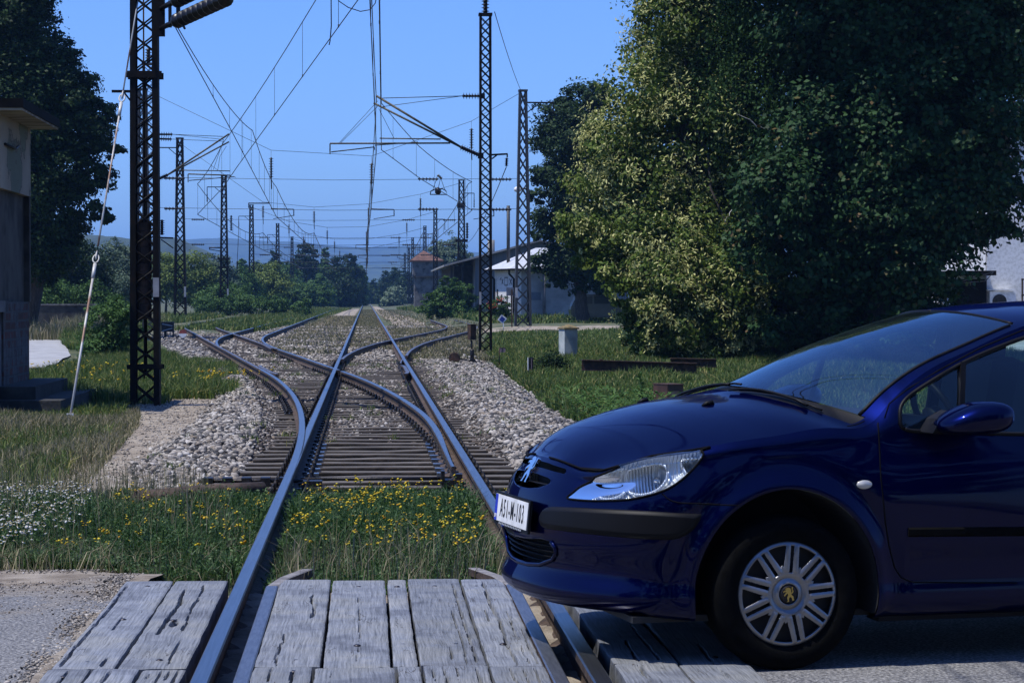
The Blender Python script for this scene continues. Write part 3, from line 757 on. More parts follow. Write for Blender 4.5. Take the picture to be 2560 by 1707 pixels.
M['stone_oily'] = island_mat('oily_rust_stained_ballast', [(0.0, (0.014, 0.012, 0.011)), (0.3, (0.04, 0.032, 0.027)), (0.6, (0.085, 0.066, 0.052)), (0.85, (0.15, 0.122, 0.10)), (1.0, (0.25, 0.225, 0.20))], 0.8)
dr = np.minimum(np.minimum(np.abs(np.abs(xx) - HG), np.abs(np.abs(xx - ctr_A(yy)) - HG)), 9)
oil = (rng.random(len(xx)) < 0.9 * np.exp(-((dr - 0.08) / 0.22) ** 2)) | (tr & (rng.random(len(xx)) < np.where(yy < 27, 0.75, 0.30)))
PS = np.stack([xx, yy, zz], -1)
stones('ballast_stones', PS[~oil], sz[~oil], M['stone'])
stones('oily_ballast_stones', PS[oil], sz[oil], M['stone_oily'], 4)
# bigger, sparser stones on the beds further off
n = 26000
yy = rng.uniform(60, 130, n); xl = np.interp(yy, BY, BL); xr = np.interp(yy, BY, BR)
xx = xl + (xr - xl) * rng.random(n)
keep = (np.abs(np.abs(xx) - HG) > 0.1) & (np.abs(np.abs(xx - ctr_A(yy)) - HG) > 0.1) & (np.abs(np.abs(xx - ctr_B(yy)) - HG) > 0.1)
keep &= np.sin(xx * 0.9 + yy * 0.13) + 0.6 * rng.normal(size=n) > -0.5
xx, yy = xx[keep], yy[keep]
stones('far_ballast_stones', np.stack([xx, yy, bed_z(xx, yy) + 0.02], -1), 0.04 + 0.03 * rng.random(len(xx)), M['stone'], 5)
# loose stones and chips on the paths and at the edge of the road
n = 9000
yy = rng.uniform(18, 40, n); xx = rng.uniform(-4.2, -1.9, n)
stones('path_gravel', np.stack([xx, yy, gz(xx, yy) + 0.022], -1), 0.008 + 0.014 * rng.random(n) ** 3, M['stone'], 6)
n = 5200
yy = 10.9 + 3.1 * rng.random(n) ** 0.8; xx = rng.uniform(-3.6, -1.36, n)
stones('road_edge_chips', np.stack([xx, yy, np.where(yy < 12.75, -0.026 - 0.035 * sstep(11.6, 12.8, yy), np.maximum(gz(xx, yy) + 0.012, -0.062 - 0.2 * sstep(12.6, 14.5, yy))) + 0.003], -1), 0.003 + 0.006 * rng.random(n) ** 2, M['stone'], 9)

n = 2600
yy = rng.uniform(8.3, 12.4, n); xx = -1.375 + rng.normal(0, 0.045, n) - 0.05 * rng.random(n)
kk_ = xx < -1.335
stones('plank_edge_chips', np.stack([xx, yy, -0.024 + 0 * xx], -1)[kk_], (0.0035 + 0.008 * rng.random(n) ** 2)[kk_], M['stone'], 10)

# ---------------------------------------------------------------- grass and flowers
def blades(name, P, h, w, m, lean=0.35, seed=1, kind='stuff', parent=None, seg=2, curl=0.5):
    """single grass blades rooted at P"""
    r = np.random.default_rng(seed); n = len(P)
    h = np.broadcast_to(np.asarray(h, float), (n,)) ; w = np.broadcast_to(np.asarray(w, float), (n,))
    a = r.uniform(0, 2 * np.pi, n); d = np.stack([np.cos(a), np.sin(a), 0 * a], -1)
    b = r.uniform(0, 2 * np.pi, n); s = np.stack([np.cos(b), np.sin(b), 0 * b], -1)
    le = np.abs(r.normal(0, lean, n))
    up = np.array([0, 0, 1.0])
    mid = P + d * (h * le * 0.35)[:, None] + up * (h * 0.55)[:, None]
    tip = P + d * (h * le * (0.9 + curl))[:, None] + up * (h * (1 - 0.35 * np.minimum(le, 1.2)))[:, None]
    hw = (w / 2)[:, None]
    V = np.stack([P - s * hw, P + s * hw, mid + s * hw * 0.8, mid - s * hw * 0.8, tip], 1).reshape(-1, 3)
    k = 5 * np.arange(n)[:, None]
    T = np.concatenate([k + [0, 1, 2], k + [0, 2, 3], k + [3, 2, 4]])
    o = nmesh(name, V, T.astype(np.int32), m, parent)
    if kind: o['kind'] = kind
    return o
G = M
M['grass'] = island_mat('green_grass', [(0.0, (0.032, 0.065, 0.013)), (0.5, (0.068, 0.119, 0.022)), (0.85, (0.147, 0.187, 0.038)), (1.0, (0.334, 0.276, 0.100))], 0.6, 0.3)
M['grass_dry'] = island_mat('dry_grass', [(0.0, (0.049, 0.065, 0.022)), (0.4, (0.119, 0.125, 0.049)), (0.7, (0.259, 0.216, 0.125)), (1.0, (0.389, 0.335, 0.216))], 0.7, 0.3)
M['herb'] = island_mat('green_herbs', [(0.0, (0.015, 0.041, 0.011)), (0.6, (0.041, 0.092, 0.022)), (1.0, (0.089, 0.153, 0.038))], 0.55, 0.25)
M['petal_y'] = island_mat('yellow_petals', [(0.0, (0.62, 0.30, 0.012)), (0.2, (0.68, 0.47, 0.02)), (1.0, (0.72, 0.60, 0.04))], 0.6, 0.25)
M['petal_w'] = island_mat('white_petals', [(0.0, (0.62, 0.62, 0.58)), (1.0, (0.80, 0.80, 0.78))], 0.6, 0.25)

def patch(poly_y, xl, xr, n, power=1.0):
    yy = poly_y[0] + (poly_y[-1] - poly_y[0]) * rng.random(n) ** power
    L = np.interp(yy, poly_y, xl); Rr = np.interp(yy, poly_y, xr)
    xx = L + (Rr - L) * rng.random(n)
    return xx, yy
def lump(x, y, k=1.0, ph=0.0):
    return 0.5 + 0.25 * np.sin(1.9 * k * x + 0.8 * k * y + ph) + 0.25 * np.sin(1.1 * k * y - 2.6 * k * x + 2 * ph + 1)
def P3(x, y, dz=0.0): return np.stack([x, y, gz(x, y) + dz], -1)

# between the rails in front of the switch, and left of the left rail: low herbs with yellow flowers
def strip_herbs():
    parts = []
    for (y0, y1, xa, xb, n) in ((12.45, 18.7, -0.66, 0.66, 21000), (13.4, 18.9, -2.1, -0.84, 21000), (12.5, 18.6, 0.84, 2.2, 9000), (14.2, 19.6, -3.7, -2.0, 15000)):
        xx, yy = patch([y0, y1], [xa, xa], [xb, xb], n)
        parts.append((xx, yy))
    x = np.concatenate([p[0] for p in parts]); y = np.concatenate([p[1] for p in parts])
    hh = (0.10 + 0.10 * lump(x, y, 2.2)) * rng.uniform(0.55, 1.2, len(x)) * (0.75 + 0.5 * sstep(13.5, 16.0, y) * (1 - sstep(17.4, 18.8, y)))
    z = np.where(np.abs(x) < 0.8, -0.19, gz(x, y) + 0.01)
    blades('low_herbs', np.stack([x, y, z], -1), hh, 0.010 + 0.006 * rng.random(len(x)), M['herb'], 0.7, 11)
    # little leaves on the stems
    n = 42000
    i = rng.integers(0, len(x), n)
    c = np.stack([x[i], y[i], z[i] + hh[i] * rng.uniform(0.3, 1.0, n)], -1) + rng.normal(0, 0.018, (n, 3))
    leafmesh('herb_leaves', c, rng.normal(0, 1, (n, 3)) + [0, 0, 1.2], 0.016 + 0.012 * rng.random(n), M['herb'], kind='stuff')
def leafmesh(name, Cn, N, size, m, parent=None, kind=None, aspect=0.55, seed=2, droop=0.0, down=None):
    r = np.random.default_rng(seed); n = len(Cn)
    N = N / np.maximum(np.linalg.norm(N, axis=1), 1e-6)[:, None]
    t = r.normal(size=(n, 3))
    if down is not None: t = t * (1 - down) + np.array([0, 0, -1.0]) * down * 1.5
    t = t - N * np.sum(t * N, 1)[:, None]; t /= np.maximum(np.linalg.norm(t, axis=1), 1e-6)[:, None]
    b = np.cross(N, t)
    s = np.broadcast_to(np.asarray(size, float), (n,))[:, None]
    V = np.stack([Cn - t * s * 0.5, Cn + b * s * aspect * 0.5 + N * s * 0.10, Cn + t * s * 0.5, Cn - b * s * aspect * 0.5 + N * s * 0.10], 1).reshape(-1, 3)
    F = (np.array([[0, 1, 2, 3]]) + 4 * np.arange(n)[:, None]).astype(np.int32)
    o = nmesh(name, V, F, m, parent)
    if kind: o['kind'] = kind
    return o
strip_herbs()
def flowers(name, c, size, m, seed=4, flat_=0.45, centre=None):
    """small flower heads: a shallow disc of petals each, with a centre"""
    r = np.random.default_rng(seed); n = len(c); k = 6
    a = np.linspace(0, 2 * np.pi, k, endpoint=False)
    tilt = r.normal(0, 0.35, (n, 2))
    ring = np.stack([np.cos(a), np.sin(a), 0 * a], -1)
    s = np.broadcast_to(np.asarray(size, float), (n,))
    Vr = c[:, None, :] + ring[None] * s[:, None, None]
    Vr[:, :, 2] += (ring[None, :, 0] * tilt[:, :1] + ring[None, :, 1] * tilt[:, 1:]) * s[:, None]
    top = c + np.array([0, 0, 1]) * (s * flat_)[:, None]; bot = c - np.array([0, 0, 1]) * (s * flat_)[:, None]
    V = np.concatenate([Vr, top[:, None], bot[:, None]], 1).reshape(-1, 3)
    T = []
    for i in range(k):
        T.append((i, (i + 1) % k, k)); T.append(((i + 1) % k, i, k + 1))
    F = (np.array(T)[None] + (k + 2) * np.arange(n)[:, None, None]).reshape(-1, 3)
    o = nmesh(name, V, F.astype(np.int32), m); o['kind'] = 'stuff'
    return o
n = 330
xx, yy = patch([13.6, 18.6], [-0.62, -0.62], [0.62, 0.62], n, 0.75)
k = rng.random(n) < 0.25 + 0.9 * lump(xx, yy, 1.6, 0.7); xx, yy = xx[k], yy[k]
c1 = np.stack([xx, yy, -0.19 + 0.15 + 0.06 * rng.random(len(xx))], -1)
xx, yy = patch([14.2, 18.9], [-2.0, -2.0], [-0.86, -0.86], 210)
k = rng.random(210) < 0.15 + 0.9 * lump(xx, yy, 1.6, 2.2); xx, yy = xx[k], yy[k]
c2 = np.stack([xx, yy, gz(xx, yy) + 0.13 + 0.07 * rng.random(len(xx))], -1)
xx, yy = patch([14.0, 18.0], [0.9, 0.9], [1.8, 1.8], 60)
c3 = np.stack([xx, yy, gz(xx, yy) + 0.13 + 0.07 * rng.random(60)], -1)
cc = np.concatenate([c1, c2, c3])
# each plant carries a small head of two to four blossoms
cc = np.concatenate([cc + rng.normal(0, 0.010, cc.shape) for _ in range(3)])
flowers('yellow_flowers', cc, 0.0075 + 0.005 * rng.random(len(cc)), M['petal_y'])
n = 3600
xx, yy = patch([14.0, 18.6], [-4.2, -4.2], [-1.85, -2.25], n)
k = rng.random(n) < sstep(-1.7, -2.7, -(-xx)) * 0 + np.clip(0.25 + 1.0 * lump(xx, yy, 1.3, 1.1) - 0.8 * sstep(-2.4, -1.9, xx), 0.04, 1); xx, yy = xx[k], yy[k]
c4 = np.stack([xx, yy, gz(xx, yy) + 0.16 + 0.09 * rng.random(len(xx))], -1)
flowers('white_daisies', c4, 0.0075 + 0.006 * rng.random(len(c4)), M['petal_w'], 5, 0.2)
flowers('daisy_centres', c4 + [0, 0, 0.003], 0.0036, M['petal_y'], 6, 0.7)
# thin dry stalks at the edge of the planks and round the flowers
xx, yy = patch([12.35, 14.6], [-0.62, -0.62], [0.64, 0.64], 1100, 1.3)
blades('dry_stalks', np.stack([xx, yy, -0.2 + 0 * xx], -1), rng.uniform(0.08, 0.36, 1100), 0.0055, M['grass_dry'], 0.28, 12)
xx, yy = patch([12.9, 15.2], [-2.6, -2.2], [-0.84, -0.84], 1700, 0.9)
blades('dry_stalks', np.stack([xx, yy, gz(xx, yy)], -1), rng.uniform(0.05, 0.24, 1700), 0.005, M['grass_dry'], 0.55, 13)
xx, yy = patch([15, 20.5], [-4, -4], [-0.9, -1.6], 2200)
blades('dry_stalks', np.stack([xx, yy, gz(xx, yy)], -1), rng.uniform(0.2, 0.42, 2200), 0.005, M['grass_dry'], 0.2, 14)
# meadow left of the path (near), meadow further back, verge on the right
def meadow(name, py, xl, xr, n, h0, h1, w, m, seed, lean=0.45, k=0.8, thr=0.0, dz=0.0):
    xx, yy = patch(py, xl, xr, n)
    l = lump(xx, yy, k, seed)
    keep = l + 0.15 * rng.normal(size=n) > thr
    xx, yy, l = xx[keep], yy[keep], l[keep]
    return blades(name, P3(xx, yy, dz), (h0 + (h1 - h0) * l) * rng.uniform(0.6, 1.15, len(xx)), w * rng.uniform(0.7, 1.3, len(xx)), m, lean, seed)
meadow('meadow_grass', [19.5, 24, 30, 34.5], [-7, -7, -7, -7], [-2.5, -2.7, -3.0, -3.4], 48000, 0.07, 0.24, 0.012, M['grass_dry'], 21)
meadow('meadow_grass', [19.5, 24, 30, 34.5], [-7, -7, -7, -7], [-2.7, -3.0, -3.2, -3.6], 26000, 0.08, 0.22, 0.013, M['grass'], 22)
meadow('meadow_grass', [36.5, 44, 46.5, 48.5, 54, 60, 70], [-9, -9, -8.6, -6.5, -6.6, -7.1, -8.2], [-3.2, -3.1, -3.35, -3.5, -4.2, -5.0, -6.4], 80000, 0.18, 0.42, 0.02, M['grass'], 23)
meadow('meadow_grass', [38, 46, 52, 58], [-3.4, -3.2, -3.8, -4.4], [-2.2, -2.6, -3.0, -3.8], 14000, 0.12, 0.34, 0.018, M['grass'], 24, thr=0.35)
meadow('meadow_grass', [70, 80, 100, 125, 128, 180], [-8.4, -10.3, -12.7, -15, -30, -40], [-6.6, -7.9, -9.8, -11.0, -11.2, -10.6], 80000, 0.25, 0.6, 0.05, M['grass'], 25)
meadow('verge_grass', [24, 30, 40, 55, 75], [2.35, 2.55, 2.65, 2.95, 3.4], [9, 10, 12, 16, 20], 150000, 0.10, 0.30, 0.022, M['grass'], 26)
meadow('verge_grass', [75, 90, 99], [3.6, 4.4, 5.0], [20, 24, 26], 42000, 0.10, 0.26, 0.035, M['grass'], 27)
meadow('verge_grass', [99, 106, 114, 122, 126], [8.5, 11, 15, 24, 26], [27, 29, 31, 33, 34], 22000, 0.10, 0.26, 0.035, M['grass'], 34)
meadow('verge_grass', [128, 150, 170], [6.6, 6.8, 7], [32, 36, 40], 46000, 0.12, 0.32, 0.04, M['grass'], 35)
meadow('verge_grass', [84, 130, 200, 300], [1.2, 1.2, 1.2, 1.2], [3.6, 6, 5.5, 4.0], 9000, 0.04, 0.15, 0.05, M['grass_dry'], 36, thr=0.5, dz=0.03)
meadow('verge_grass', [130, 200, 320], [6.5, 5.4, 4], [30, 30, 30], 60000, 0.25, 0.6, 0.08, M['grass'], 31)
meadow('track_grass', [72, 120, 200, 300], [-0.7, -0.7, -0.7, -0.7], [0.7, 0.7, 0.7, 0.7], 26000, 0.04, 0.13, 0.025, M['grass_dry'], 28, dz=0.05)
meadow('track_grass', [62, 90, 120, 200], [-3.0, -3.4, -3.6, -3.4], [-0.9, -0.9, -0.9, -0.9], 16000, 0.05, 0.18, 0.03, M['grass_dry'], 29, thr=0.45, dz=0.03)
meadow('track_grass', [60, 90, 120], [0.9, 0.9, 0.9], [3.2, 4.2, 6.0], 22000, 0.08, 0.22, 0.03, M['grass_dry'], 30, thr=0.3, dz=0.02)
meadow('track_grass', [110, 160, 330], [-9, -9, -8], [-5, -4, -2], 34000, 0.10, 0.38, 0.05, M['grass'], 33, thr=0.25, dz=0.02)
meadow('tall_pale_grass', [88, 110, 135], [-13, -14, -15], [-9.4, -10.8, -11.4], 12000, 0.4, 0.9, 0.03, M['grass_dry'], 32, 0.25)
# weeds scattered on the ballast
n = 420
xx = rng.uniform(-2.4, 2.6, n); yy = rng.uniform(20, 60, n)
cx_ = np.repeat(np.stack([xx, yy], -1), 26, 0) + rng.normal(0, 0.05, (n * 26, 2))
ok = (np.abs(np.abs(cx_[:, 0]) - HG) > 0.09)
cx_ = cx_[ok]
keepw = np.repeat(rng.random(n) < 0.32, 26)[ok]
cx_ = cx_[keepw]
blades('ballast_weeds', np.stack([cx_[:, 0], cx_[:, 1], bed_z(cx_[:, 0], cx_[:, 1])], -1), rng.uniform(0.05, 0.15, len(cx_)), 0.012, M['grass'], 0.8, 15)
# yellow flowers in the meadow by the mast
pts = []
for (x, y, s, k) in ((-2.9, 43.5, 0.35, 40), (-5.6, 48, 0.8, 46), (-4.5, 41, 0.6, 14), (-6.0, 42.0, 0.5, 12)):
    pts.append(np.stack([rng.normal(x, s, k), rng.normal(y, s * 1.4, k), rng.uniform(0.18, 0.34, k) + gz(x, y)], -1))
pts = np.concatenate(pts); pts = np.concatenate([pts + rng.normal(0, 0.02, pts.shape) for _ in range(2)])
flowers('yellow_flowers', pts, 0.022, M['petal_y'], 8)
# ================================================================ masts, overhead lines
def mast(X, Y, z0, H, w0, w1, dep, pitch, leg, m, label, plate=None, cap=True, group='lattice masts of the overhead line', lace=0.03, rounded=False, battens=()):
    o = empty('lattice_mast', (X, Y, z0), label, 'mast', group)
    def half(z): return (w0 + (w1 - w0) * z / H) / 2
    for s in (-1, 1):
        mb = MB()
        for d in (-1, 1):
            mb.bar((s * (half(0) - leg / 2), d * (dep / 2 - 0.006), -0.3), (s * (half(H) - leg / 2), d * (dep / 2 - 0.006), H), leg, 0.012, up=(0, 1, 0))
        mb.bar((s * (half(0) - 0.007), 0, -0.3), (s * (half(H) - 0.007), 0, H), 0.012, dep - 0.026, up=(0, 1, 0))
        mb.build('leg', m, o)
    n = max(2, int(H / pitch))
    for d in (-1, 1):
        mb = MB()
        yy = d * (dep / 2 - 0.02)
        for ph in (0, 1):
            pts = []
            for i in range(n + 1):
                z = 0.06 + i * (H - 0.12) / n
                sgn = 1 if (i + ph) % 2 == 0 else -1
                x = sgn * (half(z) - leg * 0.75)
                if rounded and 0 < i < n:
                    q = (H / n) * 0.22
                    pts += [(x * 0.72, yy, z - q), (x * 0.97, yy, z - q * 0.35), (x * 0.97, yy, z + q * 0.35), (x * 0.72, yy, z + q)]
                else:
                    pts.append((x, yy, z))
            if rounded:
                mb.tube(pts, lace * 0.42, 5, smooth=False)
            else:
                for a, b in zip(pts[:-1], pts[1:]):
                    mb.bar((a[0], a[1] + ph * d * -0.006, a[2]), (b[0], b[1] + ph * d * -0.006, b[2]), lace, 0.008, up=(0, 1, 0))
        mb.build('lattice', m, o)
    for (zb, hb, ex) in battens:
        mb = MB()
        for d in (-1, 1):
            mb.box((-half(zb) - ex, d * (dep / 2 + 0.012) - 0.01, zb - hb / 2), (half(zb) + ex, d * (dep / 2 + 0.012) + 0.01, zb + hb / 2))
        mb.build('batten', m, o)
    if cap:
        mb = MB(); mb.box((-half(H) - 0.025, -dep / 2 - 0.02, H), (half(H) + 0.025, dep / 2 + 0.02, H + 0.07)); mb.build('cap', m, o)
    if plate:
        s, zp, hp = plate
        mb = MB(); xx = s * (half(zp) - leg / 2)
        mb.box((xx - leg * 0.5, -dep / 2 - 0.012, zp - hp / 2), (xx + leg * 0.5, -dep / 2 - 0.004, zp + hp / 2))
        mb.build('number_plate', M['plategrey'], o)
    return o
M['plategrey'] = flat('pale_enamel_plate', (0.33, 0.34, 0.35), 0.5)
def sub(o, mb, name, m):
    """world-space part under a thing"""
    c = mb.build(name, m)
    c.parent = o
    c.matrix_parent_inverse = Matrix.Translation(-Vector(o.location))
    return c

near = mast(*(at(334.5, 900, 36)[:2]), -0.22, 8.6, 0.445, 0.40, 0.30, 0.2885, 0.088, M['lattice'], 'big near lattice mast with a rusty weight stack inside, left of the tracks', (1, 1.80, 0.29), rounded=True, lace=0.034, battens=[(0.60, 0.07, 0.045), (5.0, 0.10, 0.06)])
nX, nY = near.location.x, near.location.y
mb = MB()
for i in range(12):
    mb.lathe([(0, 0.112), (0.105, 0.112), (0.115, 0.100), (0.12, 0.10)], (nX - 0.015, nY, 1.10 + i * 0.122), (0, 0, 1), 14, False)
mb.tube([(nX - 0.015, nY, 0.2), (nX - 0.015, nY, 6.8)], 0.012)
sub(near, mb, 'weight_stack', M['rust'])
mb = MB(); mb.tube([(nX + 0.01, nY - 0.05, 0.25), (nX + 0.01, nY - 0.05, 4.75)], 0.022); sub(near, mb, 'guide_rod', M['lattice'])
# tension insulators at its top, pulled towards the line over the main track
mb = MB()
a0 = Vector((nX + 0.24, nY - 0.1, 5.62))
mb.box((nX + 0.19, nY - 0.16, 5.36), (nX + 0.31, nY - 0.02, 5.98))
sub(near, mb, 'bracket', M['lattice'])
tgt = Vector(at(490, -14, 33.2))
dirv = (tgt - a0)
mb = MB()
side = dirv.cross(Vector((0, 0, 1))).normalized()
upv = side.cross(dirv).normalized()
for k in (-1, 1):
    a = a0 + upv * 0.15 * k
    mb.tube([a, a + dirv * 0.18, a + dirv * 0.36], [0.03, 0.045, 0.03], 8)
    mb.lathe([(0, 0.05), (0.02, 0.115), (0.10, 0.115), (0.14, 0.05)], a + dirv * 0.34, dirv, 12)
    insul(mb, a + dirv * 0.42, a + dirv * 1.25, 0.115, 9, 0.04, 12)
    mb.tube([a + dirv * 0.40 + upv * 0.0, a + dirv * 0.48 - upv * 0.16 * (1 if k < 0 else -0.2)], [0.03, 0.018], 6)
mb.bar(a0 + upv * 0.20 + dirv * 0.2, a0 - upv * 0.2 + dirv * 0.2, 0.05, 0.03)
mb.bar(a0 + upv * 0.22 + dirv * 0.36, a0 - upv * 0.22 + dirv * 0.36, 0.06, 0.05)
sub(near, mb, 'tension_insulator', M['insulator'])
mb = MB(); mb.bar((nX - 0.22, nY + 0.05, 4.54), (nX - 0.50, nY + 0.05, 4.54), 0.04); mb.bar((nX - 0.22, nY + 0.05, 4.40), (nX - 0.32, nY + 0.05, 4.53), 0.025)
sub(near, mb, 'side_arm', M['lattice'])

rp = at(1115, 805, 67)
right = mast(rp[0], 67, -0.22, 9.62, 0.375, 0.335, 0.30, 0.243, 0.062, M['lattice'], 'tall slim lattice mast beside the right branch with a long cantilever arm', (-1, 1.62, 0.36), lace=0.026, battens=[])
rX = right.location.x
mb = MB(); insul(mb, (rX, 67, 9.48), (rX, 67, 10.05), 0.115, 6, 0.06, 12); sub(right, mb, 'top_insulator', M['insulator'])
def cantilever(o, top, low, tip1, tip2, reg_l, reg_r, arm, wire, mirror_pts=None, Y=67.0):
    """top / low: anchor points on the mast; tips: ends of the two raking tubes; reg: registration tube; arm: steady arm"""
    c = MB(); c.tube([top[1], tip1[0]], 0.012, 6); c.tube([top[1], top[2]], 0.009, 6); sub(o, c, 'tie_rod', M['wire'])
    c = MB(); insul(c, top[0], top[1], 0.095, 7, 0.035); c.box(tuple(np.array(top[0]) - 0.07), tuple(np.array(top[0]) + 0.07)); sub(o, c, 'tie_insulator', M['insulator'])
    c = MB(); c.tube([low[1], tip1[1]], 0.032, 8); c.tube([low[1], tip2], 0.028, 8); sub(o, c, 'cantilever_tube', M['tubeyellow'])
    c = MB(); insul(c, low[0], low[1], 0.10, 9, 0.05); c.box(tuple(np.array(low[0]) - 0.08), tuple(np.array(low[0]) + 0.08)); sub(o, c, 'cantilever_insulator', M['insulator'])
    c = MB(); c.tube([reg_l, reg_r], 0.024, 8); c.bar(reg_l, np.array(reg_l) - [0, 0, 0.3], 0.035); sub(o, c, 'registration_tube', M['tubeyellow'])
    c = MB(); c.tube([np.array(reg_l) + [0.03, 0, -0.30 + 0.06], arm], 0.018, 6); c.tube([arm, wire], 0.012, 6); sub(o, c, 'steady_arm', M['wire'])
A_ = lambda x, y: tuple(at(x, y, 67))
cantilever(right, (A_(1108, 221), A_(1062, 221), A_(875, 246)), (A_(1104, 358), A_(1058, 338), None), (A_(876, 226), A_(865, 221)), A_(858, 237), A_(758, 330), A_(1034, 329), A_(860, 338), A_(861, 345))
c = MB(); c.tube([A_(872, 318), A_(1012, 320)], 0.02, 6); c.tube([A_(861, 334), A_(960, 327)], 0.016, 6); sub(right, c, 'registration_tube', M['tubeyellow'])
c = MB(); 
for (a, b) in ((A_(868, 232), A_(780, 328)), (A_(870, 242), A_(783, 328)), (A_(870, 250), A_(905, 318)), (A_(1011, 320), A_(1012, 315))): c.tube([a, b], 0.007, 5)
sub(right, c, 'stay_wire', M['wire'])
mb = MB(); mb.bar(A_(1126, 356), A_(1166, 354), 0.05); mb.bar(A_(1130, 365), A_(1142, 356), 0.04); mb.bar(A_(1165, 354), A_(1165, 362), 0.04); insul(mb, A_(1164, 363), A_(1163, 382), 0.06, 5, 0.03); sub(right, mb, 'side_bracket', M['lattice'])

# second mast of the left row, hidden behind the near one, with its cantilever over the branch
YL = 88
lp = at(343, 850, YL)
left2 = mast(lp[0], YL, -0.1, 10.1, 0.50, 0.42, 0.34, 0.31, 0.075, M['lattice_grey'], 'slim grey mast half hidden inside the big near mast, carrying a raking cantilever', None, lace=0.026)
mb = MB(); insul(mb, (lp[0], YL, 10.0), (lp[0], YL, 10.6), 0.13, 6, 0.07); sub(left2, mb, 'top_insulator', M['insulator'])
A2 = lambda x, y: tuple(at(x, y, YL))
cantilever(left2, (A2(358, 309), A2(396, 309), A2(514, 321)), (A2(358, 414), A2(385, 402), None), (A2(512, 314), A2(526, 308)), A2(526, 326), A2(432, 400), A2(530, 403), A2(538, 406), A2(541, 408))
c = MB(); c.tube([A2(400, 391), A2(528, 393)], 0.02, 6); sub(left2, c, 'registration_tube', M['tubeyellow'])
c = MB(); c.tube([A2(514, 320), A2(490, 390)], 0.008, 5); c.tube([A2(520, 336), A2(505, 360), A2(500, 392)], 0.008, 5); insul(c, A2(358, 319), A2(394, 320), 0.09, 7, 0.035); c.tube([A2(394, 320), A2(514, 325)], 0.01, 5); sub(left2, c, 'stay_wire', M['wire'])
mb = MB(); mb.bar(A2(353, 545), A2(398, 547), 0.06); mb.bar(A2(370, 550), A2(398, 570), 0.04); insul(mb, A2(372, 540), A2(372, 505), 0.11, 7, 0.05); sub(left2, mb, 'bracket', M['lattice'])

# the tall wide masts that carry the spans across the yard: two receding rows
def arm_bracket(o, s, H, L=0.95, ins=True):
    mb = MB(); y0 = 0
    mb.bar((s * 0.2, 0, H), (s * (0.2 + L), 0, H), 0.07); mb.bar((s * 0.2, 0, H - 0.5), (s * (0.2 + L * 0.45), 0, H - 0.04), 0.05); mb.bar((s * (0.2 + L), 0, H), (s * (0.2 + L), 0, H - 0.55), 0.06)
    if ins: insul(mb, (s * (0.2 + L), 0, H - 0.55), (s * (0.2 + L), 0, H - 1.25), 0.07, 5, 0.035)
    mb.build('bracket', M['lattice'], o)
rows_r = [(1201, 116, 'wide tall lattice mast before the white house, its arm reaching to the tree'), (1060, 205, 'lattice mast carrying a small white notice before the warehouse'),
          (1000, 274, 'lattice mast standing before the right half of the old tower'), (976, 338, 'lattice mast just left of the tower roof peak'), (948, 405, 'small distant mast at the left edge of the tower'), (939, 470, 'tiny farthest mast of the right row'), (930, 545, 'tiny faint mast at the far end of the right row')]
tops_r = [210, 415, 482, 520, 547, 570, 582]
rm = []
for i, ((px, Y, lab), tp) in enumerate(zip(rows_r, tops_r)):
    b = at(px, 700, Y); ztop = 1.43 + (682.6 - tp) / 5421 * Y
    z0 = -0.1
    w0, w1, lg = (0.86, 0.40, 0.12) if i == 0 else ((0.80, 0.52, 0.13) if i == 1 else (0.66, 0.45, 0.13))
    o = mast(b[0], Y, z0, ztop - z0, w0, w1, 0.55, 0.62, lg, M['lattice_grey'] if i in (0,) else M['lattice'], lab, (-1, 1.75, 0.5), lace=0.05 + 0.01 * i, group='wide masts of the right row')
    arm_bracket(o, 1, ztop - z0 - (0.55 if i == 0 else 1.1), 1.3 if i == 0 else 0.9, i > 0)
    rm.append(o)
rows_l = [(414, 160, 'left row mast with a top arm pointing left, nearest the big mast'), (515, 199, 'second left row mast, with a collar of brackets halfway up'), (578, 262, 'third left row mast with a cross arm above the bushes'), (638, 328, 'fourth left row mast rising before the dark wood'), (671, 395, 'fifth thin mast before the dark wood'), (699, 460, 'sixth faint thin mast before the dark wood')]
tops_l = [322, 407, 473, 515, 545, 552]
lm = []
for i, ((px, Y, lab), tp) in enumerate(zip(rows_l, tops_l)):
    b = at(px, 700, Y); ztop = 1.43 + (682.6 - tp) / 5421 * Y
    o = mast(b[0], Y, -0.1, ztop + 0.1, 0.88 - 0.05 * i, 0.46, 0.55, 0.62, 0.14, M['lattice'], lab, (1, 1.9, 0.7), lace=0.055 + 0.008 * i, group='wide masts of the left row')
    if i < 4: arm_bracket(o, -1, ztop - 0.5 - 0.3 * i, 1.2, True)
    lm.append(o)
# a mast hidden behind the near one pairs with the first right mast
hp_ = at(329, 800, 116)
hid = mast(hp_[0], 116, -0.1, 11.6, 0.8, 0.44, 0.55, 0.62, 0.12, M['lattice_grey'], 'bluish wide mast seen only through the bars of the big near mast', None, lace=0.05, group='wide masts of the left row')
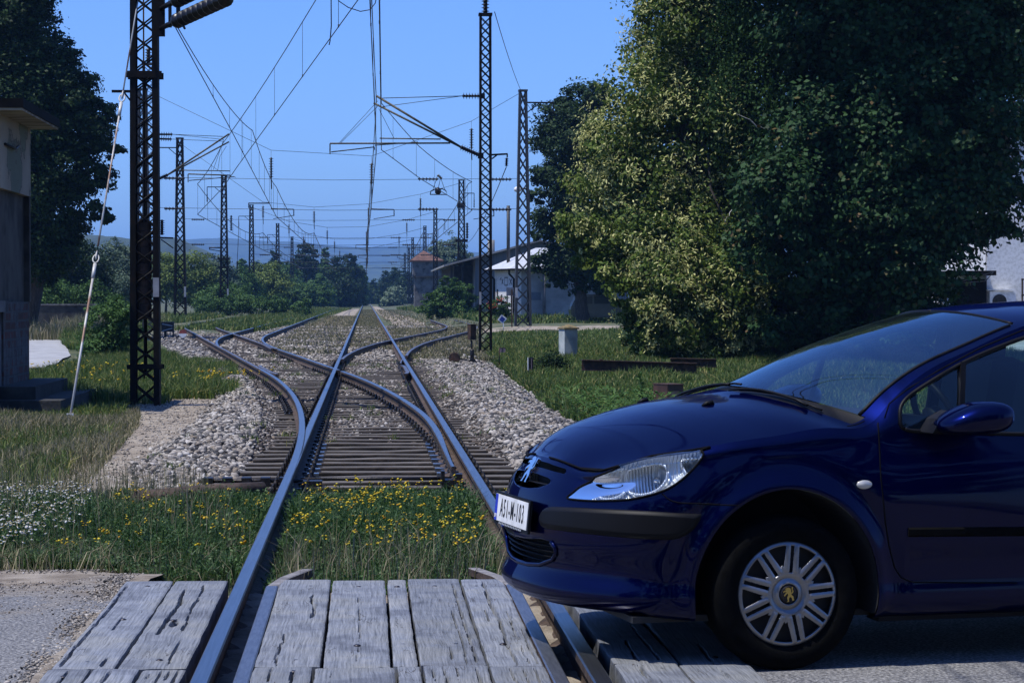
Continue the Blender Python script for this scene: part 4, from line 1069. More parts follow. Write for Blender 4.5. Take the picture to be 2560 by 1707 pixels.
# extras on single masts
def wsub(o, fn, name, m):
    mb = MB(); fn(mb); return sub(o, mb, name, m)
Ym = 199; q = lambda x, y: tuple(at(x, y, Ym))
wsub(lm[1], lambda b: (b.box(tuple(np.array(q(501, 597)) - [0, 0.4, 0]), tuple(np.array(q(527, 592)) + [0, 0.4, 0])), b.box(tuple(np.array(q(503, 616)) - [0, 0.4, 0]), tuple(np.array(q(526, 612)) + [0, 0.4, 0]))), 'collar', M['lattice'])
wsub(lm[1], lambda b: (b.tube([q(506, 569), q(480, 569)], 0.06, 6), b.tube([q(482, 573), q(506, 577)], 0.035, 5), b.tube([q(481, 569), q(482, 574)], 0.04, 5)), 'registration_tube', M['wire'])
wsub(lm[1], lambda b: insul(b, q(531, 495), q(531, 530), 0.14, 7, 0.06), 'insulator', M['insulator'])
Y3 = 262; q3 = lambda x, y: tuple(at(x, y, Y3))
wsub(lm[2], lambda b: (b.tube([q3(571, 478), q3(571, 466)], 0.05, 5), b.tube([q3(571, 467), q3(619, 467)], 0.07, 6), b.bar(q3(544, 634), q3(578, 634), 0.12), insul(b, q3(545, 600), q3(545, 627), 0.16, 6, 0.08), b.tube([q3(549, 512), q3(545, 600)], 0.03, 5)), 'cross_arm', M['lattice'])
Y2 = 205; q2 = lambda x, y: tuple(at(x, y, Y2))
wsub(rm[1], lambda b: (b.box(tuple(np.array(q2(1046, 556)) - [0, 0.5, 0]), tuple(np.array(q2(1074, 550)) + [0, 0.5, 0])), b.box(tuple(np.array(q2(1050, 478)) - [0, 0.4, 0]), tuple(np.array(q2(1068, 466)) + [0, 0.4, 0]))), 'collar', M['lattice'])
wsub(rm[1], lambda b: insul(b, q2(1073, 512), q2(1073, 548), 0.16, 6, 0.08), 'insulator', M['insulator'])
nb = empty('notice_board', q2(1055, 676), 'small white notice with two dark lines on the mast before the warehouse', 'sign')
def nbf(b):
    b.box(tuple(np.array(q2(1047, 682)) + [0, -0.46, 0]), tuple(np.array(q2(1063.5, 670)) + [0, -0.44, 0]))
sub(nb, (lambda b: (nbf(b), b)[1])(MB()), 'panel', M['white'])
def nbt(b):
    for (x0, x1, y) in ((1051.5, 1054.5, 673), (1055.1, 1057.5, 673), (1057.9, 1059.8, 673), (1049, 1053, 680), (1053.5, 1057, 680), (1057.4, 1060, 680), (1060.5, 1062.3, 680)):
        b.box(tuple(np.array(q2(x0, y + 0.9)) + [0, -0.470, 0]), tuple(np.array(q2(x1, y - 0.7)) + [0, -0.464, 0]))
sub(nb, (lambda b: (nbt(b), b)[1])(MB()), 'lettering', M['black'])

def sagline(a, b, sag, n=24):
    a = np.array(a, float); b = np.array(b, float)
    t = np.linspace(0, 1, n)[:, None]
    p = a + (b - a) * t
    p[:, 2] -= 4 * sag * (t[:, 0] * (1 - t[:, 0]))
    return p
# ---------------------------------------------------------------- spans across the yard
def headspan(Y, L, Rr, tracks, zs, zc, zl, label, r=0.014, s=1.0):
    """L, Rr: mast tops; tracks: x of the wires carried; zs: lowest height of the sagging wire"""
    o = empty('cross_span', (0, Y, zc), label, 'overhead wires', 'spans of wire across the yard')
    L = np.array(L); Rr = np.array(Rr)
    xs = [L[0]] + sorted(tracks) + [Rr[0]]
    mid = (L[0] + Rr[0]) / 2
    def zspan(x):
        t = (x - mid) / ((Rr[0] - L[0]) / 2)
        return zs + (min(L[2], Rr[2]) - zs) * abs(t) ** 1.8
    pts = [L] + [np.array([x, Y, zspan(x)]) for x in sorted(tracks)] + [Rr]
    b = MB(); b.tube(pts, r, 5); sub(o, b, 'span_wire', M['wire'])
    for z in (zc, zl):
        b = MB(); b.tube([(L[0], Y, z + 0.08), (mid, Y, z - 0.04), (Rr[0], Y, z + 0.06)], r, 5); sub(o, b, 'cross_wire', M['wire'])
        for x0 in (Rr[0] - 0.6 * s - 0.4, Rr[0] - 4.6, L[0] + 1.5):
            b = MB(); insul(b, (x0 - 0.5 * s, Y, z + 0.02), (x0 + 0.5 * s, Y, z + 0.02), 0.10 * s, 6, 0.04 * s, 8); sub(o, b, 'insulator', M['insulator'])
    for x in tracks:
        zt = zspan(x)
        b = MB(); b.tube([(x, Y, zt), (x, Y, zl)], r * 0.7, 5); sub(o, b, 'hanger', M['wire'])
        b = MB(); insul(b, (x, Y, zt - 0.35), (x, Y, zt - 1.35), 0.12 * s, 8, 0.045 * s, 8)
        b.tube([(x, Y, zt - 1.35), (x + 0.02, Y, zt - 1.9)], 0.03 * s, 5); sub(o, b, 'hanger_insulator', M['insulator'])
        sgn = 1 if (int(abs(x * 7)) % 2) else -1
        b = MB(); b.tube([(x, Y, zl + 0.03), (x + sgn * 1.1, Y, zl + 0.0)], 0.028 * s, 5); b.tube([(x + sgn * 1.1, Y, zl), (x + sgn * 1.1, Y, zl - 0.32)], 0.025 * s, 5)
        b.tube([(x + sgn * 1.08, Y, zl - 0.30), (x + 0.1, Y, zl - 0.46)], 0.018 * s, 5); sub(o, b, 'steady_arm', M['wire'])
def Pt(px, py, Y): return at(px, py, Y)
headspan(116, Pt(329, 205, 116), Pt(1198, 212, 116), [-4.75, 0.15, 5.05], 8.15, 7.2, 5.72, 'nearest span of thin wires across the yard, ending at the mast by the white house', 0.011)
headspan(205, Pt(414, 330, 205) * [1, 1, 1], Pt(1060, 420, 205), [-9.0, -4.6, 0.1, 4.6], 9.2, 8.1, 5.95, 'second span of wires across the yard, ending at the mast before the warehouse', 0.016, 1.1)
headspan(274, Pt(578, 476, 274), Pt(1000, 486, 274), [-9.0, -4.6, 0.1, 4.6], 9.4, 8.3, 6.3, 'third span of wires across the yard, in front of the tower', 0.022, 1.2)
headspan(338, Pt(638, 518, 338), Pt(976, 523, 338), [-9.0, -4.6, 0.1, 4.6], 9.6, 8.5, 6.4, 'fourth span of wires across the yard, low over the dark wood', 0.026, 1.3)
headspan(405, Pt(671, 548, 405), Pt(948, 550, 405), [-9.0, -4.6, 0.1], 9.6, 8.5, 6.4, 'farthest span of wires, barely above the treetops', 0.03, 1.4)

# ---------------------------------------------------------------- overhead lines along the tracks
def overhead(label, cpts, mpts, r0=0.0085, drops=9.0, follow=True):
    """contact wire through cpts, messenger wire sagging between mpts, droppers between them"""
    o = empty('overhead_line', tuple(cpts[0]), label, 'overhead line')
    cp = np.array(cpts, float); mp = np.array(mpts, float)
    def thick(p): return max(r0, 0.00012 * abs(p[1]) + 0.004)
    b = MB()
    P = []
    for i in range(len(cp) - 1):
        n = max(2, int(np.linalg.norm(cp[i + 1] - cp[i]) / 8)); P += [cp[i] + (cp[i + 1] - cp[i]) * t for t in np.linspace(0, 1, n, endpoint=False)]
    P.append(cp[-1]); b.tube(P, [thick(p) for p in P], 5); sub(o, b, 'contact_wire', M['wire'])
    b = MB(); Q = []
    for i in range(len(mp) - 1):
        L = np.linalg.norm(mp[i + 1] - mp[i]); q = sagline(mp[i], mp[i + 1], L * L / (20000.0 if L > 95 else 9000.0) + 0.05, 14); Q += list(q[:-1])
    Q.append(mp[-1]); Q = [np.array([np.interp(p[1], [c[1] for c in P], [c[0] for c in P]) if follow else p[0], p[1], p[2]]) for p in Q]; b.tube(Q, [thick(p) for p in Q], 5); sub(o, b, 'messenger_wire', M['wire'])
    Q = np.array(Q); P = np.array(P)
    y = max(P[0, 1], Q[0, 1]) + drops * 0.5
    while y < min(P[-1, 1], Q[-1, 1], 330):
        a = [np.interp(y, Q[:, 1], Q[:, k]) for k in range(3)]; c = [np.interp(y, P[:, 1], P[:, k]) for k in range(3)]
        if a[2] - c[2] > 0.1:
            d = MB(); d.tube([a, c], max(0.004, 0.00006 * y), 4); d.lathe([(0, 0.012), (0.05, 0.012)], np.array(c) - [0, 0, 0.01], (0, 0, 1), 5); sub(o, d, 'dropper', M['wire'])
        y += drops * (1 + 0.1 * math.sin(y))
    return o
overhead('overhead line above the main track, drawing to the vanishing point', [(-0.35, -14, 5.6), (-0.08, 32, 5.58), (0.17, 67, 5.58), (0.10, 116, 5.52), (-0.12, 205, 5.5), (0.1, 274, 5.5), (-0.1, 338, 5.5), (0, 520, 5.5)],
         [(-0.3, -14, 7.0), (0.30, 67, 7.02), (0.15, 116, 7.1), (0.0, 205, 7.1), (0.1, 274, 7.1), (0, 338, 7.1), (0, 520, 7.1)])
overhead('overhead line swinging off to the right branch past a section insulator', [(-0.02, -14, 5.62), (0.05, 32, 5.62), (0.31, 67, 5.6), (1.76, 82.7, 5.58), (4.9, 112, 5.55), (4.8, 205, 5.5), (4.6, 338, 5.5)],
         [(0.3, -14, 6.95), (0.34, 67, 6.92), (4.3, 116, 7.0), (4.7, 205, 7.0), (4.6, 338, 7.0)])
overhead('overhead line slanting left over the branch track from above the camera', [(2.6, -14, 5.6), (-0.20, 32.6, 5.56), (-4.2, 75, 5.52), (-5.4, 88, 5.5), (-8.4, 117, 5.5), (-9.0, 205, 5.5), (-9, 338, 5.5)],
         [(2.6, -14, 7.1), (-5.35, 88, 7.14), (-8.4, 117, 7.0), (-9, 205, 7.0), (-9, 338, 7.0)])
overhead('overhead line starting at the big near mast and running over the siding', [tuple(at(393, 45, 36.2)), (-3.52, 61, 5.6), (-4.65, 120, 5.5), (-4.6, 205, 5.5), (-4.6, 338, 5.5)],
         [tuple(at(402, 45, 36.2) + np.array([0, 0, 0.05])), (-3.9, 78, 6.9), (-4.65, 120, 7.0), (-4.6, 205, 7.0), (-4.6, 338, 7.0)])
def wire(name, label, pts, r=0.008):
    b = MB(); b.tube(pts, r, 5); o = b.build(name, M['wire']); tag(o, label, 'wire'); return o
wire('jumper_wire', 'short vertical jumper wire hanging onto the slanting overhead line', [at(760, -60, 39), at(761, 60, 39), at(758, 95, 39), at(756, 104, 39)], 0.010)
wire('jumper_wire', 'looped jumper wire sagging between two overhead lines at the top', [at(760, -30, 42) , at(778, 3, 42), at(800, 18, 42), at(828, 27, 42), at(850, 23, 42), at(862, 8, 42), at(867, -20, 42)], 0.009)
wire('feeder_wire', 'long wire from the slim right mast sloping down to the wide mast', sagline(at(1136, 28, 67), at(1198, 212, 116), 0.15), 0.012)
wire('feeder_wire', 'wire from the arm of the wide mast dropping to the warehouse', sagline(at(1210, 238, 116), at(1262, 300, 140), 0.1), 0.012)
wire('feeder_wire', 'wire slanting down from the bracket of the slim mast to the row behind', sagline(at(1163, 384, 67), at(1066, 560, 205), 0.6), 0.014)
# section insulator hanging in the right-hand line
so = empty('section_insulator', tuple(at(1005, 440, 92)), 'winged section insulator hanging in the right overhead line', 'insulator')
S_ = lambda x, y: tuple(at(x, y, 92))
b = MB(); b.tube([S_(988, 447), S_(990, 439), S_(1000, 434), S_(1016, 434), S_(1024, 438), S_(1027, 447), S_(988, 447)], 0.022, 6); sub(so, b, 'frame', M['lattice'])
b = MB(); b.lathe([(0, 0.04), (0.06, 0.12), (0.2, 0.12), (0.28, 0.04)], S_(1006, 447), (0, 0, 1), 8); sub(so, b, 'core', M['insulator'])
b = MB(); insul(b, S_(1005, 402), S_(1015, 411), 0.07, 3, 0.04); sub(so, b, 'insulator', M['insulator'])
b = MB(); b.tube([S_(1012, 409), S_(1006, 435)], 0.010, 5); b.tube([S_(1012, 409), S_(1022, 437)], 0.010, 5); b.tube([S_(1005, 404), S_(994, 437)], 0.010, 5); sub(so, b, 'hanger', M['wire'])
# the guy rod of the near mast
gr = empty('guy_rod', tuple(at(160, 972, 31.7)), 'pale rusty guy rod slanting from a white ground anchor to the big mast', 'guy rod')
ga = np.array(at(162, 952, 31.8)); gb = np.array(at(318, -6, 36.0)); gb2 = ga + (gb - ga) * 1.45
def gp(t): return ga + (gb - ga) * t
k1, k2 = 0.345, 0.735
b = MB(); b.tube([ga, gp(k1 - 0.02)], 0.017, 8); b.tube([gp(k1 + 0.03), gp(k2 - 0.01)], 0.014, 8); b.tube([gp(k2 + 0.012), gb2], 0.012, 8); sub(gr, b, 'rod', M['galv'])
for k in (k1, k2):
    b = MB()
    c = gp(k); e = Vector((gb - ga)).normalized()
    for (sx, ph) in ((0.0, 0), (0.06, 1)):
        ring = []
        for t in np.linspace(0, 2 * math.pi, 13):
            ring.append(Vector(c) + e * (0.07 * math.cos(t) + sx) + (Vector((1, 0, 0)) if ph == 0 else Vector((0, 1, 0))) * 0.042 * math.sin(t))
        b.tube(ring, 0.011, 6)
    b.tube([gp(k - 0.045), gp(k - 0.012)], 0.026, 8)
    sub(gr, b, 'link', M['galv'])
b = MB(); c = ga
b.box((c[0] - 0.05, c[1] - 0.03, c[2] - 0.13), (c[0] + 0.04, c[1] + 0.03, c[2] + 0.015)); b.box((c[0] - 0.045, c[1] - 0.04, c[2] - 0.13), (c[0] - 0.01, c[1] + 0.035, c[2] - 0.02))
b.box((c[0] - 0.03, c[1] - 0.035, c[2] - 0.4), (c[0] + 0.02, c[1] + 0.03, c[2] - 0.13))
sub(gr, b, 'anchor', M['white'])

# ================================================================ small things by the track
def thing(name, pos, label, cat, group=None): return empty(name, pos, label, cat, group)
Yp = 58; k = lambda x, y, dy=0: tuple(np.array(at(x, y, Yp)) + [0, dy, 0])
o = thing('switch_stand', k(1085, 836), 'rusty switch stand with a box lantern and a round counterweight', 'switch stand')
b = MB(); x0, _, zb = k(1074, 780); x1, _, zt = k(1093.5, 746)
xm = x0 + (x1 - x0) * 0.34
b.prism([(x0, Yp + 0.05), (xm, Yp - 0.10), (x1, Yp - 0.04), (x1 - 0.03, Yp + 0.16)], zb, zt); sub(o, b, 'lantern', M['rust'])
b = MB(); b.prism([(x0 - 0.01, Yp + 0.05), (xm, Yp - 0.112), (x1 + 0.01, Yp - 0.045), (x1 - 0.02, Yp + 0.17)], zt, zt + 0.018); sub(o, b, 'lantern_cap', M['rust'])
b = MB(); b.tube([k(1083, 781), k(1084, 812)], 0.022); b.lathe([(0, 0.035), (0.05, 0.05), (0.22, 0.05), (0.25, 0.03)], k(1084.5, 825), (0, 0, 1), 10); sub(o, b, 'post', M['plate'])
b = MB(); b.prism([(-0.10, -0.1), (0.18, -0.1), (0.18, 0.1), (-0.10, 0.1)], -0.03, 0.02, Matrix.Translation(Vector(k(1086, 836)))); b.bar(k(1082, 822), k(1097, 838), 0.09); b.bar(k(1079, 826), k(1084, 836), 0.06); sub(o, b, 'foot', M['plate'])
b = MB(); b.bar(k(1031, 818, -0.1), k(1082, 829, -0.1), 0.035); sub(o, b, 'lever', M['plate'])
b = MB(); b.lathe([(0, 0.13), (0.02, 0.142), (0.07, 0.142), (0.09, 0.13)], k(1043, 822, -0.16), (0.1, 1, 0), 22, False); sub(o, b, 'counterweight', M['rust'])
b = MB(); b.tube([k(1092, 838, -0.05), k(1150, 843, -0.2)], 0.03); sub(o, b, 'rod', M['plate'])

Yp = 54
o = thing('number_sign', k(1147, 838), 'small pinkish plate with a dark 2 on a thin stake', 'sign')
b = MB(); b.tube([k(1147, 838), k(1147, 798)], 0.010); b.tube([k(1147, 799), k(1161, 799)], 0.008); sub(o, b, 'stake', M['rust'])
M['pink'] = mat('faded_pink_enamel', [(0.3, (0.16, 0.11, 0.105)), (0.7, (0.24, 0.17, 0.165))], 20, 0.7)
b = MB(); x0, _, zb = k(1148, 809); x1, _, zt = k(1161, 799); b.box((x0, Yp - 0.005, zb), (x1, Yp + 0.005, zt)); sub(o, b, 'panel', M['pink'])
b = MB(); cxx, czz = k(1153.5, 804)[0], k(1153.5, 804)[2]
for (a, c) in (((-.018, .028), (-.006, .036)), ((-.006, .036), (.010, .034)), ((.010, .034), (.016, .018)), ((.016, .018), (-.018, -.034)), ((-.018, -.034), (.02, -.034))):
    b.bar((cxx + a[0], Yp - 0.008, czz + a[1]), (cxx + c[0], Yp - 0.008, czz + c[1]), 0.004, 0.010, up=(0, 0, 1) if abs(a[1] - c[1]) < .01 else (1, 0, 0))
sub(o, b, 'numeral', M['black'])

Yp = 49
o = thing('marker_post', k(1218, 850), 'short dark marker post with a white left edge, in the grass', 'post')
b = MB(); x0, _, zb = k(1212, 848); x1, _, zt = k(1225, 821); b.box((x0 + 0.012, Yp - 0.04, zb - 0.15), (x1, Yp + 0.06, zt)); sub(o, b, 'post', M['plate'])
b = MB(); b.box((x0, Yp - 0.045, zb - 0.02), (x0 + 0.012, Yp + 0.05, zt)); sub(o, b, 'white_edge', M['white'])
b = MB(); b.box((x0 + 0.07, Yp - 0.044, zb), (x0 + 0.085, Yp - 0.0415, zt - 0.02)); sub(o, b, 'stripe', M['pink'])

Yp = 60
M['palegreen'] = mat('pale_greenish_render', [(0.3, (0.240, 0.264, 0.248)), (0.6, (0.368, 0.400, 0.376)), (0.8, (0.440, 0.464, 0.440))], 3, 0.85, bump=0.2)
M['mosstile'] = mat('mossy_tile', [(0.3, (0.06, 0.05, 0.035)), (0.55, (0.20, 0.15, 0.06)), (0.75, (0.14, 0.11, 0.07))], 9, 0.95, bump=0.5)
o = thing('marker_pillar', k(1305, 822), 'pale square pillar with a mossy tile cap standing in the grass', 'pillar')
x0, _, zb = k(1285.5, 826); x1, _, zt = k(1325, 755); xm = x0 + 0.115
def pil(x, y): return (x, Yp + y)
b = MB(); b.prism([(x0, Yp + 0.28), (xm, Yp - 0.12), (x1 + 0.01, Yp - 0.06), (x1 - 0.10, Yp + 0.34)], zb - 0.2, zt); sub(o, b, 'shaft', M['palegreen'])
b = MB(); cc0 = np.array([(x0 + x1) / 2, Yp + 0.1]); base = [(x0 - 0.03, Yp + 0.30), (xm - 0.01, Yp - 0.17), (x1 + 0.05, Yp - 0.10), (x1 - 0.08, Yp + 0.38)]
vs = [(p[0], p[1], zt - 0.01) for p in base] + [(p[0], p[1], zt + 0.03) for p in base] + [(cc0[0], cc0[1], zt + 0.12)]
b.add(vs, [(3, 2, 1, 0), (0, 1, 5, 4), (1, 2, 6, 5), (2, 3, 7, 6), (3, 0, 4, 7), (4, 5, 8), (5, 6, 8), (6, 7, 8), (7, 4, 8)]); sub(o, b, 'cap', M['mosstile'])

Yp = 47
o = thing('steel_beam', k(1470, 845), 'long rusty steel beam lying in the grass, nearer of the two', 'steel beam', 'rusty beams in the grass')
def ibeam(a, c, h=0.20, w=0.16):
    b = MB(); a = Vector(a); c = Vector(c)
    b.bar(a + Vector((0, 0, h / 2)), c + Vector((0, 0, h / 2)), w, 0.018); b.bar(a - Vector((0, 0, h / 2)), c - Vector((0, 0, h / 2)), w, 0.018); b.bar(a, c, 0.014, h - 0.02)
    return b
sub(o, ibeam(k(1336, 838), k(1600, 846)), 'beam', M['rust'])
b = MB(); b.box(tuple(np.array(k(1380, 829)) - [0.03, 0.07, 0]), tuple(np.array(k(1380, 829)) + [0.03, 0.07, 0.04])); sub(o, b, 'bolt_plate', M['rust'])
Yp = 50
o = thing('steel_beam', k(1590, 836), 'shorter rusty beam lying behind the long one under the linden', 'steel beam', 'rusty beams in the grass')
sub(o, ibeam(k(1540, 832), k(1645, 834), 0.17, 0.15), 'beam', M['rust'])

Yp = 34
M['brownbox'] = mat('brown_painted_steel', [(0.3, (0.045, 0.02, 0.012)), (0.7, (0.075, 0.034, 0.02))], 6, 0.55)
o = thing('relay_box', k(1540, 940), 'brown steel cabinet with a pale plate, half hidden behind the blue car', 'cabinet')
x0, _, zt = k(1507, 884); x1 = k(1570, 884)[0]; xm = k(1533, 884)[0]
b = MB(); b.prism([(x0, Yp + 0.34), (xm, Yp), (x1, Yp + 0.03), (x1 - 0.12, Yp + 0.36)], -0.35, zt); sub(o, b, 'case', M['brownbox'])
b = MB(); b.prism([(x0 - 0.012, Yp + 0.35), (xm, Yp - 0.014), (x1 + 0.012, Yp + 0.018), (x1 - 0.11, Yp + 0.37)], zt, zt + 0.014); sub(o, b, 'lid', M['brownbox'])
b = MB(); xa = k(1542, 0)[0]; xb = k(1561, 0)[0]; b.box((xa, Yp + 0.004, zt - 0.20), (xb, Yp + 0.010, zt - 0.09)); sub(o, b, 'plate', M['plaster'])

Yp = 100
M['signblue'] = flat('blue_enamel', (0.015, 0.04, 0.25), 0.4)
o = thing('diamond_sign', k(1153, 752), 'blue diamond shunting sign with a white border, tilted on a short post', 'sign')
c0 = np.array(k(1153.5, 733)); 
def diam(sz, rot): return [(sz * math.cos(rot + i * math.pi / 2), sz * math.sin(rot + i * math.pi / 2)) for i in range(4)]
Mx = Matrix.Translation(Vector(c0)) @ Matrix.Rotation(math.pi / 2, 4, 'X')
b = MB(); b.prism(diam(0.205, 0.13 + math.pi / 2), -0.01, 0.008, Mx); sub(o, b, 'border', M['white'])
b = MB(); b.prism(diam(0.135, 0.13 + math.pi / 2), 0.009, 0.016, Mx); sub(o, b, 'field', M['signblue'])
b = MB(); b.tube([k(1156, 741, 0.02), k(1157, 760, 0.02)], 0.02); sub(o, b, 'post', M['white'])

Yp = 112
o = thing('sign_board', k(1180, 748), 'grey-blue sign board seen from behind on a dark post near the white wall', 'sign')
M['signback'] = flat('grey_sign_back', (0.10, 0.12, 0.15), 0.5)
b = MB(); x0, _, zb = k(1163, 679); x1, _, zt = k(1180, 660); b.box((x0, Yp - 0.02, zb), (x1, Yp, zt)); sub(o, b, 'panel', M['signback'])
b = MB(); x0, _, zb = k(1174, 752); x1, _, zt = k(1177, 665); b.box((x0, Yp - 0.1, zb), (x1, Yp - 0.03, zt)); sub(o, b, 'post', M['rust'])

Yp = 92
o = thing('point_indicator', k(385, 775), 'low black point indicator box with a white diagonal, left of the tracks', 'point indicator')
x0, _, zb = k(370, 762); x1, _, zt = k(399, 739)
b = MB(); b.box((x0, Yp, zb), (x1, Yp + 0.3, zt)); sub(o, b, 'box', M['plate'])
b = MB(); b.bar((x0 + 0.04, Yp - 0.006, zt - 0.08), (x1 - 0.05, Yp - 0.006, zt - 0.16), 0.008, 0.035); b.bar((x1 - 0.05, Yp - 0.006, zb + 0.14), (x0 + 0.04, Yp - 0.006, zb + 0.03), 0.008, 0.035); sub(o, b, 'arrow', M['plategrey'])
b = MB(); b.box((x0 + 0.1, Yp + 0.1, zb - 0.5), (x0 + 0.2, Yp + 0.2, zb)); b.box((x1 - 0.06, Yp + 0.1, zb - 0.5), (x1 - 0.01, Yp + 0.2, zb)); sub(o, b, 'foot', M['plate'])
Yp = 84
M['redpaint'] = mat('faded_red_paint', [(0.3, (0.16, 0.03, 0.02)), (0.7, (0.28, 0.06, 0.04))], 12, 0.7)
o = thing('switch_weight', k(420, 775), 'round switch counterweight, red above and white below, left of the tracks', 'counterweight')
c0 = k(420, 766); r_ = 0.14
hu = [(r_ * math.cos(t), r_ * math.sin(t)) for t in np.linspace(0, math.pi, 12)]; hd = [(r_ * math.cos(t), r_ * math.sin(t)) for t in np.linspace(math.pi, 2 * math.pi, 12)]
Mx = Matrix.Translation(Vector(c0)) @ Matrix.Rotation(math.pi / 2, 4, 'X')
b = MB(); b.prism(hu, -0.04, 0.04, Mx); sub(o, b, 'upper_half', M['redpaint'])
b = MB(); b.prism(hd, -0.04, 0.04, Mx); sub(o, b, 'lower_half', M['white'])
b = MB(); b.bar(k(421, 766, 0.06), k(404, 776, 0.06), 0.05); sub(o, b, 'lever', M['plate'])

# low wall behind the lane on the left
o = empty('low_wall', (-13, 118, 0), 'long low dark wall behind the lane on the left', 'wall')
b = MB(); a = at(72, 700, 118); c = at(238, 700, 122)
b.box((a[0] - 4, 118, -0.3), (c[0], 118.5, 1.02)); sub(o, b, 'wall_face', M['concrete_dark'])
b = MB(); b.box((a[0] - 4.05, 117.95, 1.02), (c[0] + 0.05, 118.55, 1.10)); sub(o, b, 'coping', M['concrete'])

# ================================================================ buildings
def brickmat():
    m, nt, b, out = newmat('exposed_red_brick')
    t = nt.nodes.new('ShaderNodeTexBrick'); tc = nt.nodes.new('ShaderNodeTexCoord'); mp = nt.nodes.new('ShaderNodeMapping')
    mp.inputs['Rotation'].default_value = (math.pi / 2, 0, math.pi / 2)
    sw = nt.nodes.new('ShaderNodeSeparateXYZ'); cb = nt.nodes.new('ShaderNodeCombineXYZ')
    nt.links.new(tc.outputs['Object'], sw.inputs[0]); nt.links.new(sw.outputs['Y'], cb.inputs['X']); nt.links.new(sw.outputs['Z'], cb.inputs['Y'])
    t.inputs['Color1'].default_value = (0.11, 0.036, 0.024, 1); t.inputs['Color2'].default_value = (0.065, 0.026, 0.018, 1); t.inputs['Mortar'].default_value = (0.08, 0.07, 0.06, 1)
    t.inputs['Scale'].default_value = 1.0; t.inputs['Brick Width'].default_value = 0.5; t.inputs['Row Height'].default_value = 0.135; t.inputs['Mortar Size'].default_value = 0.02
    nt.links.new(cb.outputs[0], t.inputs['Vector'])
    n = noise_node(nt, 2.2, 6, 0.6); r = ramp_node(nt, n.outputs[0], [(0.46, (0, 0, 0)), (0.50, (1, 1, 1))])
    n2 = noise_node(nt, 5, 6, 0.6); r2 = ramp_node(nt, n2.outputs[0], [(0.3, (0.05, 0.045, 0.042)), (0.7, (0.12, 0.11, 0.105))])
    mx = nt.nodes.new('ShaderNodeMix'); mx.data_type = 'RGBA'
    nt.links.new(r.outputs[0], mx.inputs[0]); nt.links.new(t.outputs[0], mx.inputs['A']); nt.links.new(r2.outputs[0], mx.inputs['B'])
    nt.links.new(mx.outputs['Result'], b.inputs['Base Color']); b.inputs['Roughness'].default_value = 0.95
    bp = nt.nodes.new('ShaderNodeBump'); bp.inputs['Strength'].default_value = 0.8; bp.inputs['Distance'].default_value = 0.02; nt.links.new(t.outputs['Fac'], bp.inputs['Height']); bp.invert = True; nt.links.new(bp.outputs[0], b.inputs['Normal'])
    return m
M['brick'] = brickmat()
M['roofdark'] = mat('dark_roof_edge', [(0.3, (0.003, 0.003, 0.003)), (0.7, (0.008, 0.007, 0.007))], 5, 0.8, spec=0.08)
M['soffit'] = mat('peeling_soffit', [(0.3, (0.135, 0.111, 0.075)), (0.55, (0.304, 0.263, 0.203)), (0.8, (0.389, 0.347, 0.280))], 1.2, 0.9, stretch=(1, 3, 1), detail=9)
M['plaster_peel'] = mat('peeling_grey_green_plaster', [(0.30, (0.140, 0.146, 0.094)), (0.38, (0.155, 0.160, 0.104)), (0.40, (0.041, 0.033, 0.023)), (0.42, (0.280, 0.225, 0.158)), (0.8, (0.364, 0.295, 0.211))], 0.7, 0.9, bump=0.2, bscale=9, detail=7)
hut = empty('platform_hut', (-6.5, 35.5, -0.2), 'small plastered hut with an overhanging flat roof, cut by the left edge', 'hut')
WX = -5.30                                     # the wall that faces the track
YN, YF = 34.5, 36.9
M['plaster_dark'] = mat('dark_blotchy_plaster', [(0.3, (0.023, 0.019, 0.014)), (0.5, (0.065, 0.056, 0.044)), (0.75, (0.090, 0.079, 0.062))], 1.4, 0.9, detail=8)  # darker plaster tone for the pillar and the inner walls
b = MB(); b.box((-11.0, 33.22, 4.03), (-4.90, 37.1, 4.06)); sub(hut, b, 'soffit', M['soffit'])
b = MB(); b.box((-11.02, 33.2, 4.06), (-4.88, 37.12, 4.19)); sub(hut, b, 'roof', M['roofdark'])
b = MB(); b.box((WX - 0.3, 33.9, 2.98), (WX, YF, 4.03)); sub(hut, b, 'wall', M['plaster_peel'])
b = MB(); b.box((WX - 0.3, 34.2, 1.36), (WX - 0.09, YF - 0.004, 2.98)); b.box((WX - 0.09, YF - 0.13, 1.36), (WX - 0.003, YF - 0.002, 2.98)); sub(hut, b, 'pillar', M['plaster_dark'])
b = MB(); b.box((WX - 0.3, 34.3, -0.3), (WX - 0.03, YF - 0.01, 1.36)); sub(hut, b, 'brick_base', M['brick'])
b = MB(); b.box((WX - 0.28, 32.8, -0.3), (WX - 0.06, 34.3, 1.22)); b.box((WX - 0.34, 32.7, 1.22), (WX + 0.03, 34.38, 1.38)); sub(hut, b, 'parapet', M['plaster'])
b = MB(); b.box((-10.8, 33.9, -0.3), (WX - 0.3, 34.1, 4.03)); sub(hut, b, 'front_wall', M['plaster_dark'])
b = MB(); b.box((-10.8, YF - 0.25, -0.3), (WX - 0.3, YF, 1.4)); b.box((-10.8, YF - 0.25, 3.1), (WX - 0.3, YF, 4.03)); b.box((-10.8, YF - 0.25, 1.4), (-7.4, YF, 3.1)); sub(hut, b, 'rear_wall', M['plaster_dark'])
b = MB(); b.tube([(WX + 0.02, 34.2, 3.62), (WX + 0.05, 35.0, 3.60), (WX + 0.05, 35.3, 3.66)], 0.02); sub(hut, b, 'cable', M['wire'])
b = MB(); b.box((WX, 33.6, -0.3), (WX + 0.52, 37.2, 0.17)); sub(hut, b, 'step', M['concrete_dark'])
b = MB(); b.box((WX, 33.2, -0.3), (WX + 0.92, 37.5, -0.01)); sub(hut, b, 'step', M['concrete_dark'])

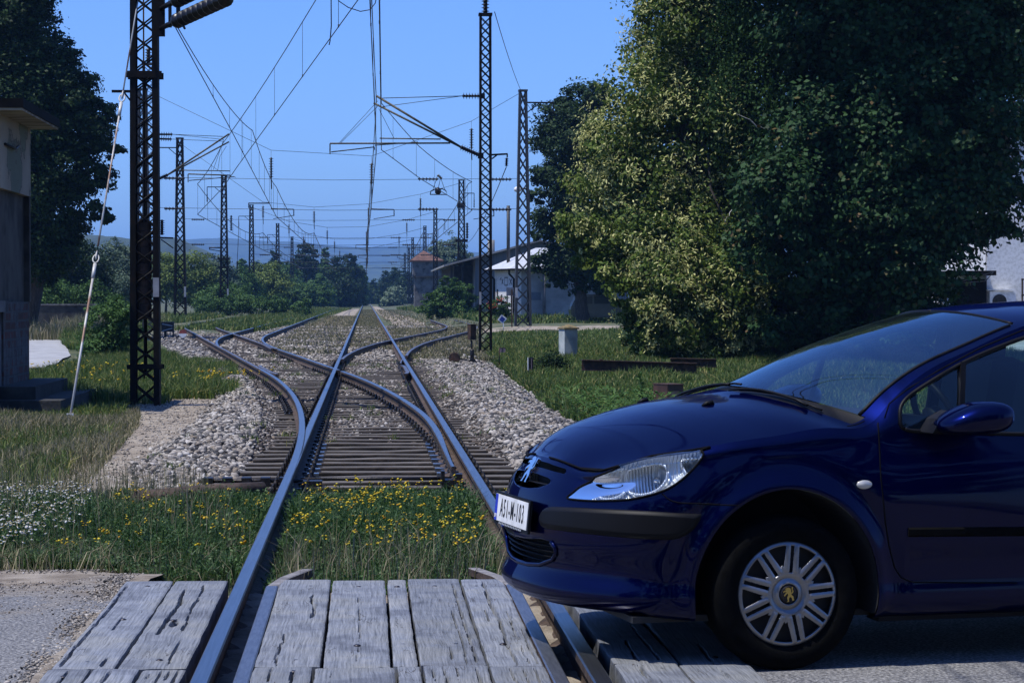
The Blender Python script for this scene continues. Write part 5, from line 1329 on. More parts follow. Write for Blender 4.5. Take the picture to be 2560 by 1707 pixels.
# old tower with a red hipped roof
M['redroof'] = mat('red_roof_tiles', [(0.3, (0.080, 0.040, 0.029)), (0.55, (0.128, 0.062, 0.044)), (0.8, (0.168, 0.088, 0.064))], 1.5, 0.9, bump=0.4, bscale=6)
YT = 285; kt = lambda x, y: at(x, y, YT)
x0, x1 = kt(949, 0)[0], kt(1011, 0)[0]; D_ = x1 - x0
o = empty('old_tower', ((x0 + x1) / 2, YT + D_ / 2, 0), 'stained two storey tower with a red hipped roof at the far right of the tracks', 'tower')
zb, ze, zm, za = -0.3, kt(0, 600)[2], kt(0, 633)[2], kt(0, 574)[2]
b = MB(); b.box((x0 + 0.12, YT + 0.12, zb), (x1 - 0.12, YT + D_, zm)); sub(o, b, 'lower_storey', M['plaster'])
b = MB(); b.box((x0 - 0.05, YT - 0.05, zm), (x1 + 0.05, YT + D_ + 0.1, ze)); sub(o, b, 'upper_storey', M['plaster'])
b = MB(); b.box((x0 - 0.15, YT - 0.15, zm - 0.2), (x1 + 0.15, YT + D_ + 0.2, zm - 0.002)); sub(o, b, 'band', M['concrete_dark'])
e = 0.38; cxm = kt(973, 0)[0]; vs = [(x0 - e, YT - e, ze), (x1 + e, YT - e, ze), (x1 + e, YT + D_ + e, ze), (x0 - e, YT + D_ + e, ze), (x0 - e, YT - e, ze + 0.16), (x1 + e, YT - e, ze + 0.16), (x1 + e, YT + D_ + e, ze + 0.16), (x0 - e, YT + D_ + e, ze + 0.16), (cxm, YT + D_ * 0.5, za)]
b = MB(); b.add(vs, [(3, 2, 1, 0), (0, 1, 5, 4), (1, 2, 6, 5), (2, 3, 7, 6), (3, 0, 4, 7), (4, 5, 8), (5, 6, 8), (6, 7, 8), (7, 4, 8)]); sub(o, b, 'roof', M['redroof'])
b = MB(); b.box((x0 + 1.1, YT - 0.07, ze - 1.0), (x0 + 1.45, YT - 0.052, ze - 0.85)); sub(o, b, 'vent', M['dark'])

# long grey warehouse
M['metalwall'] = mat('blue_grey_sheet_wall', [(0.3, (0.085, 0.091, 0.098)), (0.7, (0.130, 0.137, 0.143))], 1.0, 0.6, stretch=(6, 1, 0.2))
M['metalroof'] = mat('grey_sheet_roof', [(0.3, (0.176, 0.172, 0.160)), (0.7, (0.288, 0.280, 0.264))], 1.0, 0.6, 0.2, stretch=(0.5, 6, 1))
YW = 172; kw = lambda x, y: at(x, y, YW)
o = empty('warehouse', (12, YW, 0), 'long grey sheet-metal warehouse with a low gable roof behind the masts', 'warehouse')
xl_, zl_ = kw(1019, 612)[0], kw(0, 612)[2]; xr_ = 2 * kw(1240, 0)[0] - xl_; xm_ = kw(1240, 0)[0]; zr_ = kw(0, 553)[2]
b = MB()
for (xa, za_, xb, zb_) in ((xl_, zl_, xm_, zr_), (xm_, zr_, xr_, zl_)):
    b.add([(xa, YW - 0.6, za_), (xb, YW - 0.6, zb_), (xb, YW + 34, zb_), (xa, YW + 34, za_), (xa, YW - 0.6, za_ + 0.14), (xb, YW - 0.6, zb_ + 0.14), (xb, YW + 34, zb_ + 0.14), (xa, YW + 34, za_ + 0.14)], [(3, 2, 1, 0), (4, 5, 6, 7), (0, 1, 5, 4), (1, 2, 6, 5), (2, 3, 7, 6), (3, 0, 4, 7)])
sub(o, b, 'roof', M['metalroof'])
xw = kw(1091, 0)[0]; sl = (zr_ - zl_) / (xm_ - xl_)
def zroof(x): return zl_ + sl * (x - xl_) if x < xm_ else zr_ - sl * (x - xm_)
b = MB(); pg = [(xw, -0.3), (xr_ - 0.6, -0.3), (xr_ - 0.6, zroof(xr_ - 0.6) - 0.01), (xm_, zr_ - 0.01), (xw, zroof(xw) - 0.01)]
b.prism(pg, -34 - YW, -YW, Matrix.Rotation(math.pi / 2, 4, 'X')); sub(o, b, 'wall', M['metalwall'])
b = MB(); b.box((xl_ + 0.9, YW + 4, -0.3), (xw - 0.01, YW + 33, zroof(xl_ + 0.9) - 0.1)); sub(o, b, 'porch_wall', M['concrete_dark'])
for xx_ in (xl_ + 0.5, xl_ + 1.3):
    b = MB(); b.box((xx_, YW, -0.3), (xx_ + 0.16, YW + 0.16, zroof(xx_) - 0.02)); sub(o, b, 'post', M['concrete_dark'])
b = MB(); xx_, zz_ = kw(1138, 545)[0], kw(0, 545)[2]; b.tube([(xx_, YW + 6, 3.8), (xx_, YW + 6, zz_)], 0.28, 10); sub(o, b, 'chimney', M['metalroof'])

# white brick house with a sheet roof
def whitebrick():
    m, nt, b, out = newmat('white_painted_brick')
    t = nt.nodes.new('ShaderNodeTexBrick'); tc = nt.nodes.new('ShaderNodeTexCoord')
    sw = nt.nodes.new('ShaderNodeSeparateXYZ'); cb = nt.nodes.new('ShaderNodeCombineXYZ'); ad = nt.nodes.new('ShaderNodeMath'); ad.operation = 'ADD'
    nt.links.new(tc.outputs['Object'], sw.inputs[0]); nt.links.new(sw.outputs['Y'], ad.inputs[0]); nt.links.new(sw.outputs['X'], ad.inputs[1]); nt.links.new(ad.outputs[0], cb.inputs['X']); nt.links.new(sw.outputs['Z'], cb.inputs['Y'])
    t.inputs['Color1'].default_value = (0.72, 0.71, 0.69, 1); t.inputs['Color2'].default_value = (0.62, 0.61, 0.6, 1); t.inputs['Mortar'].default_value = (0.32, 0.31, 0.3, 1)
    t.inputs['Scale'].default_value = 1; t.inputs['Brick Width'].default_value = 0.26; t.inputs['Row Height'].default_value = 0.085; t.inputs['Mortar Size'].default_value = 0.012
    nt.links.new(cb.outputs[0], t.inputs['Vector']); nt.links.new(t.outputs[0], b.inputs['Base Color']); b.inputs['Roughness'].default_value = 0.85
    return m
M['whitebrick'] = whitebrick()
M['sheetroof'] = mat('bright_sheet_roof', [(0.3, (0.496, 0.504, 0.512)), (0.7, (0.600, 0.608, 0.616))], 2, 0.5, 0.3)
M['wall_in_shade'] = mat('shaded_white_wall', [(0.3, (0.203, 0.199, 0.190)), (0.6, (0.287, 0.283, 0.270)), (0.8, (0.338, 0.330, 0.321))], 0.8, 0.9, detail=8)  # front of the white house, its shade put into the colour
YH = 150; kh = lambda x, y: at(x, y, YH)
be = R(14)
cX = kh(1187, 0)[0]; zg = 0.0; zeav = kh(0, 616)[2]; zrid = kh(0, 566)[2]
o = empty('white_house', (cX, YH, 0), 'low white brick house with a bright sheet roof and dark downpipes', 'house')
ux = np.array([math.cos(be), math.sin(be), 0]); uy = np.array([-math.sin(be), math.cos(be), 0])
LH, WH = 4.8, 6.5                                # left wall length, front width
def hp(a, c, z): return tuple(np.array([cX, YH, 0]) + ux * a + uy * c + np.array([0, 0, z]))
def quadbox(b, a0, a1, c0, c1, z0, z1):
    vs = [hp(a0, c0, z0), hp(a1, c0, z0), hp(a1, c1, z0), hp(a0, c1, z0), hp(a0, c0, z1), hp(a1, c0, z1), hp(a1, c1, z1), hp(a0, c1, z1)]
    b.add(vs, [(0, 3, 2, 1), (4, 5, 6, 7), (0, 1, 5, 4), (1, 2, 6, 5), (2, 3, 7, 6), (3, 0, 4, 7)])
b = MB(); quadbox(b, 0, 0.3, 0, LH, -0.3, zeav - 0.02); sub(o, b, 'side_wall', M['whitebrick'])
b = MB(); quadbox(b, 0.3, WH, 0.003, LH, -0.3, zeav - 0.02); sub(o, b, 'wall', M['wall_in_shade'])
e = 0.55
vs = [hp(-e, -e, zeav), hp(WH + e, -e, zeav), hp(WH + e, LH + e, zeav), hp(-e, LH + e, zeav), hp(1.9, 1.9, zrid), hp(WH - 1.5, 1.9, zrid)]
b = MB(); b.add(vs, [(0, 4, 3), (0, 1, 5, 4), (1, 2, 5), (2, 3, 4, 5)]); b.add([hp(-e, -e, zeav - 0.02), hp(WH + e, -e, zeav - 0.02), hp(WH + e, LH + e, zeav - 0.02), hp(-e, LH + e, zeav - 0.02)], [(3, 2, 1, 0)]); sub(o, b, 'roof', M['sheetroof'])
b = MB()
for (p, q_) in ((hp(-e, -e, zeav - 0.06), hp(WH + e, -e, zeav - 0.06)), (hp(-e, -e, zeav - 0.06), hp(-e, LH + e, zeav - 0.06))): b.bar(p, q_, 0.12, 0.10)
sub(o, b, 'gutter', M['roofdark'])
for (a, c) in ((-0.12, 0.25), (-0.12, LH - 0.3)):
    b = MB(); b.tube([hp(-e + 0.05, c - 0.2, zeav - 0.05), hp(-e + 0.1, c - 0.1, zeav - 0.35), hp(a, c, zeav - 0.65), hp(a, c, 0.1)], 0.07, 8); sub(o, b, 'downpipe', M['roofdark'])
b = MB(); quadbox(b, 3.9, 3.98, -0.06, 0.0, -0.3, zeav - 0.1); sub(o, b, 'downpipe', M['roofdark'])
for t in (1.0, 1.9, 3.1, 4.0):
    b = MB(); quadbox(b, -0.012, 0.05, t, t + 0.26, 0.75, 1.95 if t != 3.1 else 1.6); sub(o, b, 'window_slot', M['dark'])
# scrawled dark marks on the brick, above the slots
b = MB()
for (c0, z0, c1, z1) in ((1.0, 2.25, 1.5, 2.62), (1.5, 2.25, 1.0, 2.62), (1.9, 2.2, 1.9, 2.7), (1.9, 2.7, 2.6, 2.7), (2.6, 2.7, 2.6, 2.2), (2.6, 2.2, 1.95, 2.2), (0.6, 2.1, 0.8, 2.25), (2.9, 2.3, 3.2, 2.6), (3.2, 2.3, 2.9, 2.6), (3.3, 2.7, 3.6, 2.55)):
    b.bar(hp(-0.008, c0, z0), hp(-0.008, c1, z1), 0.012, 0.07)
sub(o, b, 'graffiti', M['black'])
b = MB(); quadbox(b, 4.02, 4.75, -0.05, -0.01, 0.0, 2.35); sub(o, b, 'door', M['white'])
b = MB(); quadbox(b, 0.75, 1.6, -0.03, 0.001, 1.25, 1.75); sub(o, b, 'window', M['signback'])
b = MB(); b.tube([hp(0.25, 2.6, zeav - 0.1), hp(0.25, 2.6, kh(0, 466)[2])], 0.11, 8); sub(o, b, 'flue', M['lattice_grey'])
b = MB(); b.tube([hp(1.72, -0.35, -0.2), hp(1.72, -0.35, zeav - 0.1)], 0.10, 8); sub(o, b, 'post', M['plaster'])

# white house at the right edge, with a dark canopy and an air conditioner
YR = 84; kr = lambda x, y: at(x, y, YR)
o = empty('right_house', tuple(kr(2290, 690) * [1, 1, 0]), 'tall white rendered house behind the maple at the right edge', 'house')
xc_ = kr(2269, 0)[0]
b = MB(); b.box((xc_, YR, -0.3), (xc_ + 8, YR + 12, 8.2)); sub(o, b, 'wall', M['white'])
b = MB(); wd_ = np.array([-0.5, 0.866]); wn_ = np.array([0.866, 0.5]); c0_ = np.array([xc_ - 0.03, YR + 0.05]); c1_ = c0_ + wd_ * 7
b.prism([tuple(c0_), tuple(c0_ + wn_ * 0.02 + [0.0, 0.4]), tuple(c1_ + wn_ * 0.3), tuple(c1_)], -0.3, kr(0, 560)[2]); sub(o, b, 'wing', M['white'])
b = MB(); b.box((xc_ - 0.4, YR - 0.5, 8.2), (xc_ + 8.4, YR + 12.5, 8.45)); sub(o, b, 'roof', M['redroof'])
b = MB()
b.box((kr(2185, 0)[0], YR - 0.2, -0.3), (xc_ - 0.06, YR + 0.0, kr(0, 640)[2])); b.box((kr(2172, 0)[0], YR - 1.4, kr(0, 632)[2]), (xc_ - 0.03, YR + 3, kr(0, 621)[2])); sub(o, b, 'canopy', M['roofdark'])
b = MB()
for (p, q_) in (((2170, 652), (2240, 646)), ((2170, 652), (2258, 625)), ((2240, 646), (2258, 625)), ((2240, 646), (2240, 632))): b.bar(kr(*p) + [0, -1.45, 0], kr(*q_) + [0, -1.45, 0], 0.025)
sub(o, b, 'canopy_truss', M['lattice_grey'])
b = MB(); b.box((xc_ - 0.05, YR - 0.05, -0.3), (xc_ - 0.002, YR - 0.002, kr(0, 620)[2])); sub(o, b, 'corner_post', M['plategrey'])
a_ = empty('air_conditioner', tuple(kr(2290, 690)), 'white air conditioner with a round fan grille on the white house wall', 'air conditioner')
x0, x1 = xc_ + 0.03, kr(2330, 0)[0]; zt, zb = kr(0, 669)[2], kr(0, 703)[2]
b = MB(); b.box((x0, YR - 0.36, zb - 0.1), (x1, YR - 0.02, zt)); sub(a_, b, 'case', M['white'])
b = MB(); b.lathe([(0, 0.26), (0.02, 0.26)], (x0 + 0.34, YR - 0.362, zb + 0.16), (0, -1, 0), 24, False); sub(a_, b, 'fan_grille', M['plate'])
b = MB(); b.box((x0 - 0.1, YR - 0.45, zt + 0.03), (x1 - 0.1, YR - 0.02, zt + 0.07)); sub(a_, b, 'cover', M['white'])
w_ = empty('wooden_frame', tuple(kr(2345, 690)), 'dark wooden frame leaning by the house wall at the right edge', 'wooden frame')
b = MB()
for (p, q_) in (((2341, 640), (2341, 720)), ((2356, 640), (2356, 720)), ((2339, 642), (2358, 642)), ((2339, 678), (2358, 678))): b.bar(kr(*p) + [0, -0.4, 0], kr(*q_) + [0, -0.4, 0], 0.05)
sub(w_, b, 'frame', M['rust'])

# street lamp behind the wide mast
sl_ = empty('street_lamp', tuple(at(1212, 735, 124)), 'street lamp with a white head peeping out beside the wide mast', 'street lamp')
S_ = lambda x, y: tuple(at(x, y, 124))
b = MB(); b.tube([S_(1214, 740), S_(1214, 445), S_(1208, 434), S_(1196, 433)], [0.09, 0.07, 0.05, 0.05], 8); sub(sl_, b, 'pole', M['lattice_grey'])
b = MB(); b.lathe([(0, 0.05), (0.08, 0.13), (0.3, 0.15), (0.42, 0.08)], S_(1199, 434), Vector(S_(1180, 436)) - Vector(S_(1199, 434)), 10); sub(sl_, b, 'lamp_head', M['white'])

# parked car in the shade of the dark tree
def parked(px, py, Y):
    c = at(px, py, Y); c[2] = 0.08
    o = empty('parked_car', tuple(c), 'dark grey-green car parked in the shade beside the tree trunk', 'car')
    pr = [(-1.9, 0.30), (-1.95, 0.75), (-1.85, 0.95), (-1.62, 1.42), (-1.3, 1.52), (0.15, 1.50), (0.95, 1.02), (1.75, 0.86), (1.98, 0.66), (1.98, 0.32), (1.6, 0.22), (-1.6, 0.22)]
    b = MB(); Mx = Matrix.Translation(Vector(c)) @ Matrix.Rotation(math.pi / 2, 4, 'X')
    b.prism(pr, -0.85, 0.85, Mx); bo = sub(o, b, 'body', M['carpark'])
    bm = bmesh.new(); bm.from_mesh(bo.data); bmesh.ops.bevel(bm, geom=list(bm.edges), offset=0.07, segments=2, affect='EDGES'); bm.to_mesh(bo.data); bm.free()
    for pl in ([(-1.50, 1.0), (-1.42, 1.36), (-0.75, 1.42), (-0.75, 0.98)], [(-0.65, 0.98), (-0.65, 1.42), (0.12, 1.40), (0.78, 1.0)]):
        b = MB(); b.prism(pl, 0.852, 0.858, Mx); sub(o, b, 'window', M['glassdark'])
    for x in (-1.2, 1.25):
        b = MB(); b.lathe([(0, 0.31), (0.2, 0.31)], (c[0] + x, Y - 0.88, c[2] + 0.31), (0, 1, 0), 20, False); sub(o, b, 'wheel', M['black'])
M['carpark'] = mat('dark_green_grey_car_paint', [(0.3, (0.05, 0.06, 0.055)), (0.7, (0.06, 0.072, 0.066))], 3, 0.3, 0.4, coat=0.6)
M['glassdark'] = flat('dark_car_glass', (0.02, 0.03, 0.03), 0.05)
parked(1388, 735, 131)
# ================================================================ trees, bushes, haze
def leafmat(name, cols, trans=0.28, rough=0.6, spec=0.14):
    return island_mat(name, cols, rough, trans, spec)
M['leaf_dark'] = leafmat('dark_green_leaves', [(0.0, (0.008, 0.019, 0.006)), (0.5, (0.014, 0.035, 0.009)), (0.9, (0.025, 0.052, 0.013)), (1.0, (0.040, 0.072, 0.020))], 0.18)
M['leaf_maple'] = leafmat('maple_leaves', [(0.0, (0.010, 0.031, 0.009)), (0.6, (0.021, 0.056, 0.016)), (0.94, (0.036, 0.079, 0.025)), (1.0, (0.105, 0.065, 0.025))], 0.16)
M['leaf_linden'] = leafmat('linden_leaves', [(0.0, (0.038, 0.070, 0.013)), (0.5, (0.079, 0.127, 0.021)), (1.0, (0.151, 0.194, 0.035))], 0.30)
M['bract'] = leafmat('pale_linden_bracts', [(0.0, (0.312, 0.332, 0.108)), (1.0, (0.663, 0.643, 0.273))], 0.3, 0.6)
M['leaf_birch'] = leafmat('birch_leaves', [(0.0, (0.014, 0.039, 0.009)), (0.6, (0.029, 0.067, 0.015)), (1.0, (0.056, 0.099, 0.025))], 0.25)
M['leaf_olive'] = leafmat('olive_green_leaves', [(0.0, (0.069, 0.103, 0.024)), (0.6, (0.121, 0.172, 0.038)), (1.0, (0.190, 0.241, 0.061))], 0.28)
M['leaf_mid'] = leafmat('mid_green_leaves', [(0.0, (0.028, 0.067, 0.017)), (0.6, (0.056, 0.119, 0.028)), (1.0, (0.098, 0.168, 0.042))], 0.25)
M['leaf_willow'] = leafmat('silvery_willow_leaves', [(0.0, (0.055, 0.088, 0.052)), (0.6, (0.098, 0.143, 0.086)), (1.0, (0.169, 0.215, 0.137))], 0.2)
M['petal_r'] = leafmat('red_rose_petals', [(0.0, (0.35, 0.03, 0.015)), (1.0, (0.55, 0.08, 0.03))], 0.2, 0.6)

def crown(name, blobs, n, size, m, parent, seed=1, clump=0.30, cn=60, up=0.5, shell=0.55, droop=0.0, aspect=0.62, flatz=0.85, inner=0.15):
    """leaves in clumps spread through a set of rounded masses"""
    r = np.random.default_rng(seed)
    B = np.array(blobs, float); p = B[:, 3] ** 2; p /= p.sum()
    K = max(8, n // cn)
    bi = r.choice(len(B), K, p=p)
    d = r.normal(size=(K, 3)); d /= np.linalg.norm(d, axis=1)[:, None]
    rad = (shell + (1.06 - shell) * r.random(K) ** 0.7)
    far = r.random(K) < inner; rad[far] *= 0.6
    cc = B[bi, :3] + d * (B[bi, 3] * rad)[:, None] * [1, 1, flatz]
    ck = r.uniform(0.55, 1.3, K) * clump * np.clip(B[bi, 3], 0.35, 1.4)
    li = r.integers(0, K, n)
    off = r.normal(size=(n, 3)); off /= np.linalg.norm(off, axis=1)[:, None]
    off = off * (1.75 * r.random((n, 1)) ** 0.5) * ck[li][:, None] * [1, 1, 0.62 + droop]
    c = cc[li] + off
    N = d[li] * 0.75 + r.normal(0, 0.55, (n, 3)) + [0, 0, up]
    return leafmesh(name, c - np.array(parent.location if parent else (0, 0, 0)), N, size * r.uniform(0.6, 1.3, n), m, parent, None, aspect, seed + 1, down=droop if droop else None)

def limb(mb, a, b, r0, r1, r, wig=0.12, n=6):
    a = np.array(a, float); b = np.array(b, float); L = np.linalg.norm(b - a)
    pts = [a + (b - a) * t + r.normal(0, wig * L * 0.12, 3) * (0 < t < 1) + np.array([0, 0, 0.10 * L * math.sin(math.pi * t)]) for t in np.linspace(0, 1, n)]
    mb.tube(pts, list(np.linspace(r0, r1, n)), 7)

def tree(label, base, blobs, n, size, m, seed, trunk=0.2, bark=None, cat='tree', name='tree', group=None, limbs=True, extra=None, **kw):
    o = empty(name, base, label, cat, group)
    r = np.random.default_rng(seed + 50)
    B = np.array(blobs, float); base = np.array(base, float)
    mid = B[:, :3].mean(0); topz = B[:, 2].max()
    mb = MB()
    fork = base + (np.array([mid[0], mid[1], base[2] + 0.45 * (topz - base[2])]) - base) * 1.0
    pts = [base - [0, 0, 0.3], base + [0, 0, 0.2], base + (fork - base) * 0.5 + r.normal(0, trunk * 0.4, 3) * [1, 1, 0], fork]
    mb.tube(pts, [trunk * 1.12, trunk, trunk * 0.85, trunk * 0.6], 9)
    bk = bark or M['bark']
    c = mb.build('trunk', bk); c.parent = o; c.matrix_parent_inverse = Matrix.Translation(-Vector(o.location))
    if limbs:
        mb = MB()
        order = np.argsort(-B[:, 3])[:22]
        for k in order:
            t = r.uniform(0.45, 1.0); a = base + (fork - base) * t
            limb(mb, a, B[k, :3] + r.normal(0, 0.2, 3), trunk * 0.24, trunk * 0.04, r)
        c = mb.build('limbs', bk); c.parent = o; c.matrix_parent_inverse = Matrix.Translation(-Vector(o.location))
    crown('crown', blobs, n, size, m, o, seed, **kw)
    if extra: extra(o)
    return o
def BL_(lst, Y, spread=0.0, seed=0, ys=1.0):
    """rounded masses from (x, y, radius in metres[, depth offset]) in the 2352 px view at depth Y"""
    r = np.random.default_rng(seed + 900); out = []
    for t in lst:
        dy = t[3] if len(t) > 3 else r.uniform(-1, 1) * spread
        p = at(t[0], t[1], Y + dy); out.append((p[0], p[1], p[2], t[2]))
    return out
def foot(x, Y):
    p = at(x, 800, Y); return (p[0], p[1], float(gz(p[0], p[1])))

# ---- big group on the right
lind = BL_([(1640, -560, 2.2), (1700, -380, 2.6), (1580, -330, 2.0), (1560, -150, 1.8), (1650, -120, 2.3), (1555, 40, 1.25), (1530, 130, 1.1), (1480, 215, 1.0), (1440, 300, 0.95), (1400, 345, 0.8), (1380, 430, 0.85), (1330, 520, 0.55, -1.5), (1370, 560, 0.6, -1.5), (1330, 590, 0.35, -1.5), (1420, 480, 1.0), (1450, 600, 0.75, -1.5), (1420, 640, 0.45, -2.6),
            (1490, 420, 1.2), (1500, 560, 1.2, -1.5), (1490, 700, 0.75, -2.6), (1470, 780, 0.42, -2.6), (1530, 760, 0.7, -2.6), (1560, 640, 1.0, -2.6), (1600, 790, 0.42, -2.6), (1650, 730, 0.75, -2.6), (1700, 780, 0.4, -2.6), (1600, 480, 1.4), (1620, 300, 1.6), (1640, 120, 1.6), (1700, 640, 1.0, -2.6), (1570, 220, 1.3), (1740, 740, 0.55, -2.6), (1450, 700, 0.5, -2.6), (1455, 790, 0.3, -2.6), (1500, 805, 0.4, -2.6), (1550, 815, 0.4, -2.6), (1600, 815, 0.35, -2.6), (1650, 805, 0.5, -2.6), (1700, 800, 0.45, -2.6), (1740, 800, 0.35, -2.6), (1590, 740, 0.8, -2.6), (1560, 700, 0.8, -2.6), (1680, 690, 0.9, -2.6), (1650, 440, 1.1, 2.5), (1640, 510, 1.0, 2.5), (1700, 520, 1.1, 2.5), (1680, 420, 1.0, 2.5), (1620, 430, 1.0, 2.5), (1700, 600, 1.0, 2.5), (1560, 590, 0.9, -2.0), (1630, 620, 0.9, -2.0), (1690, 640, 0.8, -2.0), (1600, 540, 0.9, -1.6), (1670, 560, 0.9, -1.4), (1720, 580, 0.8, -1.2), (1500, 610, 0.7, -2.0), (1640, 480, 0.9, -0.9), (1560, 480, 0.9, -0.9)], 60, 1.1, 1)
def lind_extra(o):
    # pale flower bracts hang in bunches on the outside, on the sunny left and low side
    B = [b for b in lind]
    crown('inner_crown', [(b[0] + 0.4, b[1] + 1.3, b[2], b[3] * 0.9) for b in B], 26000, 0.22, M['leaf_linden'], o, 89, clump=0.4, cn=40, shell=0.2)
    crown('blossom', [(b[0] - 0.10 * b[3], b[1] - 0.25 * b[3], b[2] + 0.0, b[3] * 1.0) for b in B if b[0] < at(1760, 0, 58)[0]], 48000, 0.11, M['bract'], o, 77, clump=0.20, cn=26, up=0.1, shell=0.82, droop=0.35, aspect=0.34, inner=0.0)
tree('large flowering linden with pale yellow bracts hanging to the grass, left of the dark maple', foot(1640, 60.5), lind, 165000, 0.125, M['leaf_linden'], 101, 0.28, clump=0.26, cn=70, up=0.25, droop=0.25, extra=lind_extra)
birch = BL_([(1720, -260, 1.8), (1800, -120, 1.9), (1700, 30, 1.3), (1790, 80, 1.5), (1870, 60, 1.4), (1680, 170, 1.1), (1760, 230, 1.2), (1850, 220, 1.3), (1900, -60, 1.8), (1720, 330, 0.9), (1650, 250, 0.9)], 58.2, 0.6, 2)
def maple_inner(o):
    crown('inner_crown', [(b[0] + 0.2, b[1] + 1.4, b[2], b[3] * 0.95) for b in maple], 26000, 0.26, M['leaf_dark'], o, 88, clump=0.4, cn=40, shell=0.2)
def birch_extra(o):
    r = np.random.default_rng(5); mb = MB()
    for (a, b, rr) in (((1745, 300), (1690, 262), 0.018), ((1790, 325), (1748, 292), 0.016), ((1690, 480), (1665, 510), 0.012)):
        limb(mb, at(a[0], a[1], 56.6), at(b[0], b[1], 56.2), rr, rr * 0.35, r, 0.3)
    c = mb.build('white_branches', M['birchbark']); c.parent = o; c.matrix_parent_inverse = Matrix.Translation(-Vector(o.location))
tree('birch with drooping green twigs and white branches between linden and maple', foot(1790, 58.2), birch, 75000, 0.095, M['leaf_birch'], 103, 0.2, clump=0.28, cn=80, up=0.0, droop=0.6, extra=birch_extra)
maple = BL_([(2000, -250, 2.6), (2200, -150, 2.6), (1880, -150, 1.8), (1960, 60, 2.0), (2100, 60, 2.1), (2230, 60, 1.7), (2300, 150, 0.75), (1900, 300, 1.5), (2020, 280, 1.9), (2160, 270, 1.9), (2260, 300, 1.2), (1800, 420, 1.15), (1900, 460, 1.4), (2040, 470, 1.7), (2180, 440, 1.6), (2280, 430, 0.8), (2300, 520, 0.5), (1770, 560, 0.9), (1850, 600, 1.0), (1960, 610, 1.2), (2090, 600, 1.3), (2175, 520, 0.75), (2115, 640, 0.55), (1800, 680, 0.6), (1900, 720, 0.7), (2030, 720, 0.8), (2090, 700, 0.5), (1980, 780, 0.5), (1760, 760, 0.5), (1800, 770, 0.5), (1860, 790, 0.5), (1920, 800, 0.45), (2060, 770, 0.6), (2120, 760, 0.45)], 55, 0.9, 3)
tree('big dark maple with heavy shade below, in front of the tall white house', foot(2010, 55.5), maple, 150000, 0.135, M['leaf_maple'], 105, 0.35, clump=0.27, cn=80, up=0.6, aspect=0.8, extra=maple_inner)
tree('tall tree rising behind the maple at the top right corner', foot(2420, 76), BL_([(2350, 40, 1.4), (2330, 130, 0.8), (2390, 120, 1.8), (2340, -80, 2.2), (2420, 250, 1.6), (2360, 290, 0.5)], 76, 0.5, 4), 20000, 0.14, M['leaf_mid'], 107, 0.25, clump=0.3)
for i, (x, Y, rr, lb) in enumerate([(1800, 62, 1.15, 'dark shrub filling in the shade under the linden and maple'), (1960, 63, 1.3, 'dark shrub filling in the shade below the maple, behind the windscreen of the car'), (2110, 62, 1.1, 'dark shrub filling in the shade at the foot of the maple, next to the canopy')]):  # shrubs added as dark fill for the shade below the crowns
    f = foot(x, Y); tree(lb, f, [(f[0] + dx, f[1], f[2] + dz, rr * k) for dx, dz, k in ((0, 0.6, 1.0), (-0.8, 0.5, 0.8), (0.8, 0.5, 0.8), (0.2, 1.4, 0.8), (-0.5, 1.3, 0.7))], 9000, 0.11, M['leaf_dark'], 110 + i, 0.06, cat='shrub', name='shrub', limbs=False, group='dark shrubs added as shade under the trees')

# ---- dark ash over the parked car, big tree on the left
ash = BL_([(1330, 235, 1.2), (1375, 225, 0.9), (1290, 275, 1.3), (1250, 320, 0.9), (1340, 320, 1.9), (1255, 400, 0.8), (1300, 400, 1.5), (1235, 450, 0.55), (1250, 500, 0.7), (1240, 540, 0.6), (1290, 510, 1.4), (1350, 450, 2.0), (1400, 380, 2.2), (1250, 600, 0.8), (1300, 600, 1.2), (1350, 590, 1.5), (1400, 560, 1.6), (1280, 650, 0.6), (1330, 655, 0.6), (1390, 650, 0.8), (1420, 620, 1.0)], 130, 1.2, 6)
tree('dark ash tree standing over the parked car, left of the linden', foot(1338, 130), ash, 75000, 0.20, M['leaf_dark'], 121, 0.36, clump=0.27, cn=60)
ashl = BL_([(0, -110, 2.0), (25, -45, 1.5), (58, 15, 1.0), (10, 50, 2.0), (98, 75, 0.8), (50, 125, 1.7), (138, 135, 0.85), (105, 185, 1.3), (182, 195, 0.8), (30, 210, 2.0), (150, 230, 1.2), (222, 262, 0.75), (200, 300, 1.0), (252, 335, 0.6), (165, 300, 1.3), (80, 290, 1.9), (220, 400, 0.8), (140, 390, 1.5), (60, 420, 1.8), (190, 470, 0.7), (235, 490, 0.5), (110, 500, 1.3), (250, 505, 0.25), (160, 530, 0.8), (40, 560, 1.6), (110, 590, 1.2), (-60, 300, 2.4), (-80, 60, 2.4)], 92, 1.2, 7)
tree('tall dark ash tree behind the hut at the left edge', foot(55, 92), ashl, 120000, 0.165, M['leaf_dark'], 123, 0.42, clump=0.26, cn=60)

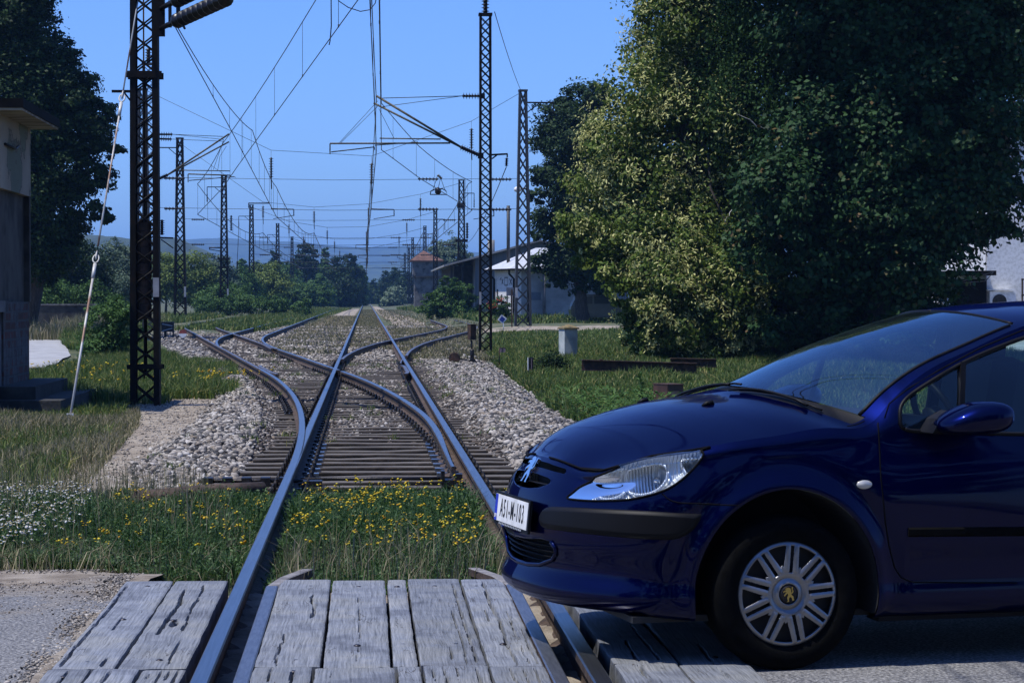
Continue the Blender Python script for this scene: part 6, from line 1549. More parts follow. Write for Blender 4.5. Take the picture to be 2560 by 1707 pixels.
# ---- bushes and trees on the left
def bush(label, lst, Y, n, size, m, seed, sp=0.5, cat='bush', name='bush', group=None, **kw):
    xs = [t[0] for t in lst]; f = foot(sum(xs) / len(xs), Y)
    return tree(label, f, BL_(lst, Y, sp, seed), n, size, m, seed, 0.05 if Y < 100 else 0.12, cat=cat, name=name, limbs=False, group=group, **kw)
bush('leafy green bush beside the lane, just left of the big mast', [(230, 735, 0.42), (262, 715, 0.40), (285, 760, 0.45), (245, 790, 0.50), (215, 800, 0.36), (275, 830, 0.42), (230, 845, 0.34), (300, 720, 0.3), (200, 765, 0.22), (183, 768, 0.12), (300, 850, 0.3)], 60, 15000, 0.075, M['leaf_mid'], 131, 0.3)
bush('bramble thicket growing over the low dark wall', [(90, 680, 0.9), (125, 672, 0.9), (160, 682, 0.8), (195, 672, 0.9), (230, 690, 0.8), (60, 690, 1.0), (265, 700, 0.7), (20, 660, 1.2)], 126, 14000, 0.13, M['leaf_mid'], 132)
bush('silvery willow between the ash tree and the big mast', [(262, 575, 0.9), (245, 610, 1.2), (285, 605, 1.1), (230, 655, 1.3), (275, 660, 1.5), (310, 640, 1.2), (290, 700, 1.2)], 170, 22000, 0.17, M['leaf_willow'], 133, cat='tree', name='tree', droop=0.4)
bush('dark tree standing low behind the tall ash on the left', [(85, 560, 2.0), (130, 600, 2.2), (180, 620, 1.8), (100, 650, 2.0), (205, 660, 1.5), (160, 560, 1.4)], 150, 26000, 0.19, M['leaf_dark'], 134, cat='tree', name='tree')
grp = 'olive bushes along the left side of the yard'
bush('olive green bush between the big mast and the first left mast', [(378, 610, 1.5), (400, 640, 1.6), (372, 655, 1.6), (415, 675, 1.3), (340, 650, 1.5)], 215, 17000, 0.22, M['leaf_olive'], 141, group=grp)
bush('olive green bush just right of the first left mast', [(440, 612, 1.5), (462, 640, 1.6), (435, 655, 1.5), (470, 672, 1.4)], 222, 15000, 0.22, M['leaf_olive'], 142, group=grp)
bush('greyish rounded tree left of the second left mast', [(490, 615, 1.6), (505, 640, 1.7), (520, 665, 1.5)], 245, 12000, 0.24, M['leaf_willow'], 143, cat='tree', name='tree')
bush('low darker bush at the foot of the second left mast', [(500, 682, 1.2), (525, 690, 1.2), (545, 680, 1.2), (480, 690, 1.1)], 205, 12000, 0.2, M['leaf_mid'], 144, group=grp)
bush('rounded light green tree right of the third left mast', [(612, 640, 2.2), (632, 660, 2.0), (595, 662, 1.8), (615, 675, 1.8)], 275, 15000, 0.27, M['leaf_olive'], 145, cat='tree', name='tree')
bush('mid green bush between the second and third left masts', [(545, 650, 1.8), (562, 665, 1.8), (580, 680, 1.5), (550, 685, 1.5)], 262, 13000, 0.25, M['leaf_mid'], 146, group=grp)
bush('green bushes between the third and fifth left masts', [(655, 672, 2.0), (680, 680, 1.8), (705, 678, 1.9), (735, 684, 1.6), (640, 690, 1.6)], 320, 15000, 0.3, M['leaf_mid'], 147, group=grp)
bush('low green bush where the branch track meets the weeds', [(560, 700, 1.0), (600, 700, 0.9), (640, 702, 0.9), (690, 702, 0.8), (520, 702, 0.9), (470, 702, 0.9)], 195, 12000, 0.16, M['leaf_mid'], 148, group=grp)
def fartree(label, x, top, Y, w, m, seed, group, n=12000, size=0.5, base=694):
    H = (base - top) / 5421 * Y; W = w / 5421 * Y / 2
    r = np.random.default_rng(seed); f = foot(x, Y); b = []
    for t in np.linspace(0.10, 0.88, 7):
        rr = W * (0.75 if t < 0.75 else 0.5) * r.uniform(0.85, 1.15)
        for k in range(3 if t < 0.8 else 1):
            b.append((f[0] + r.uniform(-0.5, 0.5) * W * (1.25 - t * 0.8), f[1] + r.uniform(-1, 1) * W, f[2] + H * t, rr))
    b.append((f[0] + r.uniform(-.2, .2) * W, f[1], f[2] + H - W * 0.3, W * 0.33))
    tree(label, f, b, n, size, m, seed, 0.3, limbs=False, group=group, clump=0.42, cn=50)
gw = 'trees of the dark wood far behind the masts'
wood = [(560, 585, 380, 40), (590, 592, 430, 46), (628, 568, 420, 46), (660, 590, 400, 54), (692, 548, 425, 50), (722, 566, 440, 46), (748, 562, 430, 34), (772, 578, 420, 50), (806, 574, 435, 56), (826, 600, 450, 34), (650, 620, 380, 60), (790, 620, 390, 60), (735, 630, 385, 60)]
names = ['left end of the dark wood, thin and pale crowned', 'second from the left end of the dark wood', 'spiky topped, behind the fourth left mast', 'in front of the fourth and fifth left masts', 'the tallest of the dark wood', 'just right of the tallest one', 'with a narrow pointed crown', 'broad, right of the pointed one', 'rounded, at the right end of the dark wood', 'slender, last before the end of the tracks', 'low and broad, at the front of the wood on its left', 'low and broad, at the front of the wood on its right', 'low, at the front of the wood in its middle']
for i, ((x, tp, Y, w), nm) in enumerate(zip(wood, names)):
    fartree('far dark tree, ' + nm, x, tp, Y, w, M['leaf_dark'] if i % 3 else M['leaf_mid'], 160 + i, gw)
g2 = 'trees right of the end of the tracks'
for i, (x, tp, Y, w, nm) in enumerate([(856, 640, 560, 40, 'low dark tree closing the end of the tracks'), (835, 655, 580, 50, 'low dark tree just left of the end of the tracks'), (884, 616, 540, 36, 'dark tree with a pointed top right of the end of the tracks'), (908, 606, 520, 40, 'dark tree left of the distant thin masts'), (934, 612, 500, 40, 'dark tree beside the left edge of the old tower'), (905, 655, 420, 54, 'pale round willow low in front of the far dark trees')]):
    fartree(nm, x, tp, Y, w, M['leaf_dark'] if i < 5 else M['leaf_willow'], 180 + i, g2, 8000, 0.45)
bush('pale round tree behind the old tower and the warehouse', [(1030, 572, 2.6), (1018, 590, 2.6), (1045, 592, 2.4), (1030, 612, 3.0)], 340, 13000, 0.32, M['leaf_willow'], 190, cat='tree', name='tree')
bush('bright green bushes in front of the warehouse porch', [(1022, 655, 0.5), (1034, 645, 0.45), (1050, 660, 0.55), (1066, 668, 0.6), (1008, 674, 0.55), (1030, 676, 0.75), (1050, 685, 0.7), (992, 684, 0.5), (1075, 690, 0.5), (1012, 692, 0.6), (1088, 684, 0.3), (1000, 694, 0.4), (1025, 697, 0.5), (1042, 697, 0.5), (1060, 697, 0.5), (1080, 698, 0.35), (985, 704, 0.6), (1010, 708, 0.8), (1035, 710, 0.8), (1060, 710, 0.8), (1085, 708, 0.6), (1100, 712, 0.5), (970, 712, 0.5), (1000, 722, 0.5), (1030, 724, 0.5), (1060, 724, 0.5), (1090, 722, 0.4), (1015, 650, 0.25), (1040, 636, 0.22), (1056, 646, 0.22)], 168, 14000, 0.16, M['leaf_mid'], 191)
bush('rose bush with orange red blooms below the white brick wall', [(1140, 706, 0.45), (1155, 698, 0.45), (1148, 718, 0.5), (1128, 712, 0.35), (1160, 716, 0.4)], 140, 5000, 0.10, M['leaf_mid'], 192, name='rose_bush', extra=lambda o: crown('blooms', BL_([(1140, 700, 0.4), (1133, 704, 0.35), (1156, 697, 0.4)], 139.6, 0.1), 160, 0.10, M['petal_r'], o, 5, shell=0.8, inner=0))
bush('low dark bush beside the marker post', [(1250, 835, 0.20), (1268, 828, 0.22), (1285, 842, 0.2), (1262, 848, 0.2), (1240, 846, 0.14)], 50, 3200, 0.055, M['leaf_dark'], 193, 0.15)
# tall weed in front of the cabinet
f = at(1476, 940, 33); f[2] = -0.2
w = empty('tall_weed', tuple(f), 'tall leafy weed in front of the brown cabinet', 'plant')
mb = MB(); tip = at(1470, 866, 33); mb.tube([f - [0, 0, 0.1], (f + tip) / 2 + [0.01, 0, 0], tip], [0.008, 0.007, 0.004], 6); sub(w, mb, 'stem', M['herb'])
r = np.random.default_rng(3); cs = []; 
V = []; F = []
for i in range(46):
    t = r.uniform(0.25, 1.02); p = f + (np.array(tip) - f) * t; a = r.uniform(0, 2 * math.pi); L = r.uniform(0.14, 0.24) * (1.1 - 0.55 * t); el = r.uniform(0.1, 0.9) + (0.5 if t > 0.85 else 0)
    d = np.array([math.cos(a) * math.cos(el), math.sin(a) * math.cos(el), math.sin(el)]); s = np.array([-math.sin(a), math.cos(a), 0]) * 0.02
    b0 = len(V); q = p + d * L * 0.5; e_ = p + d * L - np.array([0, 0, L * 0.3]); V += [p, q + s, e_, q - s]; F.append((b0, b0 + 1, b0 + 2, b0 + 3))
c = nmesh('leaves', np.array(V) - f, F, M['leaf_mid'], w)
n = 420
xx = rng.uniform(2.6, 4.3, n); yy = rng.uniform(26, 36, n)
pc = np.repeat(P3(xx, yy), 7, 0) + rng.normal(0, 0.07, (n * 7, 3)) * [1, 1, 0] + np.array([0, 0, 1]) * rng.uniform(0.04, 0.34, (n * 7, 1))
leafmesh('verge_weeds', pc, rng.normal(0, 0.5, (n * 7, 3)) + [0, -0.3, 1], rng.uniform(0.05, 0.12, n * 7), M['leaf_mid'], kind='stuff', aspect=0.3)

# ---- added unseen trees, inferred from the dark car: they dim its reflections and skylight
for i, (x, yb, hh) in enumerate([(-20, -16, 13), (-12, -19, 15), (-4, -17, 14), (4, -18, 15), (12, -17, 14), (20, -19, 15), (29, -16, 14), (-29, -18, 14)]):
    tree('unseen dark tree behind the viewer, darkening the reflection in the car', (x, yb, -0.1), [(x + 2.2 * math.sin(k * 2.4 + i), yb + 2.0 * math.cos(k * 2.4 + i), 2.2 + (hh - 3.6) * k / 9, 2.9 - 0.12 * k) for k in range(10)], 5200, 0.62, M['leaf_dark'], 300 + i, 0.25, limbs=False, group='unseen trees behind the viewer', clump=0.4, cn=30)

# ---- the air of a hot day
def haze():
    m = bpy.data.materials.new('summer_haze'); m.use_nodes = True
    nt = m.node_tree; nt.nodes.clear()
    out = nt.nodes.new('ShaderNodeOutputMaterial'); v = nt.nodes.new('ShaderNodeVolumePrincipled')
    v.inputs['Color'].default_value = (0.27, 0.55, 1.0, 1); v.inputs['Density'].default_value = HAZE
    v.inputs['Anisotropy'].default_value = 0.2
    nt.links.new(v.outputs[0], out.inputs['Volume'])
    b = MB(); b.box((-6500, -2200, -9), (6500, 9500, 190)); o = b.build('haze', m); o['kind'] = 'stuff'
HAZE = 0.00018
haze()
# ================================================================ the blue hatchback
TH = R(15) - PSI
CF = np.array([-math.cos(TH), -math.sin(TH), 0.0]); CN = np.array([math.sin(TH), -math.cos(TH), 0.0])
W0 = CAM + ray(1966, 1674) * 9.3 - CN * 0.83
car = empty('blue_hatchback', tuple(W0), 'dark blue hatchback driving over the plank crossing from the right, wipers at rest', 'car', rz=math.pi + TH)
def pmat(name, c, metal, rough, coat=0.0, spec=0.5, cr=0.03):
    m, nt, b, out = newmat(name)
    b.inputs['Base Color'].default_value = (*c, 1); b.inputs['Metallic'].default_value = metal; b.inputs['Roughness'].default_value = rough
    b.inputs['Coat Weight'].default_value = coat; b.inputs['Coat Roughness'].default_value = cr; b.inputs['Specular IOR Level'].default_value = spec
    return m
def paintmat():
    m, nt, b, out = newmat('dark_blue_metallic_paint')
    n = noise_node(nt, 900, 1, 0.5); r = ramp_node(nt, n.outputs[0], [(0.3, (0.0002, 0.0009, 0.019)), (0.7, (0.0004, 0.0021, 0.040))])
    nt.links.new(r.outputs[0], b.inputs['Base Color']); b.inputs['Metallic'].default_value = 0.9
    d = noise_node(nt, 3.5, 8, 0.65); rr = ramp_node(nt, d.outputs[0], [(0.3, (0.34, 0.34, 0.34)), (0.8, (0.46, 0.46, 0.46))]); nt.links.new(rr.outputs[0], b.inputs['Roughness'])
    b.inputs['Coat Weight'].default_value = 0.6; b.inputs['Coat IOR'].default_value = 1.4; b.inputs['Specular Tint'].default_value = (0.02, 0.06, 0.6, 1)
    cr = ramp_node(nt, d.outputs[0], [(0.45, (0.025, 0.025, 0.025)), (0.8, (0.11, 0.11, 0.11))]); nt.links.new(cr.outputs[0], b.inputs['Coat Roughness'])
    return m
M['paint'] = paintmat()
M['trim'] = pmat('black_plastic_trim', (0.005, 0.005, 0.006), 0, 0.5, spec=0.14)
M['gap'] = pmat('shut_line', (0.002, 0.002, 0.003), 0, 0.8, spec=0.1)
M['chrome'] = pmat('chrome', (0.8, 0.82, 0.85), 1.0, 0.07)
M['reflector'] = pmat('lamp_reflector', (0.90, 0.92, 0.94), 0.7, 0.38)
def _ribs(m):
    nt = m.node_tree; b = [n for n in nt.nodes if n.type == 'BSDF_PRINCIPLED'][0]
    w = nt.nodes.new('ShaderNodeTexWave'); w.inputs['Scale'].default_value = 22; w.inputs['Distortion'].default_value = 1.2; tc = nt.nodes.new('ShaderNodeTexCoord'); nt.links.new(tc.outputs['Object'], w.inputs[0])
    bp = nt.nodes.new('ShaderNodeBump'); bp.inputs['Strength'].default_value = 0.55; bp.inputs['Distance'].default_value = 0.02; nt.links.new(w.outputs['Fac'], bp.inputs['Height']); nt.links.new(bp.outputs[0], b.inputs['Normal'])
_ribs(M['reflector'])
M['silver'] = mat('silver_wheel_trim', [(0.3, (0.210, 0.210, 0.217)), (0.7, (0.280, 0.280, 0.287))], 8, 0.35, 0.8)
M['interior'] = pmat('dark_interior', (0.022, 0.024, 0.028), 0, 0.75)
M['tyre'] = mat('tyre_rubber', [(0.3, (0.003, 0.003, 0.003)), (0.7, (0.0055, 0.0055, 0.0055))], 30, 0.85, bump=0.2, spec=0.04)
M['amber'] = pmat('clear_side_lamp', (0.55, 0.53, 0.48), 0.2, 0.15, 0.8)
M['plateblue'] = flat('plate_blue', (0.01, 0.03, 0.45), 0.5)
M['brass'] = pmat('brass_emblem', (0.55, 0.40, 0.12), 1.0, 0.3)
def glassmat(name, tint, refl=1.0, ior=1.5):
    m = bpy.data.materials.new(name); m.use_nodes = True; nt = m.node_tree; nt.nodes.clear()
    out = nt.nodes.new('ShaderNodeOutputMaterial'); t = nt.nodes.new('ShaderNodeBsdfTransparent'); g_ = nt.nodes.new('ShaderNodeBsdfGlossy'); mx = nt.nodes.new('ShaderNodeMixShader'); fr = nt.nodes.new('ShaderNodeFresnel')
    t.inputs[0].default_value = (*tint, 1); g_.inputs['Roughness'].default_value = 0.01; g_.inputs[0].default_value = (*refl, 1) if hasattr(refl, '__len__') else (refl, refl, refl, 1); fr.inputs[0].default_value = ior
    nt.links.new(fr.outputs[0], mx.inputs[0]); nt.links.new(t.outputs[0], mx.inputs[1]); nt.links.new(g_.outputs[0], mx.inputs[2]); nt.links.new(mx.outputs[0], out.inputs[0])
    return m
def pale_veil(m, f, c):
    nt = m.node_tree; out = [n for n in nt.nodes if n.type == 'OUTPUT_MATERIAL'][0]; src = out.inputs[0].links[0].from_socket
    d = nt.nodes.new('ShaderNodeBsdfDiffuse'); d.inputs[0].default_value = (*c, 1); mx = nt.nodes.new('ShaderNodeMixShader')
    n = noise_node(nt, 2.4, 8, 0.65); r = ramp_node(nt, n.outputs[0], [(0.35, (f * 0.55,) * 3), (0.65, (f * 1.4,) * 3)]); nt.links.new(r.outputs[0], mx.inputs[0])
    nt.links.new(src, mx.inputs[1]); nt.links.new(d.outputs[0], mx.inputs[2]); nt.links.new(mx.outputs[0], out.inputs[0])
M['glass'] = glassmat('green_tinted_glass', (0.74, 0.88, 0.85))
M['glass_ws'] = glassmat('windscreen_glass', (0.50, 0.62, 0.62), (0.72, 0.9, 1.0), 2.4)
pale_veil(M['glass_ws'], 0.007, (0.45, 0.58, 0.75))  # bluish veil in the glass colour, brightens it like reflected sky
M['lens'] = glassmat('clear_lamp_lens', (0.93, 0.96, 0.97), 0.9)

def spl(t, s):
    """matrix of natural cubic spline interpolation from knots t to points s"""
    n = len(t); h = np.diff(t); A = np.zeros((n, n)); Rm = np.zeros((n, n)); A[0, 0] = A[-1, -1] = 1
    for i in range(1, n - 1):
        A[i, i - 1] = h[i - 1]; A[i, i] = 2 * (h[i - 1] + h[i]); A[i, i + 1] = h[i]
        Rm[i, i - 1] = 6 / h[i - 1]; Rm[i, i] = -6 / h[i - 1] - 6 / h[i]; Rm[i, i + 1] = 6 / h[i]
    Mm = np.linalg.solve(A, Rm); out = np.zeros((len(s), n))
    k = np.clip(np.searchsorted(t, s) - 1, 0, n - 2)
    for j, (x, i) in enumerate(zip(s, k)):
        a = (t[i + 1] - x) / h[i]; b = 1 - a
        out[j, i] += a; out[j, i + 1] += b
        out[j] += ((a ** 3 - a) * Mm[i] + (b ** 3 - b) * Mm[i + 1]) * h[i] ** 2 / 6
    return out
# stations along the perimeter of the body: plan line at bumper height
PL = np.array([(.885, 0), (.866, .22), (.815, .42), (.745, .56), (.65, .675), (.53, .762), (.385, .815), (.2, .845), (0, .856), (-.2, .861), (-.38, .865), (-.45, .866), (-.56, .867), (-.85, .870), (-1.1, .872), (-1.4, .873), (-1.8, .873), (-2.2, .872), (-2.6, .866), (-3.0, .835), (-3.27, .66), (-3.38, 0)])
WF = np.array([1, 1, 1, 1, .85, .5, .2, .03, 0, 0, 0, 0, 0, 0, 0, 0, 0, 0, 0, 0, 0, 0])
WS = np.array([0, 0, .05, .3, .6, .85, 1, 1, 1, 1, 1, 1, 1, 1, 1, 1, 1, 1, 1, 1, .6, 0])
TOP = np.array([(.768, 0, .803), (.751, .22, .796), (.714, .40, .774), (.690, .53, .773), (.634, .618, .801), (.53, .690, .840), (.40, .742, .862), (.2, .775, .899), (0, .785, .925), (-.2, .790, .949), (-.385, .786, .972), (-.452, .768, 1.032), (-.57, .745, 1.126), (-.85, .700, 1.254), (-1.1, .655, 1.345), (-1.4, .620, 1.395), (-1.8, .600, 1.410), (-2.2, .595, 1.40), (-2.6, .590, 1.36), (-2.95, .57, 1.27), (-3.2, .46, 1.12), (-3.3, 0, 1.12)])
nC = len(PL)
def rowpts(dx, zf, dy, zs):
    zs = np.broadcast_to(np.asarray(zs, float), (nC,))
    x = PL[:, 0] + dx * WF; y = PL[:, 1] + dy * WS; z = zs + (zf - zs) * WF
    return np.stack([x, y, z], -1)
zs1 = np.array([.745, .743, .736, .730, .750, .790, .815, .848, .866, .880, .895, .90, .90, .90, .90, .90, .90, .90, .90, .90, .90, .90])
R1_ = rowpts(-.072, .742, -.040, zs1); R1_[:, 2] = zs1
R2_ = rowpts(-.034, .690, -.008, np.where(np.arange(nC) < 7, .70, .745)); 
R3_ = rowpts(-.004, .600, .002, .60)
R4_ = rowpts(0, .47, 0, .46)
R5_ = rowpts(-.014, .355, -.010, .335)
R5b = rowpts(.014, .292, -.006, .268)
R6_ = rowpts(-.030, .232, -.030, .205)
R7_ = rowpts(-.17, .222, -.12, .192)
mid = (TOP + R1_) / 2
nrm_w = np.where(np.arange(nC) >= 11, .018, .010)
mid[:, 1] += nrm_w * WS; mid[:, 0] += .008 * WF
Q = np.stack([TOP, mid, R1_, R2_, R3_, R4_, R5_, R5b, R6_, R7_], 0)          # rows, stations, 3
tu = np.concatenate([[0], np.cumsum(np.linalg.norm(np.diff(PL, axis=0), axis=1))])
tv = np.concatenate([[0], np.cumsum(np.linalg.norm(np.diff(Q[:, :16].mean(1), axis=0), axis=1))])
NU, NV = 560, 120
su = np.linspace(0, tu[-1], NU); sv = np.linspace(0, tv[-1], NV)
Su, Sv = spl(tu, su), spl(tv, sv)
GRID = np.einsum('ai,bj,ijk->abk', Sv, Su, Q)                                # v, u, xyz
uc = lambda c: float(tu[c])
def ell(x, z, x0): return np.sqrt(((x - x0) / .378) ** 2 + ((z - .302) / .413) ** 2)
for x0 in (0.0, -2.608):
    e = ell(GRID[..., 0], GRID[..., 2], x0)
    m_ = (GRID[..., 1] > .6) & (GRID[..., 2] < .84)
    GRID[..., 1] += m_ * (.013 * np.exp(-((e - 1.03) / .075) ** 2) - 0.006 * np.exp(-((e - 1.22) / .09) ** 2))
# a soft crease low on the doors
GRID[..., 1] += -.006 * np.exp(-((GRID[..., 2] - .42) / .05) ** 2) * (GRID[..., 0] < -.5) * (GRID[..., 1] > .7)

def samp(u, v):
    """surface point at (u, v), bilinear on the fine grid"""
    u = np.clip(np.asarray(u, float) / tu[-1] * (NU - 1), 0, NU - 1.001); v = np.clip(np.asarray(v, float) / tv[-1] * (NV - 1), 0, NV - 1.001)
    i = u.astype(int); j = v.astype(int); a = (u - i)[..., None]; b = (v - j)[..., None]
    return (GRID[j, i] * (1 - a) + GRID[j, i + 1] * a) * (1 - b) + (GRID[j + 1, i] * (1 - a) + GRID[j + 1, i + 1] * a) * b
def snorm(u, v):
    d = 0.01
    du = samp(u + d, v) - samp(u - d, v); dv = samp(u, v + d) - samp(u, v - d)
    n = np.cross(du, dv); n /= np.maximum(np.linalg.norm(n, axis=-1), 1e-9)[..., None]
    s = np.sign((n * np.array([1.0, 1.0, 0.2]))[..., :2].sum(-1)); s = np.where(s == 0, 1, s)
    c = samp(u, v); out = np.stack([np.where(c[..., 0] > .3, 1, 0) * 0 + c[..., 0] + 1.0, c[..., 1], 0 * c[..., 0]], -1)
    return n * np.sign((n * out).sum(-1))[..., None]
gv = GRID.reshape(-1, 3); ii = np.arange(NU - 1)[None] + NU * np.arange(NV - 1)[:, None]
gf = np.stack([ii, ii + 1, ii + NU + 1, ii + NU], -1).reshape(-1, 4)
BVH = BVHTree.FromPolygons([Vector(p) for p in gv], [tuple(int(k) for k in f) for f in gf])
def local(p):
    d = np.asarray(p) - W0; return np.array([d @ CF, d @ CN, d[2]])
O_ = local(CAM)
def hit(u, v):
    """(u, v) on the body half where the camera ray through photograph pixel (u, v) meets it"""
    r = ray(u, v); d = Vector((r @ CF, r @ CN, r[2])).normalized()
    loc, n, fi, _ = BVH.ray_cast(Vector(O_), d)
    if loc is None:
        loc, n, fi, _ = BVH.find_nearest(Vector(O_) + d * 9.9)
    j, i = divmod(fi, NU - 1)
    p = np.array(loc); a = GRID[j, i]; eu = GRID[j, i + 1] - a; ev = GRID[j + 1, i] - a
    fu = np.clip((p - a) @ eu / max(eu @ eu, 1e-12), 0, 1); fv = np.clip((p - a) @ ev / max(ev @ ev, 1e-12), 0, 1)
    return np.array([(i + fu) / (NU - 1) * tu[-1], (j + fv) / (NV - 1) * tv[-1]])
def cA(x, y): return 1200 + x / 3.0157, 740 + y / 3.0157
def cB(x, y): return 1860 + x / 3.0157, 740 + y / 3.0157
def cC(x, y): return 1200 + x / 3.093, 1200 + y / 3.093
def cD(x, y): return 1760 + x / 2.94, 1200 + y / 2.94
def cH(x, y): return 1400 + x / 5.6, 1080 + y / 5.6
def cE(x, y): return 1220 + x / 6.03, 1080 + y / 6.03
def smooth_poly(P, n=8):
    """closed Catmull-Rom through P"""
    P = np.asarray(P, float); N = len(P); out = []
    for i in range(N):
        p0, p1, p2, p3 = P[i - 1], P[i], P[(i + 1) % N], P[(i + 2) % N]
        for t in np.linspace(0, 1, n, endpoint=False):
            out.append(0.5 * (2 * p1 + (p2 - p0) * t + (2 * p0 - 5 * p1 + 4 * p2 - p3) * t * t + (3 * p1 - p0 - 3 * p2 + p3) * t ** 3))
    return np.array(out)
def inside(poly, x, y):
    x = np.asarray(x); y = np.asarray(y); r = np.zeros(x.shape, bool); n = len(poly)
    for i in range(n):
        x1, y1 = poly[i]; x2, y2 = poly[(i + 1) % n]
        c = ((y1 > y) != (y2 > y)) & (x < (x2 - x1) * (y - y1) / (y2 - y1 + 1e-15) + x1)
        r ^= c
    return r
def nearest(poly, P):
    """nearest points on the closed polygon, and the distances"""
    best = np.full(len(P), 1e9); out = P.copy(); n = len(poly)
    for i in range(n):
        a = poly[i]; b = poly[(i + 1) % n]; d = b - a; t = np.clip(((P - a) @ d) / max(d @ d, 1e-12), 0, 1); q = a + t[:, None] * d; dd = np.linalg.norm(P - q, axis=1)
        k = dd < best; best[k] = dd[k]; out[k] = q[k]
    return out, best
UV = np.stack(np.meshgrid(su, sv), -1)                                       # v, u, 2
cut = np.zeros((NV, NU), bool)                                               # vertices that fall into an opening
UVs = UV.copy()
def cut_uv(poly):
    ins = inside(poly, UV[..., 0], UV[..., 1])
    global cut
    cut |= ins; return ins
head_uv = smooth_poly([hit(*cH(*p)) for p in ((110, 925), (200, 845), (330, 752), (500, 622), (800, 478), (1100, 372), (1500, 297), (1850, 256), (1965, 262), (2003, 315), (1950, 410), (1800, 585), (1600, 745), (1400, 842), (1150, 915), (900, 955), (500, 965), (220, 948))], 4)
cut_uv(head_uv)
# openings given by their height and place on the side
def winpoly(P): return smooth_poly(P, 5)
win1 = winpoly([(-.505, .942), (-.490, .985), (-.515, 1.045), (-.610, 1.108), (-.82, 1.207), (-1.07, 1.292), (-1.22, 1.322), (-1.325, 1.330), (-1.355, 1.30), (-1.365, 1.10), (-1.365, .93), (-1.34, .908), (-1.05, .913), (-.62, .929)])
win2 = winpoly([(-1.47, .925), (-1.465, 1.30), (-1.50, 1.330), (-1.80, 1.345), (-2.10, 1.325), (-2.17, 1.28), (-2.24, 1.10), (-2.24, .95), (-2.20, .918), (-1.8, .908), (-1.50, .906)])
side = (UV[..., 0] > uc(6))
X_, Y_, Z_ = GRID[..., 0], GRID[..., 1], GRID[..., 2]
for wp in (win1, win2): cut |= inside(wp, X_, Z_) & side & (Y_ > .5)
arch = [(ell(X_, Z_, x0) < 1) & (Z_ < .80) & (Y_ > .5) & side | ((ell(X_, Z_, x0) < 1) & (Y_ > .62) & (UV[..., 0] > uc(4))) for x0 in (0.0, -2.608)]
for a in arch: cut |= a
lg = np.array([(0, .470), (.10, .472), (.30, .487), (.375, .483), (.398, .458), (.39, .435), (.355, .408), (.25, .378), (.12, .366), (0, .364)])
slot2 = np.array([(0, .738), (.10, .736), (.22, .730), (.272, .722), (.262, .706), (.20, .688), (.10, .678), (0, .676)])
slot1 = np.array([(0, .789), (.16, .783), (.315, .771), (.338, .760), (.325, .752), (.16, .760), (0, .764)])
front = UV[..., 0] < uc(4)
for p in (lg, slot1, slot2):
    q = p.copy(); q[q[:, 0] == 0, 0] = -.05
    cut |= inside(q, Y_, Z_) & front
# faces that touch no opening stay; a vertex in an opening beside a kept one slides onto its edge
GV = GRID.copy()
c4 = np.stack([cut[:-1, :-1], cut[:-1, 1:], cut[1:, 1:], cut[1:, :-1]], -1)
keepf = ~c4.all(-1)
bv = np.zeros((NV, NU), bool)
kf = keepf & c4.any(-1)
for (dj, di) in ((0, 0), (0, 1), (1, 1), (1, 0)):
    bv[dj:NV - 1 + dj, di:NU - 1 + di] |= kf
bv &= cut
jj, ij = np.nonzero(bv)
for j, i in zip(jj, ij):
    p = GRID[j, i]; uvp = UV[j, i]
    if inside(head_uv, np.array([uvp[0]]), np.array([uvp[1]]))[0]:
        q, _ = nearest(head_uv, uvp[None]); GV[j, i] = samp(q[0, 0], q[0, 1])
    elif uvp[0] < uc(4) and p[2] > .66 or (uvp[0] < uc(4) and p[1] < .42):
        for pl in (lg, slot1, slot2):
            if inside(np.where(pl == 0, -.05, pl) if True else pl, np.array([p[1]]), np.array([p[2]]))[0]:
                q, _ = nearest(pl, p[None, 1:3]); GV[j, i, 1:3] = q[0]
    else:
        done = False
        for wp in (win1, win2):
            if inside(wp, np.array([p[0]]), np.array([p[2]]))[0]:
                q, _ = nearest(wp, p[None, [0, 2]]); GV[j, i, 0], GV[j, i, 2] = q[0]; done = True
        if not done:
            x0 = 0.0 if p[0] > -1.3 else -2.608
            e = max(float(ell(p[0], p[2], x0)), 1e-3); GV[j, i, 0] = x0 + (p[0] - x0) / e; GV[j, i, 2] = .302 + (p[2] - .302) / e
F1 = gf.reshape(NV - 1, NU - 1, 4)[keepf]
def mirror(V, F):
    V2 = V * [1, -1, 1]; F2 = F[:, ::-1] + len(V); return np.concatenate([V, V2]), np.concatenate([F, F2])

# ---- bonnet, windscreen and roof: sections from the upper edge of the sides to the middle
CL = np.array([(.80, .800), (.768, .803), (.74, .835), (.69, .872), (.60, .917), (.50, .953), (.40, .985), (.28, 1.014), (.16, 1.034), (.06, 1.046), (0, 1.058), (-.06, 1.078), (-.19, 1.128), (-.35, 1.197), (-.5, 1.258), (-.65, 1.310), (-.78, 1.350), (-.9, 1.383), (-1.0, 1.406), (-1.1, 1.422), (-1.25, 1.437), (-1.5, 1.452), (-1.9, 1.460), (-2.3, 1.452), (-2.6, 1.430), (-2.85, 1.39), (-3.05, 1.28), (-3.2, 1.15), (-3.3, 1.12), (-3.4, 1.1)])[::-1]
xs_ = np.linspace(-3.4, .80, 700); zc_ = np.interp(xs_, CL[:, 0], CL[:, 1]); kk = np.hanning(23); kk /= kk.sum()
zc_ = np.convolve(np.pad(zc_, 11, mode='edge'), kk, 'valid')
SW = np.array([(.66, .108), (.5, .112), (.3, .13), (0, .18), (-.2, .24), (-.38, .31), (-.57, .245), (-.85, .165), (-1.1, .10), (-1.4, .05), (-2, 0), (-2.9, 0.0), (-3.2, -.1)])[::-1]
